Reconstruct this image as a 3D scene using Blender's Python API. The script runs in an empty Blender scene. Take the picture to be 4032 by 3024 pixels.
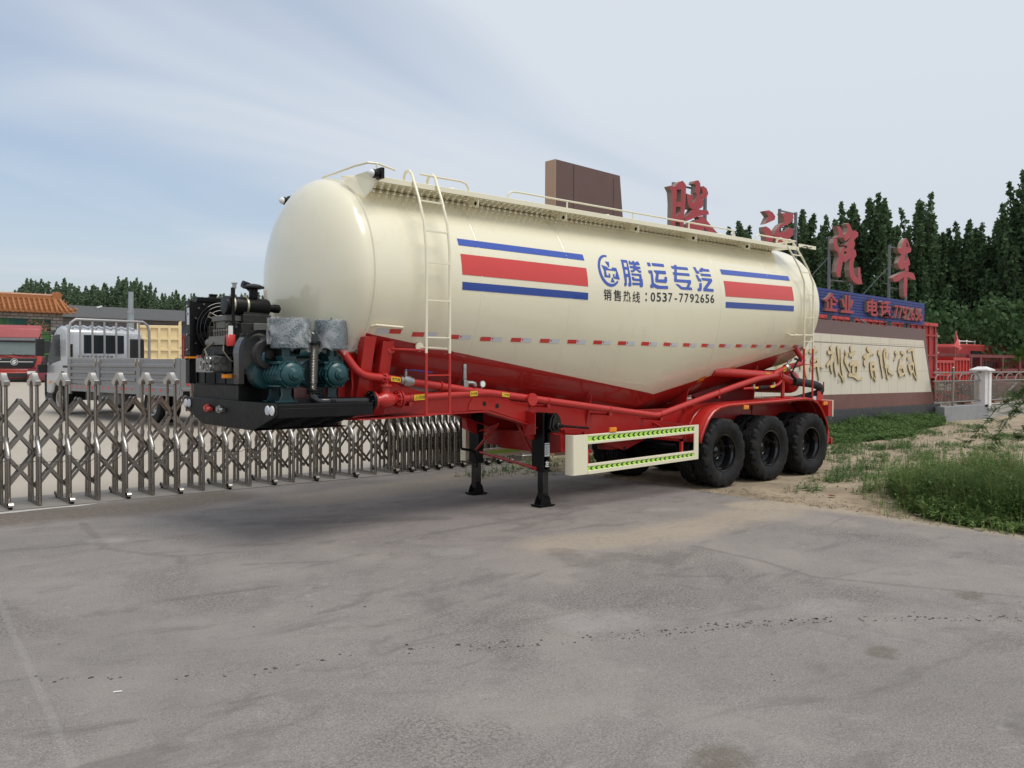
import bpy, bmesh, math, random
from mathutils import Vector, Matrix, noise as mnoise
random.seed(7)
C = bpy.context.scene
COL = C.collection
PI = math.pi
R_ = math.radians

# ---------------------------------------------------------------- camera, sky, sun, exposure
def cam_axes(yaw, pitch, roll):
    F = Vector((math.sin(yaw)*math.cos(pitch), math.cos(yaw)*math.cos(pitch), math.sin(pitch)))
    R = Vector((math.cos(yaw), -math.sin(yaw), 0.0))
    U = R.cross(F)
    c, s = math.cos(roll), math.sin(roll)
    return c*R + s*U, -s*R + c*U, F
CR, CU, CF = cam_axes(0.7133, -0.0219, 0.0041)
CP = Vector((-11.7515, -9.5524, 1.9574))
cd = bpy.data.cameras.new("camera")
cam = bpy.data.objects.new("camera", cd); COL.objects.link(cam)
cd.sensor_width = 36.0; cd.lens = 3429.3*36/4032
cd.clip_start = 0.05; cd.clip_end = 4000
cam.matrix_world = Matrix(((CR.x, CU.x, -CF.x, CP.x), (CR.y, CU.y, -CF.y, CP.y), (CR.z, CU.z, -CF.z, CP.z), (0, 0, 0, 1)))
C.camera = cam
C.view_settings.view_transform = 'Standard'
C.view_settings.look = 'None'
C.view_settings.exposure = 0.64
C.view_settings.gamma = 1.0

SUN = Vector((0.12, -0.50, 1.0)).normalized()
SUN_EL = math.asin(SUN.z); SUN_ROT = math.atan2(SUN.x, SUN.y)
w = bpy.data.worlds.new("World"); C.world = w; w.use_nodes = True
nt = w.node_tree; nt.nodes.clear()
def wn(t): return nt.nodes.new(t)
out = wn('ShaderNodeOutputWorld'); bg = wn('ShaderNodeBackground'); bg.inputs['Strength'].default_value = 0.1
sky = wn('ShaderNodeTexSky'); sky.sky_type = 'NISHITA'; sky.sun_disc = False
sky.sun_elevation = SUN_EL; sky.sun_rotation = SUN_ROT; sky.air_density = 1.0; sky.dust_density = 2.5; sky.ozone_density = 1.0
tc = wn('ShaderNodeTexCoord'); sep = wn('ShaderNodeSeparateXYZ'); nt.links.new(tc.outputs['Generated'], sep.inputs[0])
def wmath(op, a, b=None):
    n = wn('ShaderNodeMath'); n.operation = op
    for i, v in enumerate((a, b)):
        if v is None: continue
        if isinstance(v, (int, float)): n.inputs[i].default_value = v
        else: nt.links.new(v, n.inputs[i])
    return n.outputs[0]
zz = wmath('ADD', wmath('MAXIMUM', sep.outputs[2], 0.0), 0.18)
cx_ = wmath('DIVIDE', sep.outputs[0], zz); cy_ = wmath('DIVIDE', sep.outputs[1], zz)
comb = wn('ShaderNodeCombineXYZ'); nt.links.new(cx_, comb.inputs[0]); nt.links.new(cy_, comb.inputs[1])
mp = wn('ShaderNodeMapping'); nt.links.new(comb.outputs[0], mp.inputs[0]); mp.inputs['Rotation'].default_value = (0, 0, R_(-28)); mp.inputs['Scale'].default_value = (0.55, 1.35, 1); mp.inputs['Location'].default_value = (1.25, 0.4, 0)
nz = wn('ShaderNodeTexNoise'); nt.links.new(mp.outputs[0], nz.inputs['Vector']); nz.inputs['Scale'].default_value = 0.95; nz.inputs['Detail'].default_value = 3.0; nz.inputs['Roughness'].default_value = 0.5; nz.inputs['Distortion'].default_value = 0.7
# thin cloud sheet, broken only towards world +y
side = wn('ShaderNodeMapRange'); nt.links.new(sep.outputs[1], side.inputs[0]); side.inputs[1].default_value = 0.95; side.inputs[2].default_value = 0.55; side.inputs[3].default_value = -0.05; side.inputs[4].default_value = 0.42
cm = wn('ShaderNodeMapRange'); nt.links.new(wmath('ADD', nz.outputs[0], side.outputs[0]), cm.inputs[0]); cm.inputs[1].default_value = 0.34; cm.inputs[2].default_value = 0.78; cm.interpolation_type = 'SMOOTHSTEP'
cm.inputs[3].default_value = 0.30; cm.inputs[4].default_value = 0.97
hz_ = wn('ShaderNodeMapRange'); nt.links.new(sep.outputs[2], hz_.inputs[0]); hz_.inputs[1].default_value = 0.0; hz_.inputs[2].default_value = 0.30; hz_.inputs[3].default_value = 0.75; hz_.inputs[4].default_value = 0.0
mask = wmath('MAXIMUM', cm.outputs[0], hz_.outputs[0])
CLOUD = (5.7, 6.25, 7.2, 1)
ccol = wn('ShaderNodeMix'); ccol.data_type = 'RGBA'
nt.links.new(hz_.outputs[0], ccol.inputs[0]); ccol.inputs[6].default_value = (4.5, 4.85, 5.3, 1); ccol.inputs[7].default_value = (3.85, 4.2, 4.7, 1)
mixc = wn('ShaderNodeMix'); mixc.data_type = 'RGBA'
nt.links.new(mask, mixc.inputs[0]); nt.links.new(sky.outputs[0], mixc.inputs[6]); nt.links.new(ccol.outputs[2], mixc.inputs[7])
nt.links.new(mixc.outputs[2], bg.inputs['Color']); nt.links.new(bg.outputs[0], out.inputs[0])

sl = bpy.data.lights.new("sun", 'SUN'); sl.energy = 1.35; sl.angle = R_(34.0); sl.color = (1.0, 0.955, 0.88)
so = bpy.data.objects.new("sun", sl); COL.objects.link(so)
so.rotation_euler = SUN.to_track_quat('Z', 'Y').to_euler(); so.location = (0, 0, 60)

# ---------------------------------------------------------------- helpers
class MB:
    """collects faces, then becomes ONE mesh object"""
    def __init__(s): s.v = []; s.f = []; s.mi = []; s.T = None
    def tr(s, M): s.T = M; return s
    def add(s, vs, fs, m=0):
        o = len(s.v)
        if s.T is not None: vs = [tuple(s.T @ Vector(v)) for v in vs]
        s.v += [tuple(v) for v in vs]; s.f += [tuple(i+o for i in f) for f in fs]; s.mi += [m]*len(fs); return s
    def box(s, x0, x1, y0, y1, z0, z1, m=0):
        if x0 > x1: x0, x1 = x1, x0
        if y0 > y1: y0, y1 = y1, y0
        if z0 > z1: z0, z1 = z1, z0
        return s.add([(x0,y0,z0),(x1,y0,z0),(x1,y1,z0),(x0,y1,z0),(x0,y0,z1),(x1,y0,z1),(x1,y1,z1),(x0,y1,z1)],
            [(0,3,2,1),(4,5,6,7),(0,1,5,4),(1,2,6,5),(2,3,7,6),(3,0,4,7)], m)
    def bar(s, a, b, w, h, up=(0,0,1), m=0):
        a = Vector(a); b = Vector(b); d = (b-a).normalized(); u = Vector(up)
        if abs(d.dot(u)) > .98: u = Vector((1,0,0))
        r = d.cross(u).normalized(); u = r.cross(d)
        vs = []
        for p in (a, b):
            for i, j in ((-1,-1),(1,-1),(1,1),(-1,1)): vs.append(p + r*(i*w/2) + u*(j*h/2))
        return s.add(vs, [(0,1,2,3),(7,6,5,4),(0,4,5,1),(1,5,6,2),(2,6,7,3),(3,7,4,0)], m)
    def tube(s, pts, r, n=8, m=0, caps=True, closed=False):
        P = [Vector(p) for p in pts]; k = len(P)
        rr = r if isinstance(r, (list, tuple)) else [r]*k
        prev = None; vs = []
        for i in range(k):
            if closed: d = P[(i+1) % k] - P[i-1]
            else: d = P[min(i+1, k-1)] - P[max(i-1, 0)]
            d.normalize()
            if prev is None:
                q = Vector((0,0,1)) if abs(d.z) < .9 else Vector((1,0,0))
                u = d.cross(q).normalized()
            else:
                u = prev - d*prev.dot(d)
                u = u.normalized() if u.length > 1e-6 else d.orthogonal().normalized()
            prev = u; v = d.cross(u)
            # keep the section true on mitred bends
            k2 = 1.0
            if 0 < i < k-1 and not closed:
                a = (P[i]-P[i-1]).normalized(); b = (P[i+1]-P[i]).normalized(); k2 = 1/max(.5, math.sqrt(max(0.0, (1+a.dot(b))/2)))
                k2 = min(k2, 1.15)
            for j in range(n):
                t = 2*PI*j/n; vs.append(P[i] + (u*math.cos(t) + v*math.sin(t))*rr[i]*k2)
        fs = []
        for i in range(k if closed else k-1):
            for j in range(n):
                a = i*n+j; b = i*n+(j+1) % n; i2 = (i+1) % k
                fs.append((a, b, i2*n+(j+1) % n, i2*n+j))
        if caps and not closed:
            fs.append(tuple(reversed(range(n)))); fs.append(tuple(range((k-1)*n, k*n)))
        return s.add(vs, fs, m)
    def lathe(s, prof, o=(0,0,0), ax=(0,0,1), n=24, m=0, cap=True, radf=None):
        """prof: (radius, height) along ax from o"""
        o = Vector(o); a = Vector(ax).normalized(); u = a.orthogonal().normalized(); v = a.cross(u); vs = []
        for i, (r, h) in enumerate(prof):
            for j in range(n):
                t = 2*PI*j/n
                r2, h2 = (r, h) if radf is None else radf(i, j, r, h)
                vs.append(o + a*h2 + (u*math.cos(t) + v*math.sin(t))*r2)
        fs = []
        for i in range(len(prof)-1):
            for j in range(n): fs.append((i*n+j, i*n+(j+1) % n, (i+1)*n+(j+1) % n, (i+1)*n+j))
        if cap:
            fs.append(tuple(reversed(range(n)))); fs.append(tuple(range((len(prof)-1)*n, len(prof)*n)))
        return s.add(vs, fs, m)
    def cyl(s, a, b, r, n=16, m=0):
        a = Vector(a); b = Vector(b)
        return s.lathe([(r, 0), (r, (b-a).length)], a, b-a, n, m)
    def prism(s, poly, f0, f1, m=0):
        """poly: 2D points; f0/f1 map (u,v) -> 3D for the two faces"""
        n = len(poly); vs = [f0(*p) for p in poly] + [f1(*p) for p in poly]
        return s.add(vs, [tuple(reversed(range(n))), tuple(range(n, 2*n))] + [(i, (i+1) % n, n+(i+1) % n, n+i) for i in range(n)], m)
    def pxz(s, poly, y0, y1, m=0): return s.prism(poly, lambda u, v: (u, y0, v), lambda u, v: (u, y1, v), m)
    def pyz(s, poly, x0, x1, m=0): return s.prism(poly, lambda u, v: (x0, u, v), lambda u, v: (x1, u, v), m)
    def pxy(s, poly, z0, z1, m=0): return s.prism(poly, lambda u, v: (u, v, z0), lambda u, v: (u, v, z1), m)
    def ball(s, c, r, n=12, k=8, m=0, sq=(1,1,1)):
        prof = [(max(1e-4, math.sin(PI*i/k)), -math.cos(PI*i/k)) for i in range(k+1)]
        b = MB().lathe(prof, n=n, cap=False)
        return s.add([(c[0]+v[0]*r*sq[0], c[1]+v[1]*r*sq[1], c[2]+v[2]*r*sq[2]) for v in b.v], b.f, m)
    def build(s, name, mats, parent=None, smooth=35, bevel=0, fixn=True):
        me = bpy.data.meshes.new(name); me.from_pydata(s.v, [], s.f)
        ms = mats if isinstance(mats, (list, tuple)) else [mats]
        for m_ in ms: me.materials.append(m_)
        if len(ms) > 1: me.polygons.foreach_set('material_index', s.mi)
        if fixn and len(s.f) < 60000:
            bm = bmesh.new(); bm.from_mesh(me); bmesh.ops.recalc_face_normals(bm, faces=bm.faces); bm.to_mesh(me); bm.free()
        if smooth:
            me.polygons.foreach_set('use_smooth', [True]*len(me.polygons)); me.set_sharp_from_angle(angle=R_(smooth))
        me.update()
        o = bpy.data.objects.new(name, me); COL.objects.link(o)
        if parent is not None: attach(o, parent)
        if bevel:
            b = o.modifiers.new("bevel", 'BEVEL'); b.width = bevel; b.segments = 2; b.limit_method = 'ANGLE'; b.angle_limit = R_(40); b.harden_normals = False
        return o
WM = {}
def attach(o, parent):
    """parent while leaving the world coordinates the mesh was written in"""
    o.parent = parent
    o.matrix_parent_inverse = WM[parent.name].inverted() if parent.name in WM else Matrix()
def tag(o, label=None, cat=None, group=None, kind=None):
    for k, v in (('label', label), ('category', cat), ('group', group), ('kind', kind)):
        if v: o[k] = v
    return o
def thing(name, label, cat, loc=(0,0,0), rz=0, group=None, local=False):
    """Empty at a thing's base; local=True: children are written in the thing's own frame"""
    o = bpy.data.objects.new(name, None); COL.objects.link(o); o.empty_display_size = .2
    o.location = loc; o.rotation_euler = (0, 0, rz)
    if not local: WM[o.name] = Matrix.Translation(Vector(loc)) @ Matrix.Rotation(rz, 4, 'Z')
    return tag(o, label, cat, group)
def copy_tree(o, parent=None):
    c = o.copy(); COL.objects.link(c)
    if parent is not None: c.parent = parent
    for ch in list(o.children): copy_tree(ch, c)
    return c

# ---------------------------------------------------------------- materials
def pb(name):
    m = bpy.data.materials.new(name); m.use_nodes = True; t = m.node_tree
    return m, t, t.nodes['Principled BSDF']
def lk(t, a, b): t.links.new(a, b)
def node(t, typ, **kw):
    n = t.nodes.new(typ)
    for k, v in kw.items():
        if k.startswith('i_'): n.inputs[int(k[2:])].default_value = v
        else: setattr(n, k, v)
    return n
def mth(t, op, a, b=None, clamp=False):
    n = t.nodes.new('ShaderNodeMath'); n.operation = op; n.use_clamp = clamp
    for i, v in enumerate((a, b)):
        if v is None: continue
        if isinstance(v, (int, float)): n.inputs[i].default_value = v
        else: lk(t, v, n.inputs[i])
    return n.outputs[0]
def mrange(t, v, a, b, c=0.0, d=1.0, smooth=True):
    n = t.nodes.new('ShaderNodeMapRange'); lk(t, v, n.inputs[0])
    for i, x in enumerate((a, b, c, d)): n.inputs[i+1].default_value = x
    if smooth: n.interpolation_type = 'SMOOTHSTEP'
    return n.outputs[0]
def mixc_(t, f, a, b):
    n = t.nodes.new('ShaderNodeMix'); n.data_type = 'RGBA'
    if isinstance(f, (int, float)): n.inputs[0].default_value = f
    else: lk(t, f, n.inputs[0])
    for i, v in ((6, a), (7, b)):
        if isinstance(v, (tuple, list)): n.inputs[i].default_value = (*v[:3], 1)
        else: lk(t, v, n.inputs[i])
    return n.outputs[2]
def coords(t, which='Object'):
    return t.nodes.new('ShaderNodeTexCoord').outputs[which]
def noise_(t, vec, scale, detail=4, rough=.55, dist=0, stretch=None):
    if stretch:
        mp = t.nodes.new('ShaderNodeMapping'); lk(t, vec, mp.inputs[0]); mp.inputs['Scale'].default_value = stretch; vec = mp.outputs[0]
    n = t.nodes.new('ShaderNodeTexNoise'); lk(t, vec, n.inputs['Vector'])
    n.inputs['Scale'].default_value = scale; n.inputs['Detail'].default_value = detail; n.inputs['Roughness'].default_value = rough; n.inputs['Distortion'].default_value = dist
    return n.outputs[0]
def bump_(t, b, h, strength=.2, dist=.01):
    n = t.nodes.new('ShaderNodeBump'); n.inputs['Strength'].default_value = strength; n.inputs['Distance'].default_value = dist
    lk(t, h, n.inputs['Height']); lk(t, n.outputs[0], b.inputs['Normal'])
MATS = {}
def mat(name, col, rough=.5, metal=0., var=.12, vs=6., bump=0., bs=40., coat=0., dust=0., trans=0.):
    if name in MATS: return MATS[name]
    m, t, b = pb(name); co = coords(t)
    n1 = noise_(t, co, vs, 5, .6)
    c = mixc_(t, n1, tuple(x*(1-var) for x in col), tuple(min(1, x*(1+var)) for x in col))
    if dust:
        n2 = noise_(t, co, vs*.6, 6, .65)
        c = mixc_(t, mrange(t, n2, .45, .75, 0, dust), c, (.33, .28, .22))
    lk(t, c, b.inputs['Base Color'])
    r = mrange(t, noise_(t, co, vs*2.3, 4), .25, .75, max(.03, rough*.8), min(1, rough*1.2), False); lk(t, r, b.inputs['Roughness'])
    b.inputs['Metallic'].default_value = metal
    if coat: b.inputs['Coat Weight'].default_value = coat; b.inputs['Coat Roughness'].default_value = .06
    if bump: bump_(t, b, noise_(t, co, bs, 4), bump)
    MATS[name] = m; return m
CREAM = (.82, .765, .575); RED = (.42, .014, .012)
M_cream = mat('cream_paint', CREAM, .3, 0, .04, 2, .03, 9, .3)
M_red = mat('red_paint', RED, .36, 0, .14, 3, .05, 14, .2, dust=.10)
M_redpipe = mat('red_pipe_paint', (.47, .022, .017), .34, 0, .10, 4, .05, 20, .25)
M_black = mat('black_paint', (.006, .006, .0065), .42, 0, .3, 5, .1, 30, 0, dust=.02)
M_blackgloss = mat('black_gloss', (.006, .006, .007), .16, 0, .2, 5, 0, 30, .4)
M_rubber = mat('tyre_rubber', (.011, .011, .012), .66, 0, .3, 9, .15, 60, 0, dust=.06)
M_steel = mat('steel', (.45, .44, .42), .33, 1, .12, 9, .05, 50)
M_zinc = mat('zinc_plate', (.5, .46, .34), .4, .9, .2, 12, .1, 50)
M_stain = mat('stainless_gate', (.36, .33, .295), .25, 1, .16, 5, .05, 30)
M_stainb = mat('stainless_brushed', (.44, .41, .38), .36, 1, .14, 7, .1, 90)
M_green = mat('blower_green', (.010, .062, .068), .36, 0, .2, 6, .12, 60, .2)
M_iron = mat('engine_iron', (.030, .030, .027), .55, .3, .35, 14, .3, 40)
M_greyp = mat('engine_grey', (.13, .13, .12), .5, .2, .25, 12, .2, 50)
M_orange = mat('amber_lens', (.85, .28, .02), .3, 0, .08, 9, 0, 9, .4)
M_white = mat('white_plastic', (.78, .78, .76), .35, 0, .06, 8)
M_yellow = mat('yellow_sticker', (.78, .52, .03), .45, 0, .12, 20)
for k_ in ('black_paint', 'tyre_rubber'): MATS[k_].node_tree.nodes['Principled BSDF'].inputs['Specular IOR Level'].default_value = .25
M_ink = mat('black_ink', (.012, .011, .01), .4, 0, .1, 9)
M_blue = mat('blue_vinyl', (.035, .085, .42), .3, 0, .06, 5, 0, 9, .3)
M_bluedk = mat('blue_vinyl_deep', (.01, .05, .29), .22, 0, .06, 5, 0, 9, .4)
M_redv = mat('red_vinyl', (.62, .05, .042), .33, 0, .06, 5, 0, 9, .25)
M_reflw = mat('white_reflector', (.62, .64, .68), .35, 0, .06, 30)
M_lime = mat('lime_reflector', (.48, .80, .12), .35, 0, .06, 20)
# ================================================================ TANKER SEMI-TRAILER (x: front - to rear +, near side y<0)
XF, XV, XRR, ZT = -6.55, -1.45, 2.9, 4.18
def tsec(x):
    if x < XV: u = (x-XF)/(XV-XF); a0, c0, b0 = 1.197, 2.985, 1.79
    else: u = (x-XRR)/(XV-XRR); a0, c0, b0 = 1.13, 3.05, 1.92
    u = min(max(u, 0), 1)
    return a0+(1.225-a0)*u, c0+(2.96-c0)*u, b0+(1.06-b0)*u
def ysurf(x, z, off=0):
    a, c, b = tsec(x); h = (ZT-c) if z > c else (c-b)
    t = 1-((z-c)/h)**2
    return -(a*math.sqrt(max(t, 0)) + off)
def tank_paint():
    m, t, b = pb('tank_paint'); co = coords(t)
    sp = node(t, 'ShaderNodeSeparateXYZ'); lk(t, co, sp.inputs[0]); X, Y, Z = sp.outputs
    z1 = mth(t, 'SUBTRACT', 2.31, mth(t, 'MULTIPLY', mth(t, 'ADD', X, 6.52), .1513))
    z2 = mth(t, 'ADD', 1.50, mth(t, 'MULTIPLY', mth(t, 'ADD', X, 1.3), .196))
    below = mth(t, 'MULTIPLY', mth(t, 'LESS_THAN', Z, mth(t, 'MAXIMUM', z1, z2)), mth(t, 'GREATER_THAN', X, -6.545))
    n1 = noise_(t, co, .9, 4, .55); n2 = noise_(t, co, 5, 5, .65, .3, (1, 1, .35))
    cream = mixc_(t, n1, tuple(x*.965 for x in CREAM), tuple(x*1.025 for x in CREAM))
    cream = mixc_(t, mrange(t, n2, .54, .78, 0, .16), cream, (.46, .41, .31))
    red = mixc_(t, n1, (.34, .013, .010), (.43, .019, .014))
    red = mixc_(t, mrange(t, n2, .55, .8, 0, .22), red, (.42, .14, .10))
    lk(t, mixc_(t, below, cream, red), b.inputs['Base Color'])
    lk(t, mrange(t, noise_(t, co, 1.6, 4), .3, .7, .28, .42, False), b.inputs['Roughness'])
    b.inputs['Coat Weight'].default_value = .85; b.inputs['Coat Roughness'].default_value = .035
    bump_(t, b, noise_(t, co, 1.1, 2), .035, .02)
    return m
M_tank = tank_paint()

TR = thing('tanker_trailer', 'cream and red bulk powder tanker trailer on black landing legs', 'tanker trailer', (0,0,0))
def section(x, s=1.0, n=112, x0=None):
    a, c, b = tsec(x0 if x0 is not None else x); cc = (ZT+b)/2; pts = []
    for j in range(n):
        th = 2*PI*j/n; y = a*math.cos(th); z = c + ((ZT-c) if math.sin(th) > 0 else (c-b))*math.sin(th)
        pts.append((x, y*s, cc+(z-cc)*s))
    return pts
def tank():
    n = 112; rings = []
    for k in range(1, 15):                                         # front dished head
        ph = PI/2*k/15; s = math.sin(ph)**.8; rings.append(section(XF-.07-.40*math.cos(ph)**1.15, max(s, .02), n, XF))
    xs = [XF-.07, XF]
    st = 22
    xs += [XF+(XV-XF)*i/st for i in range(1, st+1)] + [XV+(XRR-XV)*i/18 for i in range(1, 19)] + [XRR+.05]
    for x in xs: rings.append(section(x, 1, n))
    for k in range(14, 0, -1):
        ph = PI/2*k/15; s = math.sin(ph)**.85; rings.append(section(XRR+.05+.45*math.cos(ph)**1.1, max(s, .02), n, XRR))
    m = MB(); vs = [p for r in rings for p in r]; fs = []
    for i in range(len(rings)-1):
        for j in range(n): fs.append((i*n+j, i*n+(j+1) % n, (i+1)*n+(j+1) % n, (i+1)*n+j))
    fs.append(tuple(range(n))); fs.append(tuple(range((len(rings)-1)*n, len(rings)*n)))
    m.add(vs, fs)
    return m.build('tank', M_tank, TR, 60)
TANK = tank()
def ring(x, r, w, name='weld_seam', mt=None):
    m = MB(); n = 112; prof = [(x-w, .0005), (x-w*.5, r), (x+w*.5, r), (x+w, .0005)]; vs = []
    for xx, d in prof:
        a, c, b = tsec(xx)
        for j in range(n):
            th = 2*PI*j/n; vs.append((xx, (a+d)*math.cos(th), c+((ZT-c) if math.sin(th) > 0 else (c-b))*math.sin(th)*(1+d)))
    m.add(vs, [(i*n+j, i*n+(j+1) % n, (i+1)*n+(j+1) % n, (i+1)*n+j) for i in range(3) for j in range(n)])
    return m.build(name, mt or M_tank, TANK, 30)
ring(-6.535, .016, .022, 'head_flange')
for x in (-5.02, -3.5, -.1, 1.4, 2.86): ring(x, .0035, .014)

# ---- decals laid on the tank's skin
def on_tank(m, name, mt, off=.004, dz=.05, group=None, label=None):
    """m: flat mesh in (x, z) with y ignored -> sliced and wrapped onto the skin"""
    me = bpy.data.meshes.new(name); me.from_pydata(m.v, [], m.f); bm = bmesh.new(); bm.from_mesh(me)
    zs = [v.co.z for v in bm.verts]; z = min(zs)+dz
    while z < max(zs):
        bmesh.ops.bisect_plane(bm, geom=bm.verts[:]+bm.edges[:]+bm.faces[:], plane_co=(0,0,z), plane_no=(0,0,1)); z += dz
    xs = [v.co.x for v in bm.verts]; x = math.floor(min(xs))+.5
    while x < max(xs):
        if x > min(xs): bmesh.ops.bisect_plane(bm, geom=bm.verts[:]+bm.edges[:]+bm.faces[:], plane_co=(x,0,0), plane_no=(1,0,0))
        x += .5
    for v in bm.verts: v.co.y = ysurf(v.co.x, v.co.z, off+abs(v.co.y))
    bmesh.ops.recalc_face_normals(bm, faces=bm.faces)
    bm.to_mesh(me); bm.free()
    for mm in (mt if isinstance(mt, list) else [mt]): me.materials.append(mm)
    me.polygons.foreach_set('use_smooth', [True]*len(me.polygons))
    o = bpy.data.objects.new(name, me); COL.objects.link(o); o.parent = TANK
    if label: o['label'] = label
    return o
def flat(polys): 
    m = MB()
    for p in polys: m.add([(u, 0, v) for u, v in p], [tuple(range(len(p)))])
    return m
def rect(x0, x1, z0, z1, s=0.): return [(x0, z0), (x1, z0+s), (x1, z1+s), (x0, z1)]
for x0, x1, up, sl_ in ((-5.325, -3.17, 0, -.012), (.015, 2.10, .028, .035)):
    on_tank(flat([rect(x0, x1, 3.405+up, 3.49+up, sl_)]), 'blue_stripe', M_blue, label='upper blue stripe decal')
    on_tank(flat([rect(x0, x1, 3.045+up, 3.298+up, sl_)]), 'red_stripe', M_redv)
    on_tank(flat([rect(x0, x1, 2.862+up, 2.958+up, sl_)]), 'blue_stripe', M_bluedk, label='lower blue stripe decal')

def text_mesh(body, size=1.0, offset=0.0, extrude=0.0, align='LEFT', space=1.0):
    """vertices/faces of lettering in the (x, y) plane"""
    cu = bpy.data.curves.new('lettering', 'FONT'); cu.body = body; cu.size = size; cu.offset = offset; cu.extrude = extrude
    cu.align_x = align; cu.resolution_u = 3; cu.space_character = space
    o = bpy.data.objects.new('lettering', cu); COL.objects.link(o)
    dg = bpy.context.evaluated_depsgraph_get(); me = o.evaluated_get(dg).to_mesh()
    vs = [tuple(v.co) for v in me.vertices]; fs = [tuple(p.vertices) for p in me.polygons]
    o.evaluated_get(dg).to_mesh_clear(); bpy.data.objects.remove(o); bpy.data.curves.remove(cu)
    return vs, fs
def fit_text(body, x0, x1, z0, z1, offset=0.0, extrude=0.0):
    """lettering scaled into the box x0..x1, z0..z1 -> verts as (u, depth, v)"""
    vs, fs = text_mesh(body, 1.0, offset, extrude)
    if not vs: return [], []
    ax, bx = min(v[0] for v in vs), max(v[0] for v in vs); ay, by = min(v[1] for v in vs), max(v[1] for v in vs)
    return [(x0+(v[0]-ax)/(bx-ax)*(x1-x0), v[2], z0+(v[1]-ay)/(by-ay)*(z1-z0)) for v in vs], fs
m = MB()
def toskin(X, Y):
    y = -1.2
    for _ in range(40):
        r = CF + CR*((X-2016)/3429.3) + CU*((1512-Y)/3429.3); p = CP+r*((y-CP.y)/r.y); y = .5*y+.5*ysurf(p.x, p.z)
    return (p.x, 0, p.z)
for org, sc, polys in (((2430, 1000), 5.0095, (
    [(65,108),(193,122),(207,175),(82,165)], [(80,165),(122,172),(140,250),(165,390),(185,450),(190,610),(175,635),(142,635),(135,572),(150,570),(130,420),(105,280)],
    [(180,170),(207,175),(240,330),(268,480),(280,600),(278,625),(262,640),(222,636),(216,572),(232,570),(222,450),(195,270)], [(140,250),(197,258),(205,310),(150,305)], [(165,390),(213,390),(223,450),(178,450)],
    [(222,132),(250,134),(258,158),(292,160),(288,136),(330,140),(338,162),(370,165),(372,145),(410,150),(425,180),(432,180),(442,222),(360,212),(235,205),(225,170)],
    [(240,232),(300,238),(320,213),(357,213),(372,245),(445,252),(462,298),(385,290),(440,325),(468,330),(475,370),(425,365),(385,320),(355,322),(325,358),(270,356),(262,318),(305,318),(322,285),(255,275)],
    [(272,378),(470,395),(484,491),(440,489),(432,432),(285,420)], [(284,450),(330,452),(338,482),(495,492),(508,620),(498,650),(448,655),(440,612),(300,612),(295,562),(450,572),(440,535),(310,525),(295,500)],
    [(583,165),(640,170),(664,240),(605,238)], [(670,175),(908,198),(926,255),(695,232)], [(608,320),(685,326),(720,570),(770,605),(830,625),(998,632),(1002,690),(800,685),(755,670),(732,645),(710,668),(655,668),(650,606),(668,604),(676,570),(655,380),(622,378)],
    [(712,318),(950,335),(962,398),(815,388),(805,500),(915,502),(935,490),(928,450),(972,450),(985,530),(965,570),(760,555),(748,500),(765,385),(735,350)])),
  ((2620, 1030), 5.6, (
    [(115,95),(184,102),(192,158),(140,155)], [(238,107),(480,130),(502,190),(244,168)], [(155,232),(192,236),(192,292),(170,290)], [(246,240),(520,262),(538,320),(248,297)], [(182,72),(240,76),(248,300),(250,388),(195,445),(188,390),(192,160)],
    [(250,388),(555,408),(566,462),(545,510),(522,570),(462,562),(495,468),(195,445)], [(215,492),(290,500),(335,540),(370,558),(580,572),(586,630),(345,612)],
    [(603,118),(655,122),(695,200),(730,210),(750,268),(690,262),(665,240)], [(658,288),(708,294),(745,370),(775,380),(792,442),(735,436),(712,410)], [(748,470),(798,475),(796,600),(785,645),(712,650),(705,590),(738,585)],
    [(735,180),(768,160),(768,135),(822,138),(828,155),(950,172),(970,222),(825,212),(800,228),(752,224)], [(762,258),(988,278),(1004,330),(785,312)], [(790,356),(1015,376),(1028,432),(912,592),(1056,606),(1060,664),(838,648),(832,590),(945,425),(805,410)]))):
    for ip, p in enumerate(polys):
        q_ = [toskin(org[0]+a/sc, org[1]+b/sc) for a, b in p]; m.add([(v_[0], .00025*ip, v_[2]) for v_ in q_], [tuple(range(len(p)))])
on_tank(m, 'company_name', M_blue)
m = MB()
for ch, x0, x1 in (('销', -2.865, -2.705), ('售', -2.665, -2.505), ('热', -2.46, -2.305), ('线', -2.265, -2.105)): m.add(*fit_text(ch, x0, x1, 2.862, 3.022, .009))
m.add([(-1.985, 0, 2.895), (-1.955, 0, 2.895), (-1.955, 0, 2.925), (-1.985, 0, 2.925), (-1.985, 0, 2.985), (-1.955, 0, 2.985), (-1.955, 0, 3.015), (-1.985, 0, 3.015)], [(0,1,2,3), (4,5,6,7)])
for ch, x0 in zip('0537-7792656', [-1.87+i*.1335 for i in range(12)]):
    if ch == '-': m.add([(x0+.02, 0, 2.95), (x0+.075, 0, 2.95), (x0+.075, 0, 2.972), (x0+.02, 0, 2.972)], [(0,1,2,3)])
    else: m.add(*fit_text(ch, x0, x0+.10, 2.895+.0035*(x0+1.87)*10, 3.03+.0035*(x0+1.87)*10, .012))
on_tank(m, 'phone_number', M_ink)
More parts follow.
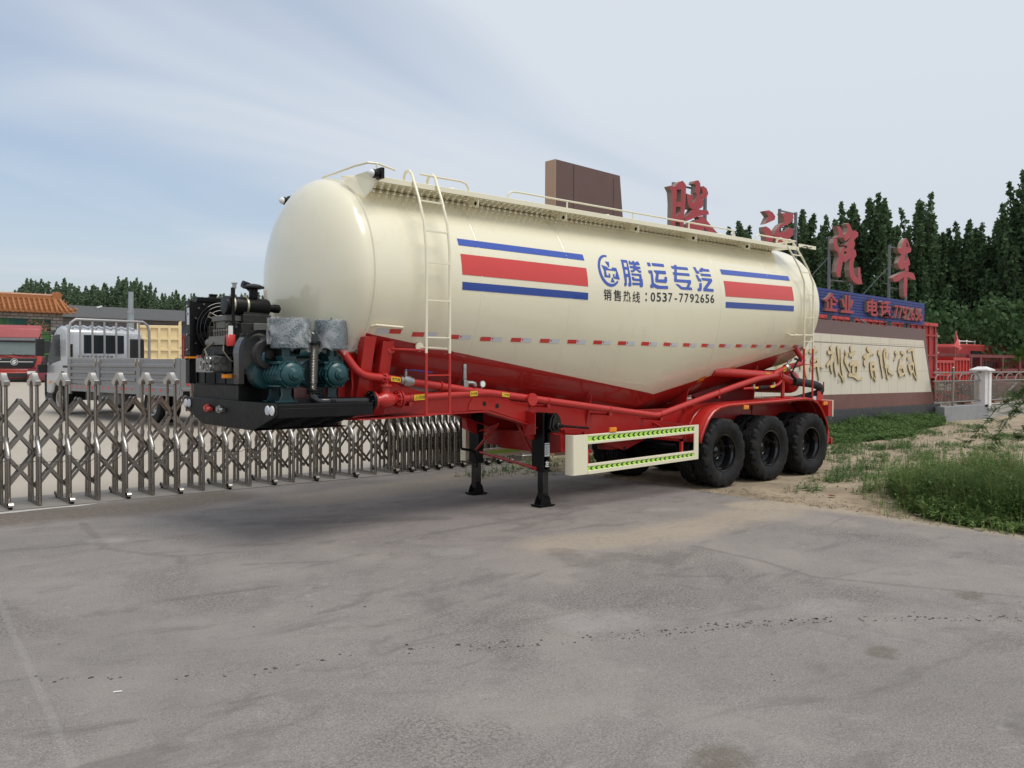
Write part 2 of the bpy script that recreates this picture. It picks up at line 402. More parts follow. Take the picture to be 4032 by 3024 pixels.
# round emblem: crescent, beaked roof shape, two triangles
m = MB()
def arc(cx, cz, r, a0, a1, n): return [(cx+r*math.cos(R_(a0+(a1-a0)*i/n)), cz+r*1.06*math.sin(R_(a0+(a1-a0)*i/n))) for i in range(n+1)]
oc = arc(-2.715, 3.285, .215, 80, 318, 28); ic = arc(-2.70, 3.292, .182, 86, 316, 28)
for i in range(28):
    m.add([(p[0], 0, p[1]) for p in (oc[i], oc[i+1], ic[i+1], ic[i])], [(0,1,2,3)])
E0 = lambda x, z: (-2.935+(x-270)*.00134, 0, 3.50-(z-180)*.00099)
for poly in ([(405,265),(465,268),(450,348),(440,345)], [(465,485),(500,560),(435,560)],
             [(335,322),(415,345),(435,370),(390,385),(360,385)], [(415,345),(435,370),(480,370),(490,345),(555,345),(545,392),(385,390)],
             [(335,322),(385,385),(388,470),(350,495),(358,400)], [(555,345),(580,512),(535,500),(520,470),(545,392),(520,390)], 
             [(350,495),(388,468),(430,470),(432,495)], [(410,435),(440,445),(440,495),(425,490),(425,455)], [(580,512),(485,500),(487,475),(535,478)], [(485,500),(482,445),(515,440),(500,460),(500,490)]):
    ek = globals().get('ek', 0)+1; m.add([(E0(*p)[0], .0003*ek, E0(*p)[2]) for p in poly], [tuple(range(len(poly)))])
on_tank(m, 'round_emblem', M_blue)
# red and white reflective markers
def marker(x, z, flip=False):
    m = MB(); a = (x, x+.165) if not flip else (x+.175, x+.33)
    b = (x+.165, x+.345) if not flip else (x, x+.175)
    m.add([(p[0], 0, p[1]) for p in rect(a[0], a[1], z-.026, z+.026)], [(0,1,2,3)], 0)
    m.add([(p[0], 0, p[1]) for p in rect(b[0], b[1], z-.026, z+.026)], [(0,1,2,3)], 1)
    m.add([(p[0], 0, p[1]) for p in rect(x+.18, x+.20, z-.006, z+.016)], [(0,1,2,3)], 0)
    me_m = MB()
    o = None
    vs = m.v
    m2 = MB(); 
    for i, f in enumerate(m.f):
        q = [vs[k] for k in f]; d = .004 if i < 2 else .0055
        m2.add([(p[0], ysurf(p[0], p[2], d), p[2]) for p in q], [(0,1,2,3)], m.mi[i])
    return m2.build('reflective_marker', [M_redv, M_reflw], TANK, 0)
marker(-6.42, 2.34, True); marker(-5.93, 2.313); marker(-5.42, 2.296)
for i in range(16): marker(-4.925+.4935*i, 2.277+.00016*(i-5)**2+ (0.0035*max(0, i-9)))
m = MB(); m.tube([(-6.50, ysurf(-6.5, 2.40, -.01), 2.385), (-6.47, ysurf(-6.47, 2.40, .05), 2.402), (-6.12, ysurf(-6.12, 2.40, .05), 2.385), (-6.09, ysurf(-6.09, 2.38, -.01), 2.36)], .013); m.build('grab_handle', M_cream, TR)

# ---- catwalk with punched plate
def punched(x0, x1, y0, y1, z, th, nx, ny):
    m = MB(); dx = (x1-x0)/nx; dy = (y1-y0)/ny
    for i in range(nx):
        for j in range(ny):
            ax, ay = x0+i*dx, y0+j*dy; hole = (i+j) % 2 == 0 
            cx, cy = ax+dx/2, ay+dy/2; hx, hy = dx*.34, dy*.14
            for zz, fl in ((z, 0), (z-th, 1)):
                o = [(ax, ay, zz), (ax+dx, ay, zz), (ax+dx, ay+dy, zz), (ax, ay+dy, zz)]
                if not hole: m.add(o, [(0,1,2,3)]); continue
                q = [(cx-hx, cy-hy, zz), (cx+hx, cy-hy, zz), (cx+hx, cy+hy, zz), (cx-hx, cy+hy, zz)]
                m.add(o+q, [(0,1,5,4), (1,2,6,5), (2,3,7,6), (3,0,4,7)])
            if hole: m.add([(cx-hx, cy-hy, z), (cx+hx, cy-hy, z), (cx+hx, cy+hy, z), (cx-hx, cy+hy, z), (cx-hx, cy-hy, z-th), (cx+hx, cy-hy, z-th), (cx+hx, cy+hy, z-th), (cx-hx, cy+hy, z-th)], [(0,1,5,4), (1,2,6,5), (2,3,7,6), (3,0,4,7)])
    return m
for sy in (-1, 1):
    m = punched(-6.42, 2.40, -1.04, -.42, 4.075, .004, 180, 7)
    if sy > 0: m.v = [(a, -b, c) for a, b, c in m.v]
    cw = m.build('catwalk', M_cream, TR, 0, fixn=False)
    m = MB(); m.box(-6.43, 2.41, -1.052*1, -1.041, 4.03, 4.095) if sy < 0 else m.box(-6.43, 2.41, 1.041, 1.052, 4.03, 4.095)
    m.box(-6.43, 2.41, sy*1.04, sy*1.015, 4.0, 4.03) if False else None
    m.build('edge_channel', M_cream, cw, bevel=.004)
    for x in (-4.95, -3.42, -1.93, -.56, .90):
        m = MB(); m.pyz([(sy*1.04, 4.028), (sy*1.04, 3.925), (sy*.99, 3.915), (sy*.80, 4.0), (sy*.72, 4.028)], x-.004, x+.004)
        m.box(x-.07, x+.004, sy*1.04, sy*.76, 4.052, 4.058)
        k = MB(); m.build('bracket', M_cream, cw)
        k.lathe([(.026, 0), (.026, .010)], (x-.005, sy*.985, 3.972), (1,0,0), 12); k.build('bracket_hole', M_black, cw)
# sloping front gusset plate
m = MB(); m.add([(-6.44, -1.05, 4.10), (-6.44, -1.05, 4.03), (-6.46, -.99, 3.93), (-6.50, -.90, 3.86), (-6.62, -.62, 4.07), (-6.58, -.50, 4.16), (-6.52, -.72, 4.14), (-6.47, -1.0, 4.16)], [(0,1,2,3,4,5,6,7)])
m.build('front_gusset', M_cream, TR, 0); m = MB()
m.add([(-6.44, 1.05, 4.10), (-6.44, 1.05, 4.03), (-6.46, .99, 3.93), (-6.50, .90, 3.86), (-6.62, .62, 4.07), (-6.58, .50, 4.16), (-6.52, .72, 4.14), (-6.47, 1.0, 4.16)], [(0,1,2,3,4,5,6,7)])
m.build('front_gusset', M_cream, TR, 0)
for sy in (-1, 1):
    m = MB(); m.lathe([(.03, 0), (.046, .01), (.05, .05), (.05, .085), (.02, .1)], (-6.43, sy*1.1, 4.10), (-1,0,0), 14); m.box(-6.44, -6.40, sy*1.1-.06, sy*1.1+.05, 4.05, 4.17)
    lp = m.build('marker_lamp', M_black, TR)
    m = MB(); m.ball((-6.53, sy*1.1, 4.10), .045); m.build('lamp_lens', M_white, lp)
# hand rails along the top
def rail(pts, r=.013, posts=()):
    m = MB(); m.tube(pts, r, 8)
    for p in posts: m.tube([p, (p[0], p[1], 4.09)], r*.9, 8)
    return m.build('handrail', M_cream, TR)
yr = -1.0
rail([(-6.60, -.10, 4.20), (-6.59, -.40, 4.205), (-6.57, -.80, 4.225), (-6.50, -.97, 4.245), (-6.38, yr, 4.245), (-6.155, yr, 4.205)], posts=[(-6.40, yr, 4.245)])
rail([(-5.80, yr, 4.21), (-5.20, yr, 4.21), (-5.115, yr, 4.19), (-5.08, yr, 4.14), (-5.07, yr, 4.09)])
rail([(-4.43, yr, 4.09), (-4.425, yr, 4.15), (-4.38, yr, 4.19), (-4.30, yr, 4.20), (.42, yr, 4.20), (.49, yr, 4.18), (.515, yr, 4.13), (.52, yr, 4.09)], posts=[(-3.37, yr, 4.2), (-2.02, yr, 4.2), (-.7, yr, 4.2)])
rail([(1.12, yr, 4.09), (1.13, yr, 4.16), (1.2, yr, 4.20), (2.38, yr, 4.20)], posts=[(2.3, yr, 4.2)])
rail([(1.2, .9, 4.20), (2.38, .9, 4.20), (2.40, .4, 4.20), (2.40, -.9, 4.20), (2.38, -1.0, 4.2)])
rail([(-6.4, 1.0, 4.22), (-1, 1.0, 4.22), (2.4, 1.0, 4.20)], posts=[(-5, 1, 4.2), (-2, 1, 4.2), (1, 1, 4.2)])
m = MB()
for x, y in ((-4.9, 0), (-1.9, 0), (1.0, 0)):                       # manholes
    m.lathe([(.30, 0), (.30, .05), (.34, .05), (.34, .075), (.1, .11)], (x, y, ZT-.03), (0,0,1), 24)
    m.tube([(x-.1, y-.22, 4.26), (x+.12, y-.30, 4.275)], .018)
m.build('manhole_cover', M_cream, TR)
# rear lamp bracket sticking out
m = MB(); m.box(2.40, 2.97, -1.06, -1.045, 4.095, 4.155); m.build('rear_lamp_arm', M_cream, TR)
m = MB(); m.tube([(2.45, -1.064, 4.09), (2.62, -1.068, 4.13), (2.72, -1.066, 4.10), (2.62, -1.066, 4.09), (2.82, -1.066, 4.125)], .006, 6); m.build('cable', M_black, TR)

# ---- ladders: cream above, red below
def ladder(name, railpts, rungs, zs, rw=.017):
    """railpts: (y, z) list from the top down; two rails at x0/x1"""
    x0, x1 = rungs
    up = MB(); lo = MB()
    for x in (x0, x1):
        P = [(x, y, z) for y, z in railpts]; cut = zs
        hi = [p for p in P if p[2] >= cut]; lw = [p for p in P if p[2] < cut]
        yb = hi[-1][1] + (lw[0][1]-hi[-1][1])*(hi[-1][2]-cut)/(hi[-1][2]-lw[0][2])
        up.tube(hi+[(x, yb, cut)], rw, 10); lo.tube([(x, yb, cut)]+lw, rw, 10)
    return up, lo
def yat(pts, z):
    for (y0, z0), (y1, z1) in zip(pts, pts[1:]):
        if z1 <= z <= z0: return y0+(y1-y0)*(z0-z)/(z0-z1+1e-9)
    return pts[-1][0]
LF = [(-.86, 4.09), (-.86, 4.19), (-.90, 4.235), (-.97, 4.235), (-1.02, 4.19), (-1.16, 3.90), (-1.27, 3.60), (-1.315, 3.30), (-1.32, 3.0), (-1.32, 2.30), (-1.32, 1.36)]
def shear(m, f):
    m.v = [(v[0]+f(v[1], v[2]), v[1], v[2]) for v in m.v]; return m
up, lo = ladder('front_ladder', LF, (-5.935, -5.60), 2.09)
for z in (3.862, 3.50, 3.135, 2.70, 2.272): up.bar((-5.935, yat(LF, z), z), (-5.60, yat(LF, z), z), .03, .016, (0,0,1))
for z in (1.835, 1.385): lo.bar((-5.935, yat(LF, z), z), (-5.60, yat(LF, z), z), .03, .016)
FL = up.build('front_ladder', M_cream, TR); lo.build('lower_section', M_redpipe, FL)
m = MB(); m.tube([(-6.2, -1.0, 2.135), (-5.94, -1.31, 2.12)], .014); m.lathe([(.05, 0), (.05, .02)], (-6.2, -1.0, 2.135), (.0, 1, 0)); m.build('ladder_bracket', M_redpipe, FL)
m = MB(); m.lathe([(.055, 0), (.055, .02)], (-5.80, -1.0, 2.165), (0,1,0)); m.tube([(-5.80, -1.02, 2.16), (-5.62, -1.30, 2.14)], .015); m.build('ladder_bracket', M_cream, FL)
LR = [(-.86, 4.09), (-.86, 4.16), (-.90, 4.215), (-.97, 4.215), (-1.01, 4.17), (-1.09, 3.95), (-1.16, 3.70), (-1.19, 3.45), (-1.20, 3.1), (-1.20, 2.6), (-1.20, 2.0), (-1.20, 1.38)]
up, lo = ladder('rear_ladder', LR, (2.365, 2.66), 2.27)
for z in (3.935, 3.63, 3.24, 2.825, 2.40): up.bar((2.365, yat(LR, z), z), (2.66, yat(LR, z), z), .028, .015)
for z in (1.985,): lo.bar((2.365, yat(LR, z), z), (2.66, yat(LR, z), z), .026, .015)
shear(up, lambda y, z: -.40*max(0, (z-3.45)/.75)**1.1 if z > 3.45 else 0)
RL = up.build('rear_ladder', M_cream, TR); lo.build('lower_section', M_redpipe, RL)
m = MB(); m.tube([(2.0, -1.14, 2.50), (2.66, -1.20, 2.515)], .014)
for x in (2.05, 2.30): m.tube([(x, -1.13, 2.50), (x+.02, -1.02, 2.56), (x+.05, -1.0, 2.58)], .010)
m.build('ladder_bracket', M_cream, RL)

# ---- frame: neck, cradle, beams
m = MB()
for sy in (-1, 1):
    y0, y1 = sy*.62, sy*.64
    m.pxz([(-6.62, 1.33), (-4.55, 1.355), (-3.95, 1.20), (-3.25, .98), (-2.2, .93), (3.55, .93), (3.55, 1.25), (-2.4, 1.28), (-3.4, 1.40), (-4.05, 1.47), (-4.3, 1.60), (-6.62, 1.62)], y0, y1)
    m.pxz([(-6.62, 1.31), (-4.55, 1.335), (-3.95, 1.18), (-3.25, .96), (-2.2, .91), (3.55, .91), (3.55, .93), (-2.2, .93), (-3.25, .98), (-3.95, 1.20), (-4.55, 1.355), (-6.62, 1.33)], sy*.54, sy*.72)
for x in (-6.4, -5.6, -4.8, -4.2, -2.6, -1.2, .65, 1.96, 3.2): m.box(x-.04, x+.04, -.62, .62, 1.02 if x > -4 else 1.36, 1.12 if x > -4 else 1.50)
m.build('chassis_beam', M_red, TR, bevel=.004)
for sy in (1, -1):                                                 # pressed neck plate with the two round holes
    m = MB(); m.pxz([(-4.80, 1.37), (-4.42, 1.355), (-3.70, 1.15), (-3.60, 1.33), (-4.12, 1.455), (-4.35, 1.52), (-4.72, 1.53), (-4.78, 1.45)], sy*.642, sy*.652)
    npl = m.build('neck_plate', M_redpipe, TR)
for x, z in ((-4.53, 1.445), (-4.31, 1.41)):
    m = MB(); m.lathe([(.032, 0), (.032, .006)], (x, -.655, z), (0,1,0), 14); m.build('plate_hole', M_ink, npl)
m = MB()                                                           # front cradle: plates under the head with folded ribs
m.pxz([(-6.62, 1.32), (-6.60, 2.20), (-6.50, 2.20), (-6.30, 1.9), (-5.9, 1.70), (-5.6, 1.62), (-5.6, 1.40), (-6.62, 1.34)], -.80, -.79)
m.pxz([(-6.62, 1.32), (-6.60, 2.28), (-6.50, 2.28), (-6.30, 1.9), (-5.9, 1.70), (-5.6, 1.62), (-5.6, 1.40), (-6.62, 1.34)], .905, .92)
m.pyz([(-.72, 1.32), (1.05, 1.32), (1.05, 2.15), (.85, 2.25), (.5, 1.9), (0, 1.82), (-.5, 1.9), (-.80, 2.20), (-.86, 1.7), (-.75, 1.33)], -6.64, -6.62)
m.build('front_cradle', M_red, TR, bevel=.004)
m = MB()
for x, zt, y0 in ((-6.58, 2.27, -1.03), (-6.32, 2.22, -.99)):
    m.pyz([(y0-.03, zt), (y0+.10, zt), (-.66, 1.36), (-.80, 1.36)], x-.004, x+.14)
m.pxz([(-6.64, 1.335), (-6.64, 1.32), (-5.6, 1.34), (-5.6, 1.355)], -1.0, -.6)
m.pxz([(-6.74, 1.34), (-6.72, 1.75), (-6.55, 2.15), (-6.35, 1.95), (-5.95, 1.66), (-5.95, 1.36)], -.70, -.69)
m.build('cradle_rib', M_redpipe, TR, bevel=.003)
for x in (-2.6, -.35, 1.6):                                        # saddle plates under the belly
    a, c, b = tsec(x); m = MB()
    m.pyz([(-.64, 1.05), (.64, 1.05), (.75, b+.30), (.35, b+.06), (0, b+.0), (-.35, b+.06), (-.75, b+.30)], x-.01, x+.01)
    m.build('belly_saddle', M_red, TR)
m = MB(); m.pxz([(-2.35, 1.06), (-2.05, .78), (-1.517, .63), (-1.0, .78), (-.85, 1.06)], -.42, -.40); m.pxz([(-2.35, 1.06), (-2.05, .78), (-1.517, .63), (-1.0, .78), (-.85, 1.06)], .40, .42)
m.lathe([(.55, 0), (.40, -.30), (.16, -.42), (.16, -.5)], (-1.45, 0, 1.12), (0,0,1), 24)
m.build('discharge_hopper', M_red, TR, bevel=.003)
for x, z in ((-1.75, .80), (-1.33, .79), (-1.52, .66)):
    m = MB(); m.lathe([(.03, 0), (.03, .006)], (x, -.428, z), (0,1,0), 10); m.build('bolt_hole', M_ink, TR)
# ---- air pipes along the near side
def pipe(name, pts, r, mt, n=14, bends=4, rb=.12):
    """tube with rounded corners"""
    P = [Vector(p) for p in pts]; Q = [P[0]]
    for i in range(1, len(P)-1):
        a = P[i]+(P[i-1]-P[i]).normalized()*min(rb, (P[i-1]-P[i]).length*.45); b = P[i]+(P[i+1]-P[i]).normalized()*min(rb, (P[i+1]-P[i]).length*.45)
        for k in range(bends+1):
            t = k/bends; Q.append(a*(1-t)**2+P[i]*2*t*(1-t)+b*t*t)
    Q.append(P[-1]); m = MB(); m.tube(Q, r, n)
    return m.build(name, mt, TR)
AP = pipe('upper_air_pipe', [(-6.85, -.88, 2.20), (-6.62, -1.0, 1.835), (-6.3, -1.0, 1.80), (-4.75, -1.0, 1.60)], .045, M_redpipe)
LP = pipe('lower_air_pipe', [(-6.28, -1.0, 1.548), (-4.78, -1.0, 1.607), (-1.44, -1.0, 1.195), (.5, -1.0, 1.60), (1.25, -1.0, 1.74), (1.9, -.95, 1.80)], .048, M_redpipe, rb=.10)
def flange(name, c, ax, r, t, mt, par, bolts=8, br=.011):
    m = MB(); a = Vector(ax).normalized(); c = Vector(c); m.lathe([(r, -t/2), (r, t/2)], c, a, 24); u = a.orthogonal().normalized(); v = a.cross(u)
    for k in range(bolts):
        p = c+(u*math.cos(2*PI*k/bolts)+v*math.sin(2*PI*k/bolts))*r*.78; m.lathe([(br, -t*1.5), (br, t*1.5)], p, a, 6)
    return m.build(name, mt, par, bevel=.002)
flange('pipe_flange', (-6.30, -1.0, 1.80), (1,0,-.13), .068, .022, M_redpipe, AP); flange('pipe_flange', (-5.50, -1.0, 1.697), (1,0,-.13), .062, .016, M_redpipe, AP, 0)
for x in (-5.95, -3.72, -2.5, -1.36, .1):
    z = 1.56 if x < -5 else (1.607-.1233*(x+4.78) if x < -1.44 else 1.195+.2087*(x+1.44))
    m = MB(); m.lathe([(.054, -.012), (.054, .012)], (x, -1.0, z), (1,0,-.12), 16); m.box(x-.02, x+.02, -1.0, -.62, z-.09, z-.065); m.box(x-.02, x+.02, -1.03, -.97, z-.09, z-.04); m.build('pipe_clamp', M_red, LP)
m = MB(); m.lathe([(.085, -.016), (.085, .016)], (-4.06, -1.07, 1.505), (0,1,0), 12); m.tube([(-4.06, -1.06, 1.505), (-4.06, -1.0, 1.51)], .05); m.build('blind_flange', M_redpipe, LP)
# ball valve with blue lever
m = MB(); m.lathe([(.055, -.09), (.055, -.05), (.07, -.05), (.075, 0), (.07, .05), (.055, .05), (.055, .09)], (-6.0, -1.0, 1.762), (1,0,-.13), 16); m.tube([(-6.0, -1.0, 1.82), (-6.0, -1.0, 1.90)], .016)
BV = m.build('ball_valve', M_steel, AP)
m = MB(); m.bar((-6.02, -1.01, 1.885), (-5.92, -1.04, 1.895), .025, .008); m.bar((-5.93, -1.04, 1.895), (-5.70, -1.11, 1.865), .026, .014); m.build('valve_lever', mat('lever_blue', (.02,.04,.22), .4), BV)
# check valve
m = MB(); m.lathe([(.06, 0), (.062, .05), (.09, .09), (.095, .15), (.085, .21), (.06, .25), (.06, .30)], (-6.42, -1.0, 1.545), (1,0,.03), 20)
m.lathe([(.055, 0), (.055, .10), (.075, .10), (.075, .125), (.035, .125), (.035, .165)], (-6.28, -1.0, 1.60), (0,0,1), 14)
CV = m.build('check_valve', M_redpipe, LP, bevel=.002)
flange('pipe_flange', (-6.44, -1.0, 1.543), (1,0,.02), .105, .022, M_redpipe, CV); flange('pipe_flange', (-6.12, -1.0, 1.553), (1,0,.02), .10, .02, M_redpipe, CV); flange('pipe_flange', (-6.08, -1.0, 1.553), (1,0,.02), .10, .02, M_redpipe, CV, 0)
flange('black_flange', (-6.475, -1.0, 1.543), (1,0,.02), .115, .03, M_black, TR)
# safety valve and gauge
m = MB(); m.lathe([(.03, 0), (.03, .06)], (-5.13, -1.0, 1.60), (0,0,1), 12); m.build('valve_base', M_redpipe, LP)
m = MB(); m.box(-5.165, -5.095, -1.035, -.965, 1.68, 1.765); m.lathe([(.026, 0), (.03, .03), (.024, .13), (.027, .13), (.027, .18), (.024, .2)], (-5.13, -1.0, 1.765), (0,0,1), 12)
m.tube([(-5.10, -1.0, 1.73), (-5.04, -1.02, 1.735), (-5.0, -1.03, 1.725), (-4.985, -1.03, 1.69)], .026, 10); m.build('safety_valve', M_steel, LP, bevel=.003)
m = MB(); m.lathe([(.012, 0), (.012, .05)], (-4.865, -1.0, 1.64), (0,0,1), 8); m.lathe([(.042, 0), (.046, .006), (.046, .03)], (-4.865, -1.035, 1.715), (0,1,0), 20)
PG = m.build('pressure_gauge', M_steel, LP); m = MB(); m.lathe([(.037, 0), (.037, .003)], (-4.865, -1.038, 1.715), (0,1,0), 20); m.bar((-4.875, -1.0395, 1.70), (-4.85, -1.0395, 1.73), .004, .001); m.build('gauge_dial', M_white, PG)
# yellow name plates of the valves
def sticker(par, x, y, z, w, h, txt, slope=0., mt=None):
    m = MB(); vs = [(-w/2, 0, -h/2), (w/2, 0, -h/2), (w/2, 0, h/2), (-w/2, 0, h/2)]; m.add(vs, [(0,1,2,3)], 0)
    if txt:
        v, f = fit_text(txt, -w*.42, w*.42, -h*.34, h*.34, .01); m.add([(a, -.0012, c) for a, b, c in v], f, 1)
    m.v = [(x+a, y+b, z+c+a*slope) for a, b, c in m.v]
    return m.build('name_sticker', [mt or M_yellow, M_ink], par, 0)
sticker(AP, -6.17, -1.0475, 1.785, .13, .055, '进气阀', -.13)
sticker(LP, -5.83, -1.050, 1.570, .17, .066, '止回阀', .04); sticker(LP, -5.02, -1.050, 1.599, .115, .06, '安全阀', .04); sticker(LP, -4.50, -1.050, 1.573, .12, .052, '二次气管', -.123)
for x, z in ((-.05, 1.74), (.72, 1.90)):
    m = MB(); m.add([(x-.09, ysurf(x-.09, z-.06, .004), z-.065), (x+.08, ysurf(x+.08, z-.03, .004), z-.03), (x+.10, ysurf(x+.1, z+.05, .004), z+.055), (x-.07, ysurf(x-.07, z+.03, .004), z+.02)], [(0,1,2,3)]); m.build('warning_sticker', M_orange, TANK, 0)

# ---- landing legs
def leg(sy):
    m = MB(); x0, x1 = -3.61, -3.50; y = sy*.74
    m.box(x0, x1, y-.083, y+.083, .505, 1.30); m.box(x0-.006, x1+.012, y-.088, y+.088, .485, .515); m.box(x0-.02, x1-.04, y-sy*-.083, y+sy*-.15 if sy < 0 else y-.15, .50, 1.30)
    L = m.build('landing_leg', M_black, TR, bevel=.005)
    m = MB(); m.box(x0+.006, x1-.004, y-.058, y+.058, .10, .49); m.build('inner_tube', M_blackgloss, L, bevel=.006)
    m = MB()
    for s_ in (-1, 1): m.pxz([(-3.655, .03), (-3.455, .03), (-3.485, .13), (-3.53, .185), (-3.58, .185), (-3.625, .12)], y+s_*.060, y+s_*.070)
    m.cyl((-3.555, y-.085, .145), (-3.555, y+.085, .145), .017, 12)
    m.add([(-3.70, y-.10, .035), (-3.40, y-.10, .026), (-3.40, y+.10, .026), (-3.70, y+.10, .035), (-3.68, y-.09, .004), (-3.43, y-.09, .004), (-3.43, y+.09, .004), (-3.68, y+.09, .004)], [(0,1,2,3), (7,6,5,4), (0,4,5,1), (1,5,6,2), (2,6,7,3), (3,7,4,0)])
    m.build('foot_plate', M_black, L, bevel=.003)
    return L
Ln = leg(-1); Lf = leg(1)
m = MB(); oct_ = [(-.125, -.085), (-.06, -.15), (.06, -.15), (.115, -.07), (.085, .08), (.03, .145), (-.045, .145), (-.10, .07)]
m.pxz([(-3.47+a*.92, 1.165+b*.92) for a, b in oct_], -.91, -.825); m.pxz([(-3.47+a*.72, 1.165+b*.72) for a, b in oct_], -.94, -.91); m.lathe([(.045, 0), (.045, .05)], (-3.46, -.98, 1.12), (0,1,0), 14); m.build('gearbox', M_blackgloss, Ln, bevel=.008)
m = MB(); m.tube([(-3.44, -.96, 1.125), (-2.90, -.97, 1.07)], .017, 10); m.tube([(-3.48, -.96, 1.13), (-3.38, -.96, 1.118)], .025, 10); m.build('drive_shaft', M_black, Ln)
m = MB()
for k in range(5): m.lathe([(.016, 0), (.016, .02)], (-3.60, -.632, 1.245-.085*k), (-1,-.3,0), 8)
m.build('leg_bolt', M_zinc, Ln)
m = MB(); m.box(-3.60, -3.51, -.8265, -.8235, .70, .885); m.build('maker_plate', mat('plate_grey', (.46,.48,.50), .4), Ln)
m = MB()
for k in range(7): m.box(-3.59, -3.555 + .03*(k % 2), -.828, -.8266, .725+.02*k, .732+.02*k)
m.box(-3.60, -3.51, -.828, -.8266, .862, .87); m.build('plate_print', M_ink, Ln)
m = MB(); v, f = fit_text('左', -3.59, -3.515, .555, .64, .03); m.add([(a, -.8255, c) for a, b, c in v], f); m.build('leg_lettering', M_white, Ln, 0)
m = MB(); m.tube([(-3.9, .68, 1.23), (-3.93, .62, .72)], .016); m.tube([(-3.93, .62, .72), (-3.78, .60, .69), (-3.70, .60, .66), (-3.66, .60, .55), (-3.66, .60, .42)], .02); m.lathe([(.09, 0), (.09, .10)], (-3.75, .56, 1.2), (1,0,0), 16); m.build('crank_handle', M_black, Lf)
m = MB(); m.tube([(-3.62, -.66, .53), (-3.60, .66, .66)], .022); m.tube([(-3.56, -.66, .56), (-3.50, -.15, 1.10)], .020); m.tube([(-3.62, .66, .68), (-3.66, .10, 1.10)], .020); m.tube([(-3.60, .66, .95), (-3.66, .10, 1.10)], .016)
m.bar((-3.62, -.66, .55), (-3.62, -.66, .50), .06, .05); m.build('leg_brace', M_redpipe, TR)
for sy in (-1, 1):
    m = MB(); m.pxz([(-3.80, 1.0), (-3.70, .93), (-3.50, .93), (-3.45, 1.30), (-3.88, 1.32)], sy*.63, sy*.645); m.pyz([(sy*.62, .98), (sy*.84, 1.02), (sy*.84, 1.30), (sy*.62, 1.34)], -3.80, -3.785); m.build('leg_bracket', M_red, TR)
# ---- spare carrier box behind the legs, cross beam with white edge
m = MB(); m.box(-3.25, -2.75, -.55, .55, .70, .76); m.box(-3.29, -3.21, -.82, .82, .74, .98); m.box(-2.84, -2.76, -.62, .62, .72, .98); m.bar((-3.18, -.62, .99), (-2.86, -1.0, .73), .06, .04); m.box(-3.24, -2.82, -.85, -.80, 1.0, 1.06); m.box(-2.86, -2.80, -.86, -.80, .60, 1.03); m.build('spare_carrier', M_red, TR, bevel=.004)

# ---- side guards (near and far)
def side_guard(sy):
    y = sy*1.25; m = MB()
    m.tube  # panel with rolled front edge
    P = [(-3.478, sy*1.10), (-3.482, sy*1.22), (-3.465, sy*1.25), (-3.19, sy*1.25), (-3.19, sy*1.235), (-3.45, sy*1.235), (-3.465, sy*1.21), (-3.462, sy*1.10)]
    m.pxy(P, .465, 1.012); m.box(-.85, -.742, y-.006, y+.012, .508, 1.044)
    for z0, z1, s in ((.985, 1.01, .034), (.877, .915, .037), (.572, .608, .04), (.463, .517, .045)):
        m.prism([(-3.19, z0), (-.85, z0+s), (-.85, z1+s), (-3.19, z1)], lambda u, v: (u, y-.008*sy*-1, v), lambda u, v: (u, y+.03*-sy, v))
    g = m.build('side_guard', M_cream, TR, bevel=.004)
    m = MB()
    for z0, z1, s in ((.915, .985, .0355), (.517, .572, .042)):
        m.prism([(-3.19, z0), (-.85, z0+s), (-.85, z1+s), (-3.19, z1)], lambda u, v: (u, y, v), lambda u, v: (u, y-.012*sy, v))
    m.build('reflective_strip', M_lime, g, 0)
    n = 22
    for z0, z1, s, ph in ((.922, .977, .0355, .35), (.522, .567, .042, .02)):
        m = MB()
        for k in range(n):
            x = -3.16+(k+ph)*2.31/n; zc = (z0+z1)/2+s*(x+3.19)/2.34; h = (z1-z0)*.47; ww = .055
            for a in (1, -1):
                q = [(x, zc), (x+.034, zc), (x+ww+.016, zc+a*h), (x+ww-.020, zc+a*h)]
                m.add([(u, y+sy*.002, v) for u, v in q], [(0,1,2,3) if a > 0 else (3,2,1,0)])
        m.build('chevron_arrow', M_ink, g, 0)
    m = MB()
    for x in (-3.155, -1.09):
        m = MB(); m.box(x-.02, x+.02, y-sy*.035, y-sy*.075, .55, .98); m.box(x-.02, x+.02, y-sy*.035, sy*.64, .80, .86); m.bar((x, y-sy*.05, .84), (x, sy*.64, 1.05), .04, .04); m.build('guard_bracket', M_redpipe, g)
    m = MB()
    m.bar((-1.09, sy*1.2, .86), (-1.75, sy*.8, .93), .05, .04); m.bar((-1.75, sy*.62, .93), (-1.75, sy*.86, .93), .07, .10)
    m.build('guard_bracket', M_redpipe, g)
side_guard(-1); side_guard(1)
def amber(x, y, z):
    m = MB(); m.box(x-.065, x+.065, y-.03, y, z-.033, z+.033); m.box(x-.02, x+.06, y-.036, y-.03, z-.024, z+.024); m.build('side_marker_lamp', M_orange, TR, bevel=.006)
amber(-2.70, -1.24, 1.055); amber(.555, -1.21, 1.275); amber(3.10, -1.19, 1.275)

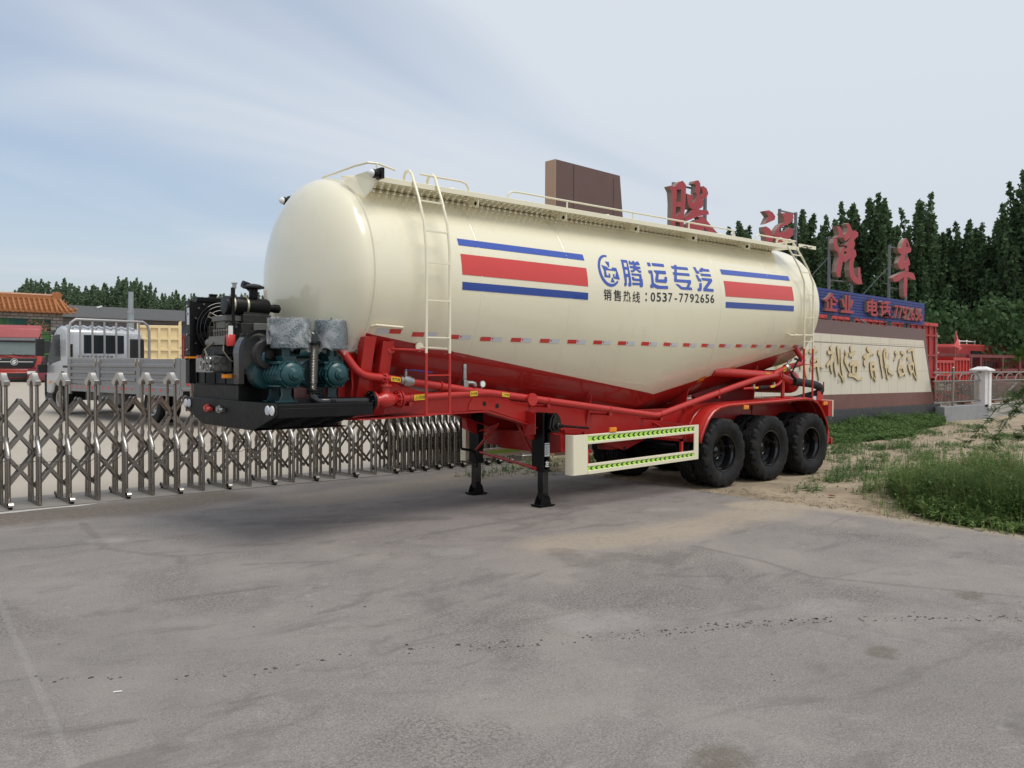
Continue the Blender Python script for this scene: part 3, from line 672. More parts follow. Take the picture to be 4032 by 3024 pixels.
# ---- wheels
def tyre_mb(yc, sy):
    n = 108; prof = []
    base = [(.302, -.105), (.34, -.135), (.41, -.152), (.46, -.152), (.505, -.145), (.528, -.140), (.552, -.122), (.554, -.070), (.541, -.064), (.541, -.050), (.556, -.044), (.558, -.016), (.544, -.010), (.544, .010), (.558, .016)]
    prof = base + [(r, -h) for r, h in reversed(base[:12])] 
    prof = [(.302, -.105), (.34, -.135), (.41, -.152), (.424, -.1545), (.46, -.152), (.505, -.145), (.528, -.140), (.552, -.122), (.554, -.074), (.540, -.068), (.540, -.054), (.556, -.048), (.556, -.010), (.543, -.005), (.543, .006), (.556, .011)]
    prof += [(.556, .048), (.540, .054), (.540, .068), (.554, .074), (.552, .122), (.528, .140), (.505, .145), (.46, .152), (.424, .1545), (.41, .152), (.34, .135), (.302, .105)]
    def rf(i, j, r, h):
        k = j % 6; z = (.012 if (j//3) % 2 else -.012)
        if abs(h) in (.140, .122) and k in (0, 1): return r-(.040 if abs(h) == .122 else .022), h*(.97 if abs(h) == .140 else 1)
        if abs(h) < .08: return r, h+z
        return r, h
    m = MB(); m.lathe(prof, (0, yc, .555), (0,1,0), n, cap=False, radf=rf); return m
def rim_mb(yc, sy, outer):
    m = MB(); d = -1   # open side
    s = sy*(1 if outer else -1)
    pr = [(.292, .118), (.306, .118), (.306, .108), (.285, .100), (.278, .070), (.266, .055), (.262, -.02), (.255, -.06), (.20, -.075), (.135, -.080), (.13, -.085), (.09, -.085), (.088, -.045), (.06, -.035), (.01, -.035)]
    m.lathe([(r, h) for r, h in pr], (0, yc, .555), (0, s, 0), 40, cap=False)
    for k in range(10):
        a = 2*PI*k/10; m.lathe([(.016, 0), (.016, .03)], (.17*math.cos(a), yc+s*-.078, .555+.17*math.sin(a)), (0, s, 0), 6)
    m.lathe([(.262, -.05), (.262, -.11), (.30, -.118)], (0, yc, .555), (0, s, 0), 40, cap=False)
    return m
proto = {}
for sy in (-1, 1):
    for outer in (True, False):
        yc = sy*(1.095 if outer else .77)
        for i in range(3):
            key = (sy, outer)
            if key not in proto:
                wroot = bpy.data.objects.new('wheel', None); COL.objects.link(wroot); wroot.parent = TR
                a = tyre_mb(yc, sy).build('tyre', M_rubber, None, 28); a.parent = wroot
                b = rim_mb(yc, sy, outer).build('rim', M_blackgloss, None, 40); b.parent = wroot
                if outer and sy < 0:
                    m = MB(); m.lathe([(.045, 0), (.045, .002)], (-.03, yc-.032*-1-.075, .56), (0,-1,0), 18)
                    m.v = [(v[0], yc+.022, v[2]) if False else v for v in m.v]
                proto[key] = wroot
                wroot.rotation_euler = (0, 0, 0)
            else:
                wroot = copy_tree(proto[key], TR)
            wroot.location = (1.3085*i, 0, 0)
# turn the treads so that the wheels are not identical: spin about the axle
k = 0
for o in list(TR.children):
    if o.name.split('.')[0] == 'wheel':
        k += 1; a = .37*k
        for ch in o.children: ch.matrix_local = Matrix.Translation((0,0,.555)) @ Matrix.Rotation(a, 4, 'Y') @ Matrix.Translation((0,0,-.555))
m = MB()
for i in range(3):
    x = 1.3085*i; m.cyl((x, -1.0, .555), (x, 1.0, .555), .075, 16)
    for sy in (-1, 1): m.lathe([(.20, 0), (.20, .16)], (x, sy*.62-.08, .555), (0,1,0), 20); m.bar((x-.45, sy*.5, .80), (x+.45, sy*.5, .80), .09, .09); m.bar((x-.1, sy*.5, .75), (x+.1, sy*.5, .62), .12, .1)
    m.box(x-.66, x-.60, -.56, .56, .70, .93)
m.build('axle', M_black, TR)
# ---- mudguards
def mudguard(sy):
    prof = [(-.655, .75), (-.625, .86), (-.55, .985), (-.44, 1.13), (-.31, 1.235), (-.14, 1.30), (.1, 1.333), (.6, 1.345), (1.4, 1.362), (2.2, 1.385), (2.45, 1.388), (2.66, 1.368), (2.84, 1.30), (2.97, 1.19), (3.08, 1.06), (3.17, .92), (3.22, .80)]
    y0, y1 = sy*1.22, sy*.60; m = MB(); n = len(prof)
    ys = [(1.22, -.045), (1.225, -.01), (1.21, .004), (1.17, .004), (1.16, .010), (1.06, .010), (1.05, .0), (.93, .0), (.92, .010), (.80, .010), (.79, 0), (.60, 0)]
    vs = []
    for i, (x, z) in enumerate(prof):
        a = Vector((prof[min(i+1, n-1)][0]-prof[max(i-1, 0)][0], prof[min(i+1, n-1)][1]-prof[max(i-1, 0)][1])).normalized(); nx, nz_ = -a.y, a.x
        for yy, d in ys: vs.append((x+nx*d, sy*yy, z+nz_*d))
    k = len(ys)
    fs = [(i*k+j, i*k+j+1, (i+1)*k+j+1, (i+1)*k+j) for i in range(n-1) for j in range(k-1)]
    m.add(vs, fs); o = m.build('mudguard', M_redpipe, TR, 40)
    s = o.modifiers.new('thickness', 'SOLIDIFY'); s.thickness = .006; s.offset = 0
    m = MB(); m.box(3.14, 3.155, sy*1.20, sy*.62, .38, .98); f = m.build('mud_flap', M_rubber, o, bevel=.003)
    m = MB(); m.pxz([(3.20, .80), (3.24, .80), (3.26, .56), (3.18, .52)], sy*1.21, sy*1.17); m.build('flap_bracket', M_red, o)
    m = MB(); m.bar((-.44, sy*1.18, .985), (-1.0, sy*.7, 1.06), .03, .03); m.build('mudguard_stay', M_red, o)
mudguard(-1); mudguard(1)
# ---- rear end: discharge pipe, hoses, valves, reservoir, tail
pipe('discharge_pipe', [(.2, -.80, 1.86), (.95, -.88, 1.825), (1.95, -.9, 1.785)], .075, M_redpipe)
flange('pipe_flange', (1.97, -.9, 1.785), (1,0,-.04), .10, .03, M_redpipe, TR); flange('pipe_flange', (2.04, -.9, 1.78), (1,0,-.04), .10, .03, M_redpipe, TR)
pipe('outlet_pipe', [(2.04, -.9, 1.78), (2.42, -.9, 1.685)], .068, M_redpipe)
m = MB(); m.tube([(2.17, -.9, 1.77), (2.17, -.9, 1.38)], .035, 10); m.box(2.08, 2.26, -.98, -.82, 1.385, 1.41); m.build('pipe_support', M_redpipe, TR)
pipe('discharge_hose', [(2.42, -.9, 1.69), (2.70, -.93, 1.66), (3.15, -.95, 1.62), (3.38, -.95, 1.56), (3.36, -.95, 1.45), (2.9, -.6, 1.30)], .072, mat('rubber_hose', (.02,.021,.021), .75, 0, .2, 8, .3, 70), rb=.14)
pipe('cross_pipe', [(1.80, -.95, 1.80), (1.93, -.95, 1.86), (2.30, -.95, 1.945), (2.46, -.95, 1.965), (2.80, -.95, 2.03), (2.66, -.85, 2.28)], .05, M_redpipe)
m = MB(); m.lathe([(.056, -.05), (.07, -.03), (.07, .03), (.056, .05)], (2.21, -.95, 1.925), (1,0,.2), 16); m.tube([(2.21, -.97, 1.98), (2.24, -.98, 2.05), (2.30, -.98, 2.06)], .02); vb = m.build('butterfly_valve', M_steel, TR)
m = MB(); m.tube([(2.28, -1.02, 1.85), (2.41, -1.05, 2.06)], .014); m.bar((2.32, -1.05, 2.09), (2.52, -1.05, 2.05), .04, .03); m.build('valve_lever', M_black, vb)
m = MB(); m.tube([(2.26, -1.0, 1.84), (2.34, -1.0, 1.77), (2.41, -1.0, 1.74), (2.45, -1.0, 1.68), (2.44, -1.0, 1.63)], .022); m.build('air_hose', M_rubber, TR)
pipe('bypass_pipe', [(.8, -1.0, 1.575), (1.25, -1.0, 1.585)], .022, M_redpipe); pipe('bypass_hose', [(1.25, -1.0, 1.58), (1.56, -1.0, 1.59)], .034, M_rubber); pipe('bypass_pipe', [(1.56, -1.0, 1.592), (1.85, -1.0, 1.62), (2.05, -.95, 1.70)], .024, M_redpipe)
for x, z in ((1.10, 1.583), (1.72, 1.612)):
    m = MB(); m.lathe([(.03, -.03), (.03, .03)], (x, -1.0, z), (1,0,.05), 10); m.box(x-.02, x+.02, -1.02, -.98, z, z+.06); m.build('brass_valve', M_zinc, TR)
sticker(TR, 1.60, -.968, 1.80, .15, .075, '卸料阀', -.03); sticker(TR, 2.08, -1.002, 1.895, .10, .06, '阀', .2); sticker(TR, 1.64, -1.035, 1.60, .12, .035, '', .05); sticker(TR, 1.17, -1.026, 1.583, .08, .03, '')
m = MB(); m.lathe([(.02, -.52), (.12, -.50), (.19, -.44), (.215, -.36), (.215, .36), (.19, .44), (.12, .50), (.02, .52)], (2.72, -.35, 1.67), (0,1,0), 28); m.build('air_reservoir', M_redpipe, TR)
m = MB(); m.pxz([(3.2, 1.50), (3.38, 1.46), (3.47, 1.28), (3.33, 1.02), (3.12, .95)], -1.0, -.985); m.pxz([(3.2, 1.50), (3.38, 1.46), (3.47, 1.28), (3.33, 1.02), (3.12, .95)], .985, 1.0); m.box(3.19, 3.33, -1.22, 1.22, 1.03, 1.32); m.build('tail_bracket', M_red, TR, bevel=.004)
m = MB(); m.box(3.332, 3.365, -1.225, 1.225, 1.02, 1.33); m.build('tail_board', M_cream, TR, bevel=.005)
m = MB(); m.box(3.42, 3.48, -1.15, 1.15, .50, .62); m.box(3.42, 3.47, -.7, -.63, .6, 1.0); m.box(3.42, 3.47, .63, .7, .6, 1.0); m.build('rear_bumper', M_red, TR, bevel=.005)
m = MB(); m.tube([(3.36, -.95, 1.49), (3.46, -.95, 1.50), (3.49, -.95, 1.54), (3.49, -.95, 1.66)], .013); m.build('hose_hook', M_redpipe, TR)
m = MB(); m.box(3.02, 3.14, -1.004, -1.0, 1.33, 1.40) ; m.build('tail_sticker', M_reflw, TR, 0)
# ---- front deck with engine and blowers
m = MB(); DK = M_black
m.box(-7.74, -6.62, -1.275, 1.275, 1.50, 1.538); m.box(-7.74, -6.62, -1.275, -1.225, 1.40, 1.50); m.box(-7.74, -6.62, 1.225, 1.275, 1.40, 1.50)
m.pyz([(-1.285, 1.55), (1.285, 1.55), (1.285, 1.43), (.72, 1.25), (-.72, 1.25), (-1.285, 1.43)], -7.76, -7.745)
for y in (-.62, .62): m.pxz([(-7.74, 1.26), (-7.3, 1.235), (-6.62, 1.30), (-6.62, 1.50), (-7.74, 1.50)], y-.01, y+.01)
m.box(-7.74, -6.62, -.72, .72, 1.24, 1.25)
for x in (-7.35, -7.0, -6.75): m.bar((x-.18, -.70, 1.27), (x+.1, -1.2, 1.46), .012, .06)
m.lathe([(.06, 0), (.06, .07), (.11, .07), (.11, .1)], (-6.45, 0, 1.31), (0,0,-1), 16)
DECK = m.build('engine_deck', DK, TR, bevel=.004)
for sy in (-1, 1):
    for a, mt in ((1.085, M_reflw), (1.19, M_white)):
        m = MB(); m.lathe([(.045, 0), (.052, .008), (.045, .018), (.02, .022)], (-7.762, sy*a, 1.475), (-1,0,0), 18); m.build('front_lamp', mt, DECK)
for y, c in ((.50, M_redv), (.14, M_steel)):
    m = MB(); m.lathe([(.045, 0), (.045, .02), (.03, .02), (.03, .05)], (-7.762, y, 1.44), (-1,0,0), 14); m.box(-7.80, -7.77, y-.06, y+.02, 1.40, 1.475); m.lathe([(.022, 0), (.026, .03), (.022, .09)], (-7.79, y-.06, 1.435), (0,-1,0), 12)
    co_ = m.build('hose_coupling', c, DECK)
# two stacked sub-frames under the engine
m = MB(); m.box(-7.72, -7.05, -.25, 1.08, 1.54, 1.715); m.box(-7.73, -7.04, -.27, 1.10, 1.715, 1.724)
for y in (-.20, 1.02): m.box(-7.72, -7.05, y-.04, y+.04, 1.724, 1.855)
m.box(-7.70, -7.66, -.2, 1.02, 1.724, 1.855)
for y in (.15, .45, .75): m.box(-7.71, -7.66, y-.006, y+.006, 1.724, 1.855)
m.build('engine_subframe', M_black, TR, bevel=.005)
# radiator with fan guard (core faces along y)
m = MB(); m.box(-7.86, -7.10, .80, .90, 2.06, 2.70); m.box(-7.88, -7.84, .76, .92, 2.0, 2.71); m.box(-7.12, -7.08, .76, .92, 2.0, 2.71); m.box(-7.78, -7.18, .79, .91, 2.70, 2.755); m.lathe([(.045, 0), (.045, .03), (.055, .03), (.055, .045)], (-7.56, .85, 2.755), (0,0,1), 14); m.box(-7.88, -7.80, .78, .90, 1.72, 2.06); m.box(-7.16, -7.08, .78, .90, 1.72, 2.06)
RAD = m.build('radiator', M_black, TR, bevel=.006)
m = MB()
for r in (.31, .27, .22, .16, .10): m.tube([(-7.50+r*math.cos(2*PI*i/40), .72, 2.38+r*math.sin(2*PI*i/40)) for i in range(40)], .006, 6, closed=True)
for i in range(64):
    a = 2*PI*i/64; m.tube([(-7.50+.10*math.cos(a), .72, 2.38+.10*math.sin(a)), (-7.50+.31*math.cos(a), .72, 2.38+.31*math.sin(a)), (-7.50+.31*math.cos(a), .80, 2.38+.31*math.sin(a))], .004, 5)
m.build('fan_guard', M_blackgloss, RAD)
m = MB()
for i in range(7):
    a = 2*PI*i/7; c, s = math.cos(a), math.sin(a); m.add([(-7.5+.05*c-.03*s, .76, 2.38+.05*s+.03*c), (-7.5+.27*c-.07*s, .75, 2.38+.27*s+.07*c), (-7.5+.27*c+.05*s, .79, 2.38+.27*s-.05*c), (-7.5+.05*c+.03*s, .79, 2.38+.05*s-.03*c)], [(0,1,2,3)])
m.build('fan', M_black, RAD)
m = MB()
for z in (2.64, 2.55, 2.30, 2.12): m.lathe([(.014, 0), (.014, .02)], (-7.884, .80, z), (-1,0,0), 6)
for x, z in ((-7.80, 2.50), (-7.76, 2.62), (-7.7, 2.67), (-7.8, 2.2)): m.lathe([(.012, 0), (.012, .015)], (x, .798, z), (0,-1,0), 6)
m.build('radiator_bolt', M_steel, RAD); m = MB(); m.box(-7.886, -7.882, .77, .84, 2.42, 2.62); m.build('radiator_label', M_reflw, RAD)
# engine block, crank along y
m = MB()
m.box(-7.66, -7.20, -.15, .62, 1.86, 2.30); m.box(-7.63, -7.23, -.12, .60, 2.30, 2.42); m.box(-7.60, -7.26, -.10, .58, 2.42, 2.52)
for y in (-.02, .14, .30, .46): m.box(-7.69, -7.62, y-.05, y+.05, 2.10, 2.28); m.box(-7.58, -7.28, y-.06, y+.06, 2.50, 2.555)
m.lathe([(.10, 0), (.10, .2), (.07, .24)], (-7.72, .40, 2.05), (0,-1,0), 14); m.box(-7.80, -7.66, -.06, .44, 2.06, 2.16); m.box(-7.70, -7.16, .62, .70, 1.90, 2.4); m.lathe([(.09, 0), (.09, .05)], (-7.5, .70, 2.1), (0,1,0), 16)
m.lathe([(.055, 0), (.055, .30)], (-7.68, .05, 1.96), (0,1,0), 12)
ENG = m.build('engine', M_iron, TR, bevel=.006)
m = MB(); m.box(-7.50, -7.24, -.165, -.15, 2.27, 2.42); m.lathe([(.025, 0), (.025, .012)], (-7.42, -.166, 2.33), (0,-1,0), 10); m.box(-7.80, -7.58, -.05, .30, 2.44, 2.50); m.box(-7.78, -7.62, -.02, .2, 2.36, 2.44); m.build('rocker_cover', M_greyp, ENG, bevel=.005)
m = MB()                                                           # injection pump, its pipes and small fittings
m.box(-7.82, -7.72, -.10, .34, 2.17, 2.27); m.lathe([(.05, 0), (.06, .05), (.05, .12)], (-7.77, .34, 2.2), (0,1,0), 12)
for k in range(6):
    y = -.06+.07*k; m.lathe([(.014, 0), (.014, .05), (.02, .05), (.02, .08)], (-7.77, y, 2.27), (0,0,1), 8)
m.build('injection_pump', mat('aluminium_dull', (.20,.19,.17), .45, .6, .25, 12), ENG, bevel=.004)
m = MB()
for k in range(6):
    y = -.06+.07*k; m.tube([(-7.77, y, 2.35), (-7.78, y, 2.39+.012*k), (-7.72, y+.03, 2.43+.008*k), (-7.62, y+.02, 2.42)], .006, 6)
m.tube([(-7.80, -.05, 2.2), (-7.84, -.12, 2.1), (-7.78, -.16, 2.0), (-7.66, -.16, 1.95)], .008, 6); m.tube([(-7.82, .2, 2.2), (-7.9, .25, 2.12), (-7.88, .2, 1.98), (-7.75, .1, 1.92)], .012, 6); m.tube([(-7.70, .35, 2.5), (-7.78, .4, 2.55), (-7.82, .36, 2.50), (-7.74, .3, 2.46)], .008, 6)
m.build('fuel_line', mat('dull_line', (.22, .20, .15), .5, .7, .2, 9), ENG)
m = MB(); m.tube([(-7.84, .42, 2.12), (-7.88, .36, 2.05), (-7.86, .30, 1.95), (-7.80, .26, 1.90), (-7.74, .2, 1.93)], .016, 8); m.tube([(-7.6, -.18, 2.3), (-7.7, -.25, 2.2), (-7.66, -.24, 2.05), (-7.5, -.2, 2.0)], .013, 8); m.tube([(-7.25, -.17, 2.25), (-7.18, -.2, 2.33), (-7.14, -.18, 2.2), (-7.2, -.16, 2.1)], .012, 8); m.build('rubber_line', M_rubber, ENG)
m = MB(); m.lathe([(.045, 0), (.05, .01), (.05, .12), (.045, .13)], (-7.76, -.14, 2.155), (0,0,1), 14); m.build('oil_filter', M_redv, ENG)
m = MB(); m.box(-7.80, -7.75, -.175, -.165, 2.25, 2.38); m.build('paper_tag', M_white, ENG)
# flywheel housing, arch cover and pulley
m = MB(); m.lathe([(.14, 0), (.26, .04), (.27, .12), (.245, .14), (.245, .18), (.20, .20), (.10, .22)], (-7.50, -.15, 2.07), (0,-1,0), 36)
for k in range(16):
    a = 2*PI*k/16; m.lathe([(.011, 0), (.011, .03)], (-7.5+.257*math.cos(a), -.27, 2.07+.257*math.sin(a)), (0,-1,0), 6)
m.build('flywheel_housing', M_greyp, ENG, bevel=.004)
m = MB(); n = 22; ro, ri = .265, .225
for i in range(n):
    a0, a1 = PI*i/n, PI*(i+1)/n
    q = [(-7.56+r*math.cos(a), 2.07+r*math.sin(a)) for r, a in ((ro, a0), (ro, a1), (ri, a1), (ri, a0))]
    m.pxz(q, -.50, -.37)
m.box(-7.825, -7.765, -.50, -.37, 1.74, 2.07); m.box(-7.345, -7.295, -.50, -.37, 1.74, 2.07)
ARCH = m.build('belt_guard', M_blackgloss, TR, 40)
m = MB(); m.lathe([(.07, 0), (.07, .10), (.16, .10), (.16, .125), (.145, .14), (.16, .155), (.145, .17), (.16, .185), (.145, .2), (.16, .215), (.16, .23), (.10, .23), (.10, .2), (.05, .2), (.05, .24), (.02, .24)], (-7.54, -.42, 2.06), (0,-1,0), 36); m.build('belt_pulley', mat('pulley_black', (.038,.036,.034), .42, .4, .3, 9, .1), ENG)
m = MB(); m.box(-7.52, -7.38, -.385, -.38, 2.17, 2.26); m.build('name_plate', M_reflw, ENG)
m = MB(); m.pxz([(-7.62, 1.75), (-7.40, 1.75), (-7.36, 2.0), (-7.42, 2.12), (-7.58, 2.12), (-7.66, 2.0)], -.30, -.285) ; m.build('drive_belt', M_rubber, TR, bevel=.004)
# air cleaner on top
m = MB(); m.lathe([(.05, -.005), (.10, 0), (.105, .015), (.105, .50), (.095, .52), (.045, .525), (.045, .60), (.05, .60), (.05, .66), (.025, .68)], (-7.78, .0, 2.622), (1,0,-.03), 32)
m.lathe([(.05, 0), (.05, .10), (.075, .10), (.125, .112), (.122, .13), (.07, .155), (.01, .165)], (-7.43, 0, 2.715), (0,0,1), 28)
m.tube([(-7.36, .1, 2.70), (-7.38, .1, 2.80), (-7.45, .1, 2.86), (-7.52, .1, 2.88)], .042, 12)
AC = m.build('air_cleaner', M_black, TR, 30)
for d in (.09, .25):
    m = MB(); m.lathe([(.107, -.012), (.109, -.010), (.109, .010), (.107, .012)], (-7.78+d, 0, 2.622-.03*d), (1,0,-.03), 32, cap=False); m.box(-7.78+d-.015, -7.78+d+.015, -.02, .02, 2.72, 2.745); m.build('clamp_band', M_zinc, AC)
m = MB(); m.tube([(-7.705, -.12, 2.24), (-7.72, -.12, 2.30), (-7.725, -.12, 2.80)], .018, 10); m.tube([(-7.725, -.12, 2.70), (-7.725, -.12, 2.81)], .024, 10); m.tube([(-7.705, -.12, 2.24), (-7.64, -.13, 2.18)], .018, 10); EXP = m.build('breather_pipe', M_black, TR)
m = MB(); m.lathe([(.022, 0), (.024, .05), (.022, .05)], (-7.71, -.12, 2.80), (0,0,1), 12); m.lathe([(.034, .055), (.034, .065)], (-7.71, -.12, 2.80), (0,0,1), 14); m.build('breather_cap', M_steel, EXP)
m = MB(); m.tube([(-7.28, .05, 2.50), (-7.30, .0, 2.40), (-7.26, -.05, 2.33), (-7.22, -.05, 2.28)], .016, 10); m.build('exhaust_pipe', M_zinc, ENG)
M_dial = mat('gauge_dial_glass', (.10, .105, .10), .12, 0, .3, 20)
# gauge panel
m = MB(); m.box(-7.92, -7.70, -.02, .18, 1.875, 2.045); GP = m.build('gauge_panel', M_greyp, TR, bevel=.004)
for y, z, r in ((.035, 2.0, .04), (.125, 2.0, .04), (.035, 1.915, .04), (.125, 1.915, .04), (.245, 1.945, .055)):
    m = MB(); m.lathe([(r, 0), (r, .02), (r*.85, .02), (r*.82, .012)], (-7.925, y, z), (-1,0,0), 20, 0); m.lathe([(r*.8, .013), (r*.8, .014)], (-7.925, y, z), (-1,0,0), 20, 1); m.build('gauge', [M_steel, M_dial], GP)
for x, z in ((-7.885, 2.0), (-7.80, 2.0), (-7.885, 1.92), (-7.80, 1.92)):
    m = MB(); m.lathe([(.036, 0), (.036, .016), (.031, .016), (.031, .010)], (x, -.024, z), (0,-1,0), 18, 0); m.lathe([(.031, .010), (.031, .011)], (x, -.024, z), (0,-1,0), 18, 1); m.build('gauge', [M_steel, M_dial], GP)
m = MB(); m.box(-7.98, -7.86, .60, .66, 2.02, 2.04); m.box(-7.90, -7.80, -.26, -.22, 1.80, 1.84) ; m.build('orange_fitting', M_orange, TR)
m = MB(); m.box(-7.74, -7.70, -.28, -.2, 1.78, 1.86); m.build('fuse_box', M_red, TR)
# ---- two blowers with filters
def blower(x, k):
    m = MB(); y = -.72
    m.lathe([(.06, -.42), (.13, -.405), (.166, -.37), (.168, -.20), (.14, -.19)], (x-.085, y, 1.845), (0,-1,0), 36); m.lathe([(.14, -.21), (.138, .20), (.01, .20)], (x, y, 1.845), (0,-1,0), 36)
    for i in range(5): m.lathe([(.156, 0), (.156, .014)], (x, -.55-.078*i, 1.845), (0,-1,0), 8)
    m.box(x-.13, x+.13, -.88, -.50, 1.955, 1.985); m.box(x-.12, x+.12, -.88, -.50, 1.705, 1.73)
    B = m.build('blower', M_green, TR, bevel=.006)
    m = MB(); oc = [(.158*math.cos(2*PI*(i+.5)/8), .156*math.sin(2*PI*(i+.5)/8)) for i in range(8)]
    m.pxz([(x+a, 1.845+b) for a, b in oc], -.93, -.88)
    m.lathe([(.132, 0), (.128, .03), (.098, .055), (.068, .06), (.062, .085), (.045, .09), (.042, .105), (.01, .107)], (x, -.93, 1.845), (0,-1,0), 28)
    for i in range(8):
        a = 2*PI*(i+.5)/8; m.lathe([(.012, 0), (.012, .02)], (x+.145*math.cos(a), -.93, 1.845+.145*math.sin(a)), (0,-1,0), 6)
    m.build('end_cover', M_green, B, bevel=.004)
    m = MB(); m.pxz([(x-.07, 1.985), (x+.07, 1.985), (x+.085, 2.045), (x-.085, 2.045)], -.88, -.72); m.cyl((x, -.80, 2.04), (x, -.80, 2.14), .055, 18); m.build('inlet_neck', M_green, B, bevel=.003)
    for yy in (-.50, -.80):
        m = MB(); m.pxz([(x-.085, 1.545), (x+.085, 1.545), (x+.05, 1.62), (x+.06, 1.71), (x-.06, 1.71), (x-.05, 1.62)], yy-.02, yy+.02); m.box(x-.11, x+.11, yy-.05, yy+.05, 1.54, 1.558); m.build('blower_foot', M_green, B, bevel=.003)
    # perforated filter drum under plastic film
    fx = x+.055 if k == 0 else x+.0; r = .215 if k == 0 else .185
    m = MB(); m.lathe([(r*.9, 0), (r, .012), (r, .31), (r*.96, .325), (.02, .33)], (fx, -.80, 2.12), (0,0,1), 40); m.lathe([(.01, .33), (.01, .36)], (fx, -.80, 2.12), (0,0,1), 8)
    F = m.build('intake_filter', M_filter, TR, 40); 
    m = MB(); n = 44; vs = []
    rows = [2.10, 2.17, 2.25, 2.33, 2.40, 2.455, 2.46]
    for iz, z in enumerate(rows):
        for i in range(n+1):
            a = 2*PI*i/n; rr = r+.010+.010*mnoise.noise(Vector((math.cos(a)*3, math.sin(a)*3+k*7, z*9)))
            if k == 0 and math.cos(a-2.9) > .4: rr += .05*(math.cos(a-2.9)-.4)
            if k == 1 and math.cos(a+.25) > .75: rr += .45*(math.cos(a+.25)-.75)
            zz = z
            if iz == 0: zz = z+.03*math.sin(3*a+k*2)+.02*math.sin(7*a) + (.10 if k == 0 and math.cos(a-3.0) > .3 else 0)
            if iz == len(rows)-1: rr -= .03; zz += .004*math.sin(9*a)
            vs.append((fx+rr*math.cos(a), -.80+rr*math.sin(a), zz))
    m.add(vs, [(iz*(n+1)+i, iz*(n+1)+i+1, (iz+1)*(n+1)+i+1, (iz+1)*(n+1)+i) for iz in range(len(rows)-1) for i in range(n)])
    m.build('plastic_wrap', M_film, F, 50)
def film():
    m, t, b = pb('plastic_film'); co = coords(t)
    b.inputs['Base Color'].default_value = (.75, .76, .77, 1); b.inputs['Roughness'].default_value = .22
    n = noise_(t, co, 5, 3, .6, .8); lk(t, mrange(t, n, .42, .68, .05, .52), b.inputs['Alpha']); bump_(t, b, noise_(t, co, 9, 2, .5, 1.0), .35, .02)
    return m
def filt():
    m, t, b = pb('perforated_filter'); co = coords(t); v = node(t, 'ShaderNodeTexVoronoi'); lk(t, co, v.inputs['Vector']); v.inputs['Scale'].default_value = 48
    c = mixc_(t, mrange(t, v.outputs['Distance'], .25, .42), (.035, .05, .055), (.16, .19, .20)); lk(t, c, b.inputs['Base Color'])
    b.inputs['Metallic'].default_value = .35; b.inputs['Roughness'].default_value = .45; bump_(t, b, v.outputs['Distance'], .5, .01)
    return m
M_film = film(); M_filter = filt()
blower(-7.42, 0); blower(-6.87, 1)
pipe('blower_manifold', [(-7.60, -.60, 1.98), (-7.60, -.60, 2.065), (-7.40, -.56, 2.065), (-6.88, -.56, 2.065), (-6.80, -.60, 2.0)], .045, M_green, rb=.07)
pipe('outlet_elbow', [(-7.26, -.70, 2.08), (-7.26, -.80, 2.29), (-7.16, -.92, 2.29), (-7.16, -.93, 2.19)], .048, M_blackgloss, rb=.09)
for z, r in ((2.185, .075), (1.65, .085), (1.672, .08)): flange('hose_flange', (-7.165, -.95, z), (0,0,1), r, .016, M_black, TR, 8, .009)
def braid():
    m, t, b = pb('braided_hose'); co = coords(t); wv = node(t, 'ShaderNodeTexWave'); lk(t, co, wv.inputs['Vector']); wv.bands_direction = 'DIAGONAL'; wv.inputs['Scale'].default_value = 38; wv.inputs['Distortion'].default_value = 1.5
    w2 = node(t, 'ShaderNodeTexWave'); lk(t, co, w2.inputs['Vector']); w2.bands_direction = 'Z'; w2.inputs['Scale'].default_value = 30; w2.inputs['Distortion'].default_value = 2
    c = mixc_(t, mth(t, 'MULTIPLY', wv.outputs[1], w2.outputs[1]), (.16, .15, .13), (.62, .59, .54)); lk(t, c, b.inputs['Base Color']); b.inputs['Metallic'].default_value = .9; b.inputs['Roughness'].default_value = .35
    bump_(t, b, wv.outputs[1], .8, .01); return m
m = MB(); m.tube([(-7.165, -.95, 2.18), (-7.172, -.95, 2.0), (-7.178, -.95, 1.75)], .048, 20); m.tube([(-7.178, -.95, 1.75), (-7.178, -.95, 1.66)], .042, 16); m.build('braided_hose', braid(), TR)
pipe('black_air_pipe', [(-7.178, -.96, 1.65), (-7.178, -.98, 1.545), (-7.0, -1.0, 1.545), (-6.48, -1.0, 1.543)], .047, M_blackgloss, rb=.08)
m = MB(); m.lathe([(.052, -.03), (.052, .03)], (-6.98, -1.0, 1.545), (1,0,0), 16); m.tube([(-6.98, -1.0, 1.49), (-6.98, -1.0, 1.42), (-6.90, -1.05, 1.40)], .006, 6); m.build('pipe_clamp', M_black, TR)
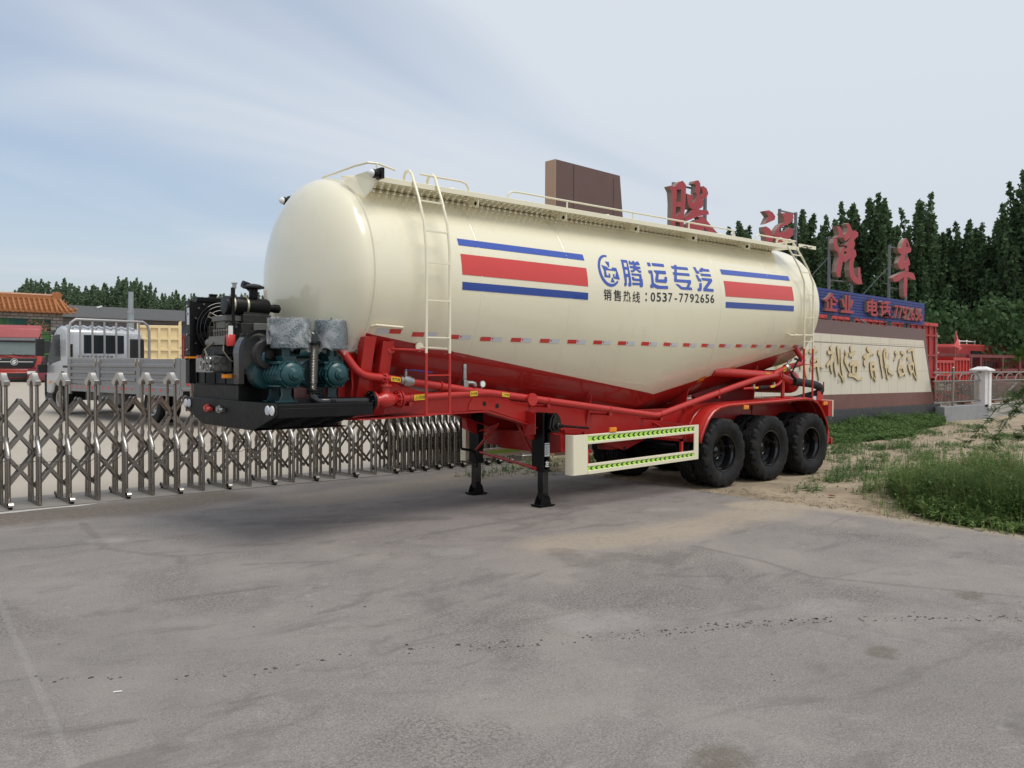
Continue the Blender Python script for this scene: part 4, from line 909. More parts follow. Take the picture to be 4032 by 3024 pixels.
# ================================================================ GROUND
def zyard(y):
    P = [(-1e9, 0), (4.7, 0), (10, .46), (17, .52), (36, .92), (60, 1.3), (1e9, 1.3)]
    for (a, b), (c, d) in zip(P, P[1:]):
        if a <= y <= c: return b+(d-b)*(y-a)/(c-a)
    return 0
def sheet(name, xs, ys, zf, mt):
    m = MB(); nx = len(xs)
    m.add([(x, y, zf(x, y)) for y in ys for x in xs], [(j*nx+i, j*nx+i+1, (j+1)*nx+i+1, (j+1)*nx+i) for j in range(len(ys)-1) for i in range(nx-1)])
    return tag(m.build(name, mt, None, 60, fixn=False), kind='structure')
def lin(a, b, n): return [a+(b-a)*i/n for i in range(n+1)]
def seg_mask(t, co, pts, wd, wob=.25, sc=2.2):
    """1 near the polyline (x, y), falling to 0 at width wd, edge broken by noise"""
    sp = node(t, 'ShaderNodeSeparateXYZ'); lk(t, co, sp.inputs[0]); X, Y = sp.outputs[0], sp.outputs[1]; res = None
    nz = mth(t, 'MULTIPLY', mth(t, 'SUBTRACT', noise_(t, co, sc, 5, .65), .5), wob*2)
    for (ax, ay), (bx, by) in zip(pts, pts[1:]):
        dx, dy = bx-ax, by-ay; L2 = dx*dx+dy*dy
        px = mth(t, 'SUBTRACT', X, ax); py = mth(t, 'SUBTRACT', Y, ay)
        h = mth(t, 'DIVIDE', mth(t, 'ADD', mth(t, 'MULTIPLY', px, dx), mth(t, 'MULTIPLY', py, dy)), L2, True)
        ex = mth(t, 'SUBTRACT', px, mth(t, 'MULTIPLY', h, dx)); ey = mth(t, 'SUBTRACT', py, mth(t, 'MULTIPLY', h, dy))
        d = mth(t, 'SQRT', mth(t, 'ADD', mth(t, 'MULTIPLY', ex, ex), mth(t, 'MULTIPLY', ey, ey)))
        res = d if res is None else mth(t, 'MINIMUM', res, d)
    msk = mrange(t, mth(t, 'ADD', res, nz), wd, wd*.35, 0, 1)
    return mth(t, 'MULTIPLY', msk, mrange(t, noise_(t, co, 14, 5, .75), .30, .56, .25, 1))
def asphalt():
    m, t, b = pb('dusty_asphalt'); co = coords(t)
    fine = noise_(t, co, 75, 5, .75); mid = noise_(t, co, 9, 6, .65); big = noise_(t, co, .7, 6, .6, .6); bg2 = noise_(t, co, .22, 4, .6, .4)
    c = mixc_(t, mrange(t, fine, .3, .72), (.125, .109, .101), (.375, .337, .314))
    c = mixc_(t, mrange(t, mid, .35, .7, 0, .40), c, (.205, .188, .172)); n25 = noise_(t, co, 26, 4, .7); c = mixc_(t, mrange(t, n25, .50, .70, 0, .5), c, (.115, .102, .092)); n2b = noise_(t, co, 3.0, 7, .72, .6); c = mixc_(t, mrange(t, n2b, .50, .66, 0, .42), c, (.15, .136, .125)); n4b = noise_(t, co, 5.5, 6, .7, .3); c = mixc_(t, mrange(t, n4b, .56, .70, 0, .40), c, (.36, .335, .30))
    c = mixc_(t, mrange(t, big, .42, .68, 0, .48), c, (.315, .278, .248))
    c = mixc_(t, mrange(t, bg2, .45, .68, 0, .38), c, (.155, .145, .143))
    st = noise_(t, co, 1.5, 7, .7, 1.2, (.45, 1.2, 1)); c = mixc_(t, mrange(t, st, .52, .68, 0, .55), c, (.120, .106, .098))
    vr = node(t, 'ShaderNodeTexVoronoi'); lk(t, co, vr.inputs['Vector']); vr.inputs['Scale'].default_value = 110
    peb = mth(t, 'MULTIPLY', mrange(t, vr.outputs['Distance'], .26, .12), mrange(t, mid, .45, .65)); c = mixc_(t, mth(t, 'MULTIPLY', peb, .28), c, (.42, .39, .36))
    agg = noise_(t, co, .55, 4, .6, .5); c = mixc_(t, mth(t, 'MULTIPLY', mrange(t, agg, .50, .66), mrange(t, noise_(t, co, 40, 4, .8), .46, .60, 0, .75)), c, (.085, .075, .068))
    # blown sand: along the dirt verge, and the patch by the wheels
    SAND = (.38, .315, .235)
    verge = seg_mask(t, co, [(-.35, -9), (-.45, -4.2), (-.5, -3.0), (-1.2, -2.6)], .60, .28, 1.3)
    patch = seg_mask(t, co, [(-5.2, -2.75), (-3.9, -3.0), (-2.6, -3.0), (-1.2, -3.0)], .62, .34, 1.0)
    back = seg_mask(t, co, [(-5.6, 1.9), (-3.5, 2.1), (-.8, 2.5)], .9, .45, .8)
    dust = mth(t, 'MAXIMUM', verge, mth(t, 'MAXIMUM', mth(t, 'MULTIPLY', patch, .72), mth(t, 'MULTIPLY', back, .6)))
    dust = mth(t, 'MULTIPLY', dust, mrange(t, mid, .2, .55, .55, 1)); c = mixc_(t, dust, c, SAND)
    # tar-dark damp patches and cracks
    damp = seg_mask(t, co, [(-12, 2.85), (-9, 2.80), (-7.7, 2.62), (-6.7, 2.95)], .80, .14, 1.4); c = mixc_(t, mth(t, 'MULTIPLY', damp, .88), c, (.125, .100, .076))
    for pts, wd in (([(-8.78, 1.9), (-8.92, .74), (-9.0, .19), (-8.8, -.3), (-8.54, -.72), (-8.62, -.98)], .075), ([(-8.2, -1.45), (-7.5, -1.84)], .05),
                    ([(-5.40, -3.0), (-5.66, -3.60), (-5.1, -3.5), (-4.9, -4.0), (-4.6, -3.9)], .24), ([(-4.1, -3.74), (-4.15, -4.6), (-4.36, -5.3), (-4.12, -5.8), (-3.6, -6.9)], .055), ([(-6.9, .3), (-6.2, .0), (-5.2, -.6)], .22)):
        c = mixc_(t, mth(t, 'MULTIPLY', seg_mask(t, co, pts, wd, wd*.9, 5), .40), c, (.10, .088, .078))
    for x, y, r in ((-8.17, -7.03, .20), (-5.95, -6.75, .14), (-3.95, -6.55, .16), (-8.1, -.1, .0), (-7.3, -4.6, .0)):
        if r: c = mixc_(t, mth(t, 'MULTIPLY', seg_mask(t, co, [(x-.05, y), (x+.05, y+.04)], r, .09, 6), .62), c, (.10, .078, .05))
    for x, y, r in ((-8.88, .62, .16), (-6.9, -5.0, .38), (-5.2, -5.9, .3), (-2.5, -2.0, .18), (-6.3, -2.3, .2)):
        c = mixc_(t, mth(t, 'MULTIPLY', seg_mask(t, co, [(x-.1, y+.05), (x+.1, y-.05)], r, .12, 3), .35), c, (.36, .34, .325))
    seam = seg_mask(t, co, [(-10.22, -.8), (-10.28, -1.45), (-10.62, -5.02), (-10.9, -8)], .035, .012, 6); c = mixc_(t, mth(t, 'MULTIPLY', seam, .16), c, (.42, .40, .37))
    lk(t, c, b.inputs['Base Color']); b.inputs['Roughness'].default_value = .86
    hb = mth(t, 'ADD', mth(t, 'MULTIPLY', fine, .6), mth(t, 'MULTIPLY', vr.outputs['Distance'], .5)); bump_(t, b, hb, .55, .012)
    return m
def dirt():
    m, t, b = pb('sandy_dirt'); co = coords(t)
    a = noise_(t, co, 1.1, 7, .65, .8); f = noise_(t, co, 30, 5, .7); s2 = noise_(t, co, 3.2, 6, .7, 1.0, (.5, 1.4, 1))
    c = mixc_(t, mrange(t, a, .35, .68), (.25, .195, .132), (.41, .33, .228)); c = mixc_(t, mrange(t, s2, .52, .72, 0, .6), c, (.20, .155, .105)); c = mixc_(t, mrange(t, f, .55, .8, 0, .4), c, (.16, .13, .10))
    lk(t, c, b.inputs['Base Color']); b.inputs['Roughness'].default_value = .95; bump_(t, b, mth(t, 'ADD', mth(t, 'MULTIPLY', f, .35), s2), .7, .05); return m
def concrete(name, c0, c1, stain=.3):
    m, t, b = pb(name); co = coords(t)
    c = mixc_(t, noise_(t, co, .8, 6, .6, .5), c0, c1); c = mixc_(t, mrange(t, noise_(t, co, 2.6, 6, .7, .8), .54, .75, 0, stain), c, tuple(x*.55 for x in c0)); c = mixc_(t, mrange(t, noise_(t, co, 50, 4, .7), .5, .8, 0, .25), c, tuple(x*.6 for x in c0))
    lk(t, c, b.inputs['Base Color']); b.inputs['Roughness'].default_value = .88; bump_(t, b, noise_(t, co, 60, 4), .25, .01); return m
M_dirt = dirt(); M_asph = asphalt()
xs = sorted(set([-900, -400, -150, -60] + lin(-30, 40, 70) + [60, 150, 400, 900])); ys = sorted(set([-600, -200, -60] + lin(-16, 5, 42) + [4.7, 7, 10, 13.5, 17, 26, 36, 48, 60, 120, 400, 1500]))
def zground(x, y):
    z = zyard(y)-.006
    if -.6 < x < 30 and -16 < y < 4.5: z += .035*(mnoise.noise(Vector((x*.35, y*.35, 3)))+.35)*min(1, max(0, (x+.6)/2)) * (0 if (x < 3.3 and -1.8 < y < 1.8) else 1)
    return z
sheet('ground', xs, ys, zground, M_dirt)
def road_edge(y): return -.62 + .16*mnoise.noise(Vector((y*.5, 1.7, 0))) + .07*mnoise.noise(Vector((y*2.1, 5, 0)))
m = MB(); yy = lin(-16, 3.45, 130); vs = []
for y in yy:
    e = road_edge(y) - (max(0, 2.6+y)*.55 if y > -2.6 and y < 0 else (2.6*.55*max(0, 1-y/1.2) if 0 <= y < 1.2 else 0))*0
    vs += [(-60, y, 0), (-20, y, 0), (-8, y, 0), (-3, y, 0), (e, y, 0)]
m.add(vs, [(j*5+i, j*5+i+1, (j+1)*5+i+1, (j+1)*5+i) for j in range(len(yy)-1) for i in range(4)])
m.add([(-60, -90, 0), (-.6, -90, 0), (-.6, -16, 0), (-60, -16, 0)], [(0,1,2,3)])
tag(m.build('road', M_asph, None, 0, fixn=False), kind='structure')
sheet('yard', lin(-60, 14, 8), [4.62, 7, 10, 13.5, 17, 26, 36, 48, 60], lambda x, y: zyard(y)+.004, concrete('yard_concrete', (.36, .315, .26), (.45, .40, .335), .22))
m = MB(); m.box(-30, -.05, 3.45, 4.62, -.05, .012); tag(m.build('gate_track', concrete('track_concrete', (.20, .185, .165), (.27, .25, .225), .4), None, 0), kind='structure')
# chalky spill in front of the track and droplet trail on the asphalt
m = MB(); random.seed(3); P = []
for i in range(40):
    x = -10.6+i*.065; P.append((x, 3.42-.02*random.random(), 3.20+.10*mnoise.noise(Vector((x*3, 0, 0)))+.14*max(0, (i-6)/34)))
vs = [(x, y1, .0045) for x, y1, y0 in P]+[(x, min(y0, y1-.004), .0045) for x, y1, y0 in P]; n = len(P)
m.add(vs, [(i, i+1, n+i+1, n+i) for i in range(n-1)])
tag(m.build('lime_spill', concrete('lime_wash', (.42, .40, .37), (.52, .50, .47), .3), None, 0), kind='structure')
m = MB(); random.seed(11)
def drop(x, y, r, mm=m):
    n = 9; vs = [(x+r*(1+.35*random.uniform(-1, 1))*math.cos(2*PI*i/n), y+r*(.8+.35*random.uniform(-1, 1))*math.sin(2*PI*i/n), .0035) for i in range(n)]; mm.add(vs, [tuple(range(n))])
trail = [(-10.58, -3.50), (-9.98, -3.97), (-9.36, -4.34), (-8.63, -4.49), (-8.06, -4.78), (-7.17, -5.26), (-6.27, -5.65), (-5.45, -6.10), (-4.31, -7.06)]
for (ax, ay), (bx, by) in zip(trail, trail[1:]):
    dens = 15 if ax < -8 else (44 if ax < -6.5 else 60)
    for k in range(dens):
        u = random.random(); s = random.gauss(0, .07 if k % 3 else .012); r = abs(random.gauss(.003, .006))+.002
        drop(ax+(bx-ax)*u - s*.5, ay+(by-ay)*u + s, r)
    if ax > -8.2:
        for k in range(24):
            u = random.random(); drop(ax+(bx-ax)*u, ay+(by-ay)*u-.10+random.gauss(0, .010), random.uniform(.003, .010))
for k in range(60): drop(random.uniform(-10.5, -3.5), random.uniform(-7, -1.5), abs(random.gauss(.004, .003))+.002)
tag(m.build('water_drops', mat('wet_spot', (.055, .045, .040), .45, 0, .3, 20), None, 0, fixn=False), kind='stuff', label='trail of dark splashes across the asphalt', cat='splashes')
m = MB(); m.cyl((-10.18, -4.13, .006), (-10.135, -4.145, .006), .0042, 8); tag(m.build('cigarette_butt', M_white), 'white cigarette butt lying on the asphalt', 'cigarette butt')
random.seed(5)
def scrap(x, y, s, mt, lab):
    m = MB(); n = 7; vs = [(x, y, zground(x, y)+.035*s/.1)]
    for i in range(n):
        a = 2*PI*i/n; r = s*random.uniform(.6, 1.2); vs.append((x+r*math.cos(a), y+r*.7*math.sin(a), zground(x, y)+.012+random.uniform(0, .03)))
    m.add(vs, [(0, 1+i, 1+(i+1) % n) for i in range(n)]); o = m.build('litter', mt, None, 0); s_ = o.modifiers.new('t', 'SOLIDIFY'); s_.thickness = .004
    tag(o, lab, 'litter', 'scraps of litter on the dirt')
M_bag = mat('pale_plastic', (.62, .60, .56), .4, 0, .1, 20); M_rust = mat('rusty_scrap', (.22, .06, .035), .8, 0, .3, 20)
scrap(22.3, 3.2, .16, M_bag, 'crumpled pale plastic bag below the grey fence base'); scrap(20.6, 2.6, .10, M_bag, 'dirty white rag at the corner of the sign wall')
scrap(.30, -2.9, .07, M_rust, 'rust red scrap on sand in front of the rear wheel'); scrap(.35, -3.75, .06, M_bag, 'small white wrapper by the left tip of the weed clump'); scrap(-.30, -4.45, .07, M_bag, 'crumpled white tissue in front of the weed clump'); scrap(8.0, .4, .09, M_bag, 'white polystyrene chip beyond the rear wheels')
# ================================================================ RETRACTABLE GATE
GT = thing('folding_gate', 'stainless steel folding gate of lattice arms and arched posts', 'gate', (-5, 3.9, 0))
gx = [-8.87+.375*k for k in range(-5, 14)] + [-3.55, -3.17] + [-2.99+.1478*k for k in range(19)]
YC = 3.89
def gframe(i, x):
    f = MB(); r = .0235
    for s in (-1, 1):
        f.tube([(x, YC+s*.165, 1.66), (x, YC+s*.165, .03)], r, 10)
        f.tube([(x, YC+s*.30, .72), (x, YC+s*.30, .02)], r*1.02, 10)
    f.box(x-.015, x+.015, YC-.30, YC+.30, .03, .065)
    fo = f.build('gate_frame', M_stain, GT, 40)
    for s in (-1, 1):
        b = MB(); b.tube([(x, YC+s*.170, .91), (x, YC+s*.175, .88), (x, YC+s*.24, .80), (x, YC+s*.285, .74), (x, YC+s*.30, .68)], .031, 10)
        b.tube([(x, YC+s*.168, .955), (x, YC+s*.168, .885)], .033, 10)
        b.build('bent_sleeve', M_stainb, fo, 40)
    h = MB(); out_ = [(-.30, 1.655), (-.305, 1.715), (-.24, 1.725), (-.15, 1.755), (-.085, 1.80), (-.06, 1.822), (.06, 1.822), (.085, 1.80), (.15, 1.755), (.24, 1.725), (.305, 1.715), (.30, 1.655), (.20, 1.635), (.125, 1.64), (.095, 1.69), (0, 1.735), (-.095, 1.69), (-.125, 1.64), (-.20, 1.635)]
    h.pyz([(YC+a*.83, z) for a, z in out_], x-.036, x+.036); h.build('post_head', M_stainb, fo, 30, bevel=.005)
    if i % 2 == 0:
        wm = MB(); yw = YC-.385
        wm.lathe([(.026, -.02), (.046, -.02), (.046, .02), (.026, .02)], (x, yw, .048), (1,0,0), 14); wm.lathe([(.046, -.02), (.046, .02)], (x, YC+.385, .048), (1,0,0), 14); wm.build('castor', M_rubber, fo)
        for s in (-1, 1):
            n = 8; k = MB()
            for j in range(n):
                a0, a1 = PI*j/n, PI*(j+1)/n; q = [(YC+s*.385+rr*math.cos(a), .05+rr*math.sin(a)) for rr, a in ((.062, a0), (.062, a1), (.052, a1), (.052, a0))]; k.pyz(q, x-.03, x+.03)
            k.bar((x, YC+s*.31, .13), (x, YC+s*.33, .23), .045, .012); k.build('castor_guard', M_stain, fo, 30)
for i, x in enumerate(gx): gframe(i, x)
# lazy-tong arms: from each mid-span apex both ways down over two and a half bays
mids = [(a+b)/2 for a, b in zip(gx, gx[1:])]
stops = sorted([(x, 0) for x in gx]+[(x, 1) for x in mids]); sx = [s[0] for s in stops]
rear_arms = MB(); zl = [1.445, 1.205, .965, .725, .485, .245]
for k, (x, mid) in enumerate(stops):
    if not mid: continue
    for d, back in ((-1, 0), (1, 0), (-1, 1), (1, 1)):
        pts = [(sx[k+d*j], zl[j]) for j in range(6) if 0 <= k+d*j < len(sx)]
        if len(pts) < 2: continue
        merged = back and k > 20
        a = rear_arms if merged else MB()
        for y in ((YC+.075 if back else YC-.105)+(.012 if d > 0 else 0),):
            for p, q in zip(pts, pts[1:]): a.bar((p[0], y, p[1]), (q[0], y, q[1]), .010, .040, (0,0,1))
            if d > 0: a.cyl((x, y-.025, 1.445), (x, y+.015, 1.445), .026, 10)
            a.cyl((pts[-1][0], y-.02, pts[-1][1]), (pts[-1][0], y+.01, pts[-1][1]), .022, 8)
        if not merged: a.build('lattice_arm', M_stain, GT, 40)
tag(rear_arms.build('lattice_arm', M_stain, GT, 40), kind='stuff')
m = MB(); random.seed(2)
for k in range(2, 16):
    a, b = gx[k], gx[k+1]; m.tube([(a+(b-a)*u, YC-.12, .62-.06*math.sin(PI*u)+.03*math.sin(6*u+k)) for u in (0, .15, .3, .5, .7, .85, 1)], .004, 5)
m.build('cable', M_black, GT)
m = MB(); m.box(-.12, .25, 3.55, 4.25, 0, .14); m.box(-.1, .22, 3.6, 4.2, .14, 1.5); m.pxz([(-.1, 1.5), (.22, 1.5), (.18, 1.62), (-.06, 1.62)], 3.6, 4.2); m.build('motor_head', M_stainb, GT, bevel=.02)
# ================================================================ SIGN WALL, GATE PYLON, BOARDS
M_gran = mat('red_granite', (.15, .088, .082), .45, 0, .12, 30, .05, 90, 0, dust=.12); M_gran2 = mat('red_granite_base', (.17, .07, .058), .42, 0, .2, 4, .05, 90, 0, dust=.1)
M_dgr = mat('dark_granite', (.045, .045, .05), .5, 0, .2, 9, .05, 60, 0, dust=.1)
def tile_mat():
    m, t, b = pb('cream_wall_tile'); co = coords(t); sp = node(t, 'ShaderNodeSeparateXYZ'); lk(t, co, sp.inputs[0])
    cb = node(t, 'ShaderNodeCombineXYZ'); lk(t, sp.outputs[0], cb.inputs[0]); lk(t, sp.outputs[2], cb.inputs[1])
    br = node(t, 'ShaderNodeTexBrick'); lk(t, cb.outputs[0], br.inputs['Vector']); br.offset = 0; br.inputs['Scale'].default_value = 1.0; br.inputs['Brick Width'].default_value = .62; br.inputs['Row Height'].default_value = .9; br.inputs['Mortar Size'].default_value = .006
    br.inputs['Color1'].default_value = (.66, .60, .49, 1); br.inputs['Color2'].default_value = (.70, .64, .525, 1); br.inputs['Mortar'].default_value = (.36, .31, .24, 1)
    c = mixc_(t, mrange(t, noise_(t, co, 3, 6, .7, .5, (1, 1, .3)), .52, .78, 0, .3), br.outputs[0], (.44, .38, .29)); lk(t, c, b.inputs['Base Color']); b.inputs['Roughness'].default_value = .5; return m
SW = thing('sign_wall', 'red granite sign wall with cream panel and gold characters beside the fence', 'sign wall', (12, 4.3, 0))
Y0 = 4.2
m = MB(); m.pxz([(3.3, .60), (20.20, .60), (19.44, 3.27), (3.3, 3.50)], Y0, Y0+.55); m.build('wall_body', M_gran, SW, bevel=.01)
m = MB(); m.box(3.2, 20.55, Y0-.10, Y0+.65, -.05, .62); m.build('wall_base', M_dgr, SW, bevel=.01)
m = MB(); m.pxz([(3.3, .623), (20.19, .623), (20.04, 1.055), (3.3, 1.135)], Y0-.03, Y0); m.build('lower_band', M_gran2, SW, bevel=.005)
m = MB(); m.pxz([(5.0, 1.13), (19.98, 1.058), (19.30, 2.875), (5.0, 3.02)], Y0-.015, Y0+.001); m.build('cream_panel', tile_mat(), SW, 0)
m = MB(); m.pxz([(5.0, 2.73), (19.43, 2.62), (19.43, 2.635), (5.0, 2.745)], Y0-.018, Y0-.0151); m.build('panel_joint', M_dgr, SW, 0)
def at_plane(px, py, y, org, sc):
    X, Y = org[0]+px/sc, org[1]+py/sc; r = CF + CR*((X-2016)/3429.3) + CU*((1512-Y)/3429.3); k = (y-CP.y)/r.y; p = CP+r*k; return p.x, p.z
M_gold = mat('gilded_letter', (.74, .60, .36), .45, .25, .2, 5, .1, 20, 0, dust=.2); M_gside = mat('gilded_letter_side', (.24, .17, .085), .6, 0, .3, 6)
QO, QS = (3100, 1150), 3.017
GOLD = {
 '汽': [[(180,640),(165,700),(178,715)],[(178,760),(170,800)],[(172,850),(160,920)],[(215,640),(200,720)],[(195,720),(250,700)],[(190,790),(240,770)],[(215,850),(230,960),(240,1010),(262,985)]],
 '车': [[(335,645),(322,700),(312,765)],[(265,690),(285,705),(370,692)],[(312,765),(298,830),(365,790)],[(275,915),(345,865),(430,905)],[(362,790),(368,920),(380,1055)]],
 '制': [[(515,640),(530,690),(540,740)],[(490,690),(500,720),(575,715)],[(470,880),(510,830),(585,775)],[(548,720),(525,800),(520,900),(535,970)],[(565,830),(572,920),(580,1010)],[(598,640),(608,740),(612,860)],[(640,700),(648,850),(675,1050),(650,1010),(615,960)]],
 '造': [[(755,640),(768,720),(772,790)],[(735,735),(760,745),(812,705)],[(690,720),(712,740),(690,800),(705,860),(745,960),(728,1000)],[(742,862),(800,835),(842,815)],[(785,875),(772,970)],[(785,872),(835,865),(825,968),(775,960)],[(728,985),(790,990),(850,1035),(900,1015)]],
 '有': [[(950,655),(975,700),(1035,740)],[(905,775),(950,748),(1010,735)],[(985,720),(945,790),(915,845),(935,890)],[(990,830),(998,940),(1010,1025)],[(992,865),(1030,850),(1045,940),(1055,1050),(1022,1005)],[(1005,925),(1035,912)]],
 '限': [[(1085,690),(1105,760),(1120,880),(1140,1025)],[(1080,740),(1115,700)],[(1150,705),(1175,690),(1180,780),(1160,800)],[(1150,705),(1160,820),(1190,1030)],[(1155,885),(1215,880)],[(1195,925),(1230,960),(1262,985)],[(1190,1030),(1215,990)]],
 '公': [[(1282,705),(1302,750),(1270,812)],[(1350,712),(1390,735),(1375,775),(1340,805)],[(1345,800),(1332,880),(1320,930),(1338,990)],[(1338,900),(1375,890),(1390,950),(1405,1000)],[(1330,990),(1395,965)]],
 '司': [[(1432,705),(1490,682),(1500,740),(1515,830),(1545,1030),(1520,1000),(1498,958)],[(1428,795),(1478,772)],[(1440,855),(1455,920),(1465,970)],[(1445,865),(1492,850),(1495,945)],[(1460,960),(1500,935)]],
}
def brush(strokes, org, sc, y, wd, thick, name, mt, par):
    """brush strokes swelling in the middle, cut from thick plate"""
    m = MB()
    for si, s in enumerate(strokes):
        P = [Vector(at_plane(px, py, y, org, sc)) for px, py in s]; Q = []
        for i in range(len(P)-1):
            p0, p1, p2, p3 = P[max(i-1, 0)], P[i], P[i+1], P[min(i+2, len(P)-1)]
            for k in range(6):
                u = k/6; Q.append(.5*((2*p1)+(p2-p0)*u+(2*p0-5*p1+4*p2-p3)*u*u+(3*p1-p0-3*p2+p3)*u**3))
        Q.append(P[-1]); n = len(Q); L = []; Rr = []
        for i, q in enumerate(Q):
            d = (Q[min(i+1, n-1)]-Q[max(i-1, 0)]).normalized(); nn = Vector((-d.y, d.x)); u = i/(n-1); w_ = wd*(.55+.75*math.sin(PI*min(1, u*1.15+.12))**.8)*(1 if u < .9 else .75)
            L.append(q+nn*w_); Rr.append(q-nn*w_)
        for i in range(n-1): yo = y-.0005*(i % 3)-.0017*(si % 6); m.pxz([tuple(L[i]), tuple(L[i+1]), tuple(Rr[i+1]), tuple(Rr[i])], yo, yo+thick)
    for i, fc in enumerate(m.f):
        ys_ = [m.v[k][1] for k in fc]; m.mi[i] = 0 if max(ys_)-min(ys_) < .005 else 1
    return m.build(name, [mt, M_gside], par, 0)
for ch, st in GOLD.items(): brush(st, QO, QS, Y0-.055, .048, .026, 'gold_character', M_gold, SW)
for k, ch in enumerate('东腾运专用'):
    x = 5.0+k*1.22; m = MB(); v, f = fit_text(ch, x, x+.75, 1.5, 2.65, .012, .03); m.add([(a, Y0-.05+b, c) for a, b, c in v], f); m.build('gold_character', M_gold, SW, 0)
m = MB()
for x0, z0, w_ in ((13.5, 2.33, .55), (16.4, 2.22, .4), (13.4, 1.45, .3), (18.5, 1.5, .3)):
    for k in range(4): m.box(x0+k*w_/4, x0+k*w_/4+w_*.12, Y0-.0165, Y0-.0152, z0-random.random()*.05, z0+.16*random.random()+.03)
m.build('glue_mark', mat('glue_mark', (.33, .29, .23), .6, 0, .2, 9), SW, 0)
# pylon at the near end of the wall
m = MB(); m.pxz([(1.95, 0), (5.20, 0), (4.62, 6.66), (2.40, 6.72)], 5.30, 6.35) if False else None
PY = thing('gate_pylon', 'tall tapered brown granite gate pylon rising behind the tank', 'pylon', (3, 5.4, 0))
m = MB(); m.pxz([(1.19, -.02), (3.95, -.02), (3.22, 6.30), (1.19, 6.36)], 4.0, 4.32); m.build('pylon_face', mat('brown_cladding', (.125, .072, .062), .55, 0, .08, 2, .03, 30), PY, bevel=.006)
m = MB(); m.box(1.175, 1.189, 4.0, 4.32, 0, 6.36); m.build('side_cladding', mat('tan_cladding', (.46, .30, .20), .6, 0, .08, 2, .03, 30), PY, 0)
m = MB(); m.box(1.72, 1.735, 3.994, 3.9995, .1, 6.33); m.box(3.0, 3.008, 3.994, 3.9995, .1, 6.2); m.build('panel_joint', M_dgr, PY, 0)
# blue slatted board with red box letters
M_bs = mat('blue_slat', (.028, .042, .20), .5, 0, .14, 3, .05, 20, 0, dust=.06); M_rl = mat('faded_red_letter', (.36, .042, .052), .5, 0, .14, 3, .05, 20, 0, dust=.08); M_side = mat('letter_side', (.30, .21, .17), .55, .2, .3, 6)
BB = thing('slatted_sign_board', 'blue slatted sign board with red box letters above the wall', 'sign board', (13, 4.4, 3.4))
def bz(x): return 3.535-(x-12.1)*.0158, 4.325-(x-12.1)*.0186
m = MB(); xa, xb = 4.2, 19.37
for k in range(9):
    za, zb = bz(xa), bz(xb); h0, h1 = (za[1]-za[0])/9, (zb[1]-zb[0])/9
    q = [(xa, za[0]+k*h0), (xb, zb[0]+k*h1), (xb, zb[0]+(k+.86)*h1), (xa, za[0]+(k+.86)*h0)]; m.pxz(q, Y0+.0, Y0+.04)
m.build('slats', M_bs, BB, 0)
m = MB(); m.pxz([(xa, bz(xa)[0]), (xb, bz(xb)[0]), (xb, bz(xb)[1]-.02), (xa, bz(xa)[1]-.02)], Y0+.08, Y0+.085); m.build('backing_sheet', mat('board_backing', (.02, .022, .06), .7), BB, 0)
M_post = mat('grey_steel_post', (.16, .17, .175), .5, .5, .2, 6)
m = MB()
for x in (5.6, 7.3, 10.2, 11.3, 13.2, 14.6, 17.1, 18.4): m.box(x-.035, x+.035, Y0+.09, Y0+.16, 3.2, bz(x)[0]+.4)
for x in (12.2, 15.9, 17.6): m.bar((x, Y0+.2, 3.25), (x+.5, Y0+.9, 3.6), .04, .04)
m.build('support_post', M_post, BB, 0)
def letter(ch, x0, x1, z0, z1, par, off=.03, y=Y0-.10, name='sign_letter'):
    m = MB(); v, f = fit_text(ch, x0, x1, z0, z1, off, .5)
    if not v: return
    n = len(v); m.add([(a, (y if b < 0 else y+.10) if True else 0, c) for a, b, c in v], f)
    for i, fc in enumerate(m.f):
        ys_ = [m.v[k][1] for k in fc]; m.mi[i] = 0 if max(ys_)-min(ys_) < .01 else 1
    m.build(name, [M_rl, M_side], par, 0)
for ch, x0, x1 in (('流', 7.2, 8.0), ('一', 9.1, 9.9), ('级', 10.6, 11.4), ('企', 12.42, 13.25), ('业', 13.42, 14.2), ('电', 15.05, 15.78), ('话', 15.9, 16.66)):
    zb_, zt_ = bz((x0+x1)/2); letter(ch, x0, x1, zb_+.10, zt_-.13, BB)
m = MB(); m.box(16.72, 16.78, Y0-.1, Y0, 3.56, 3.62); m.box(16.72, 16.78, Y0-.1, Y0, 3.74, 3.80); m.build('sign_letter', M_rl, BB, 0)
for k, ch in enumerate('7792656'):
    x0 = 16.93+k*.303; zb_, zt_ = bz(x0); letter(ch, x0, x0+.262, zb_+.10, zb_+.55, BB, .012)
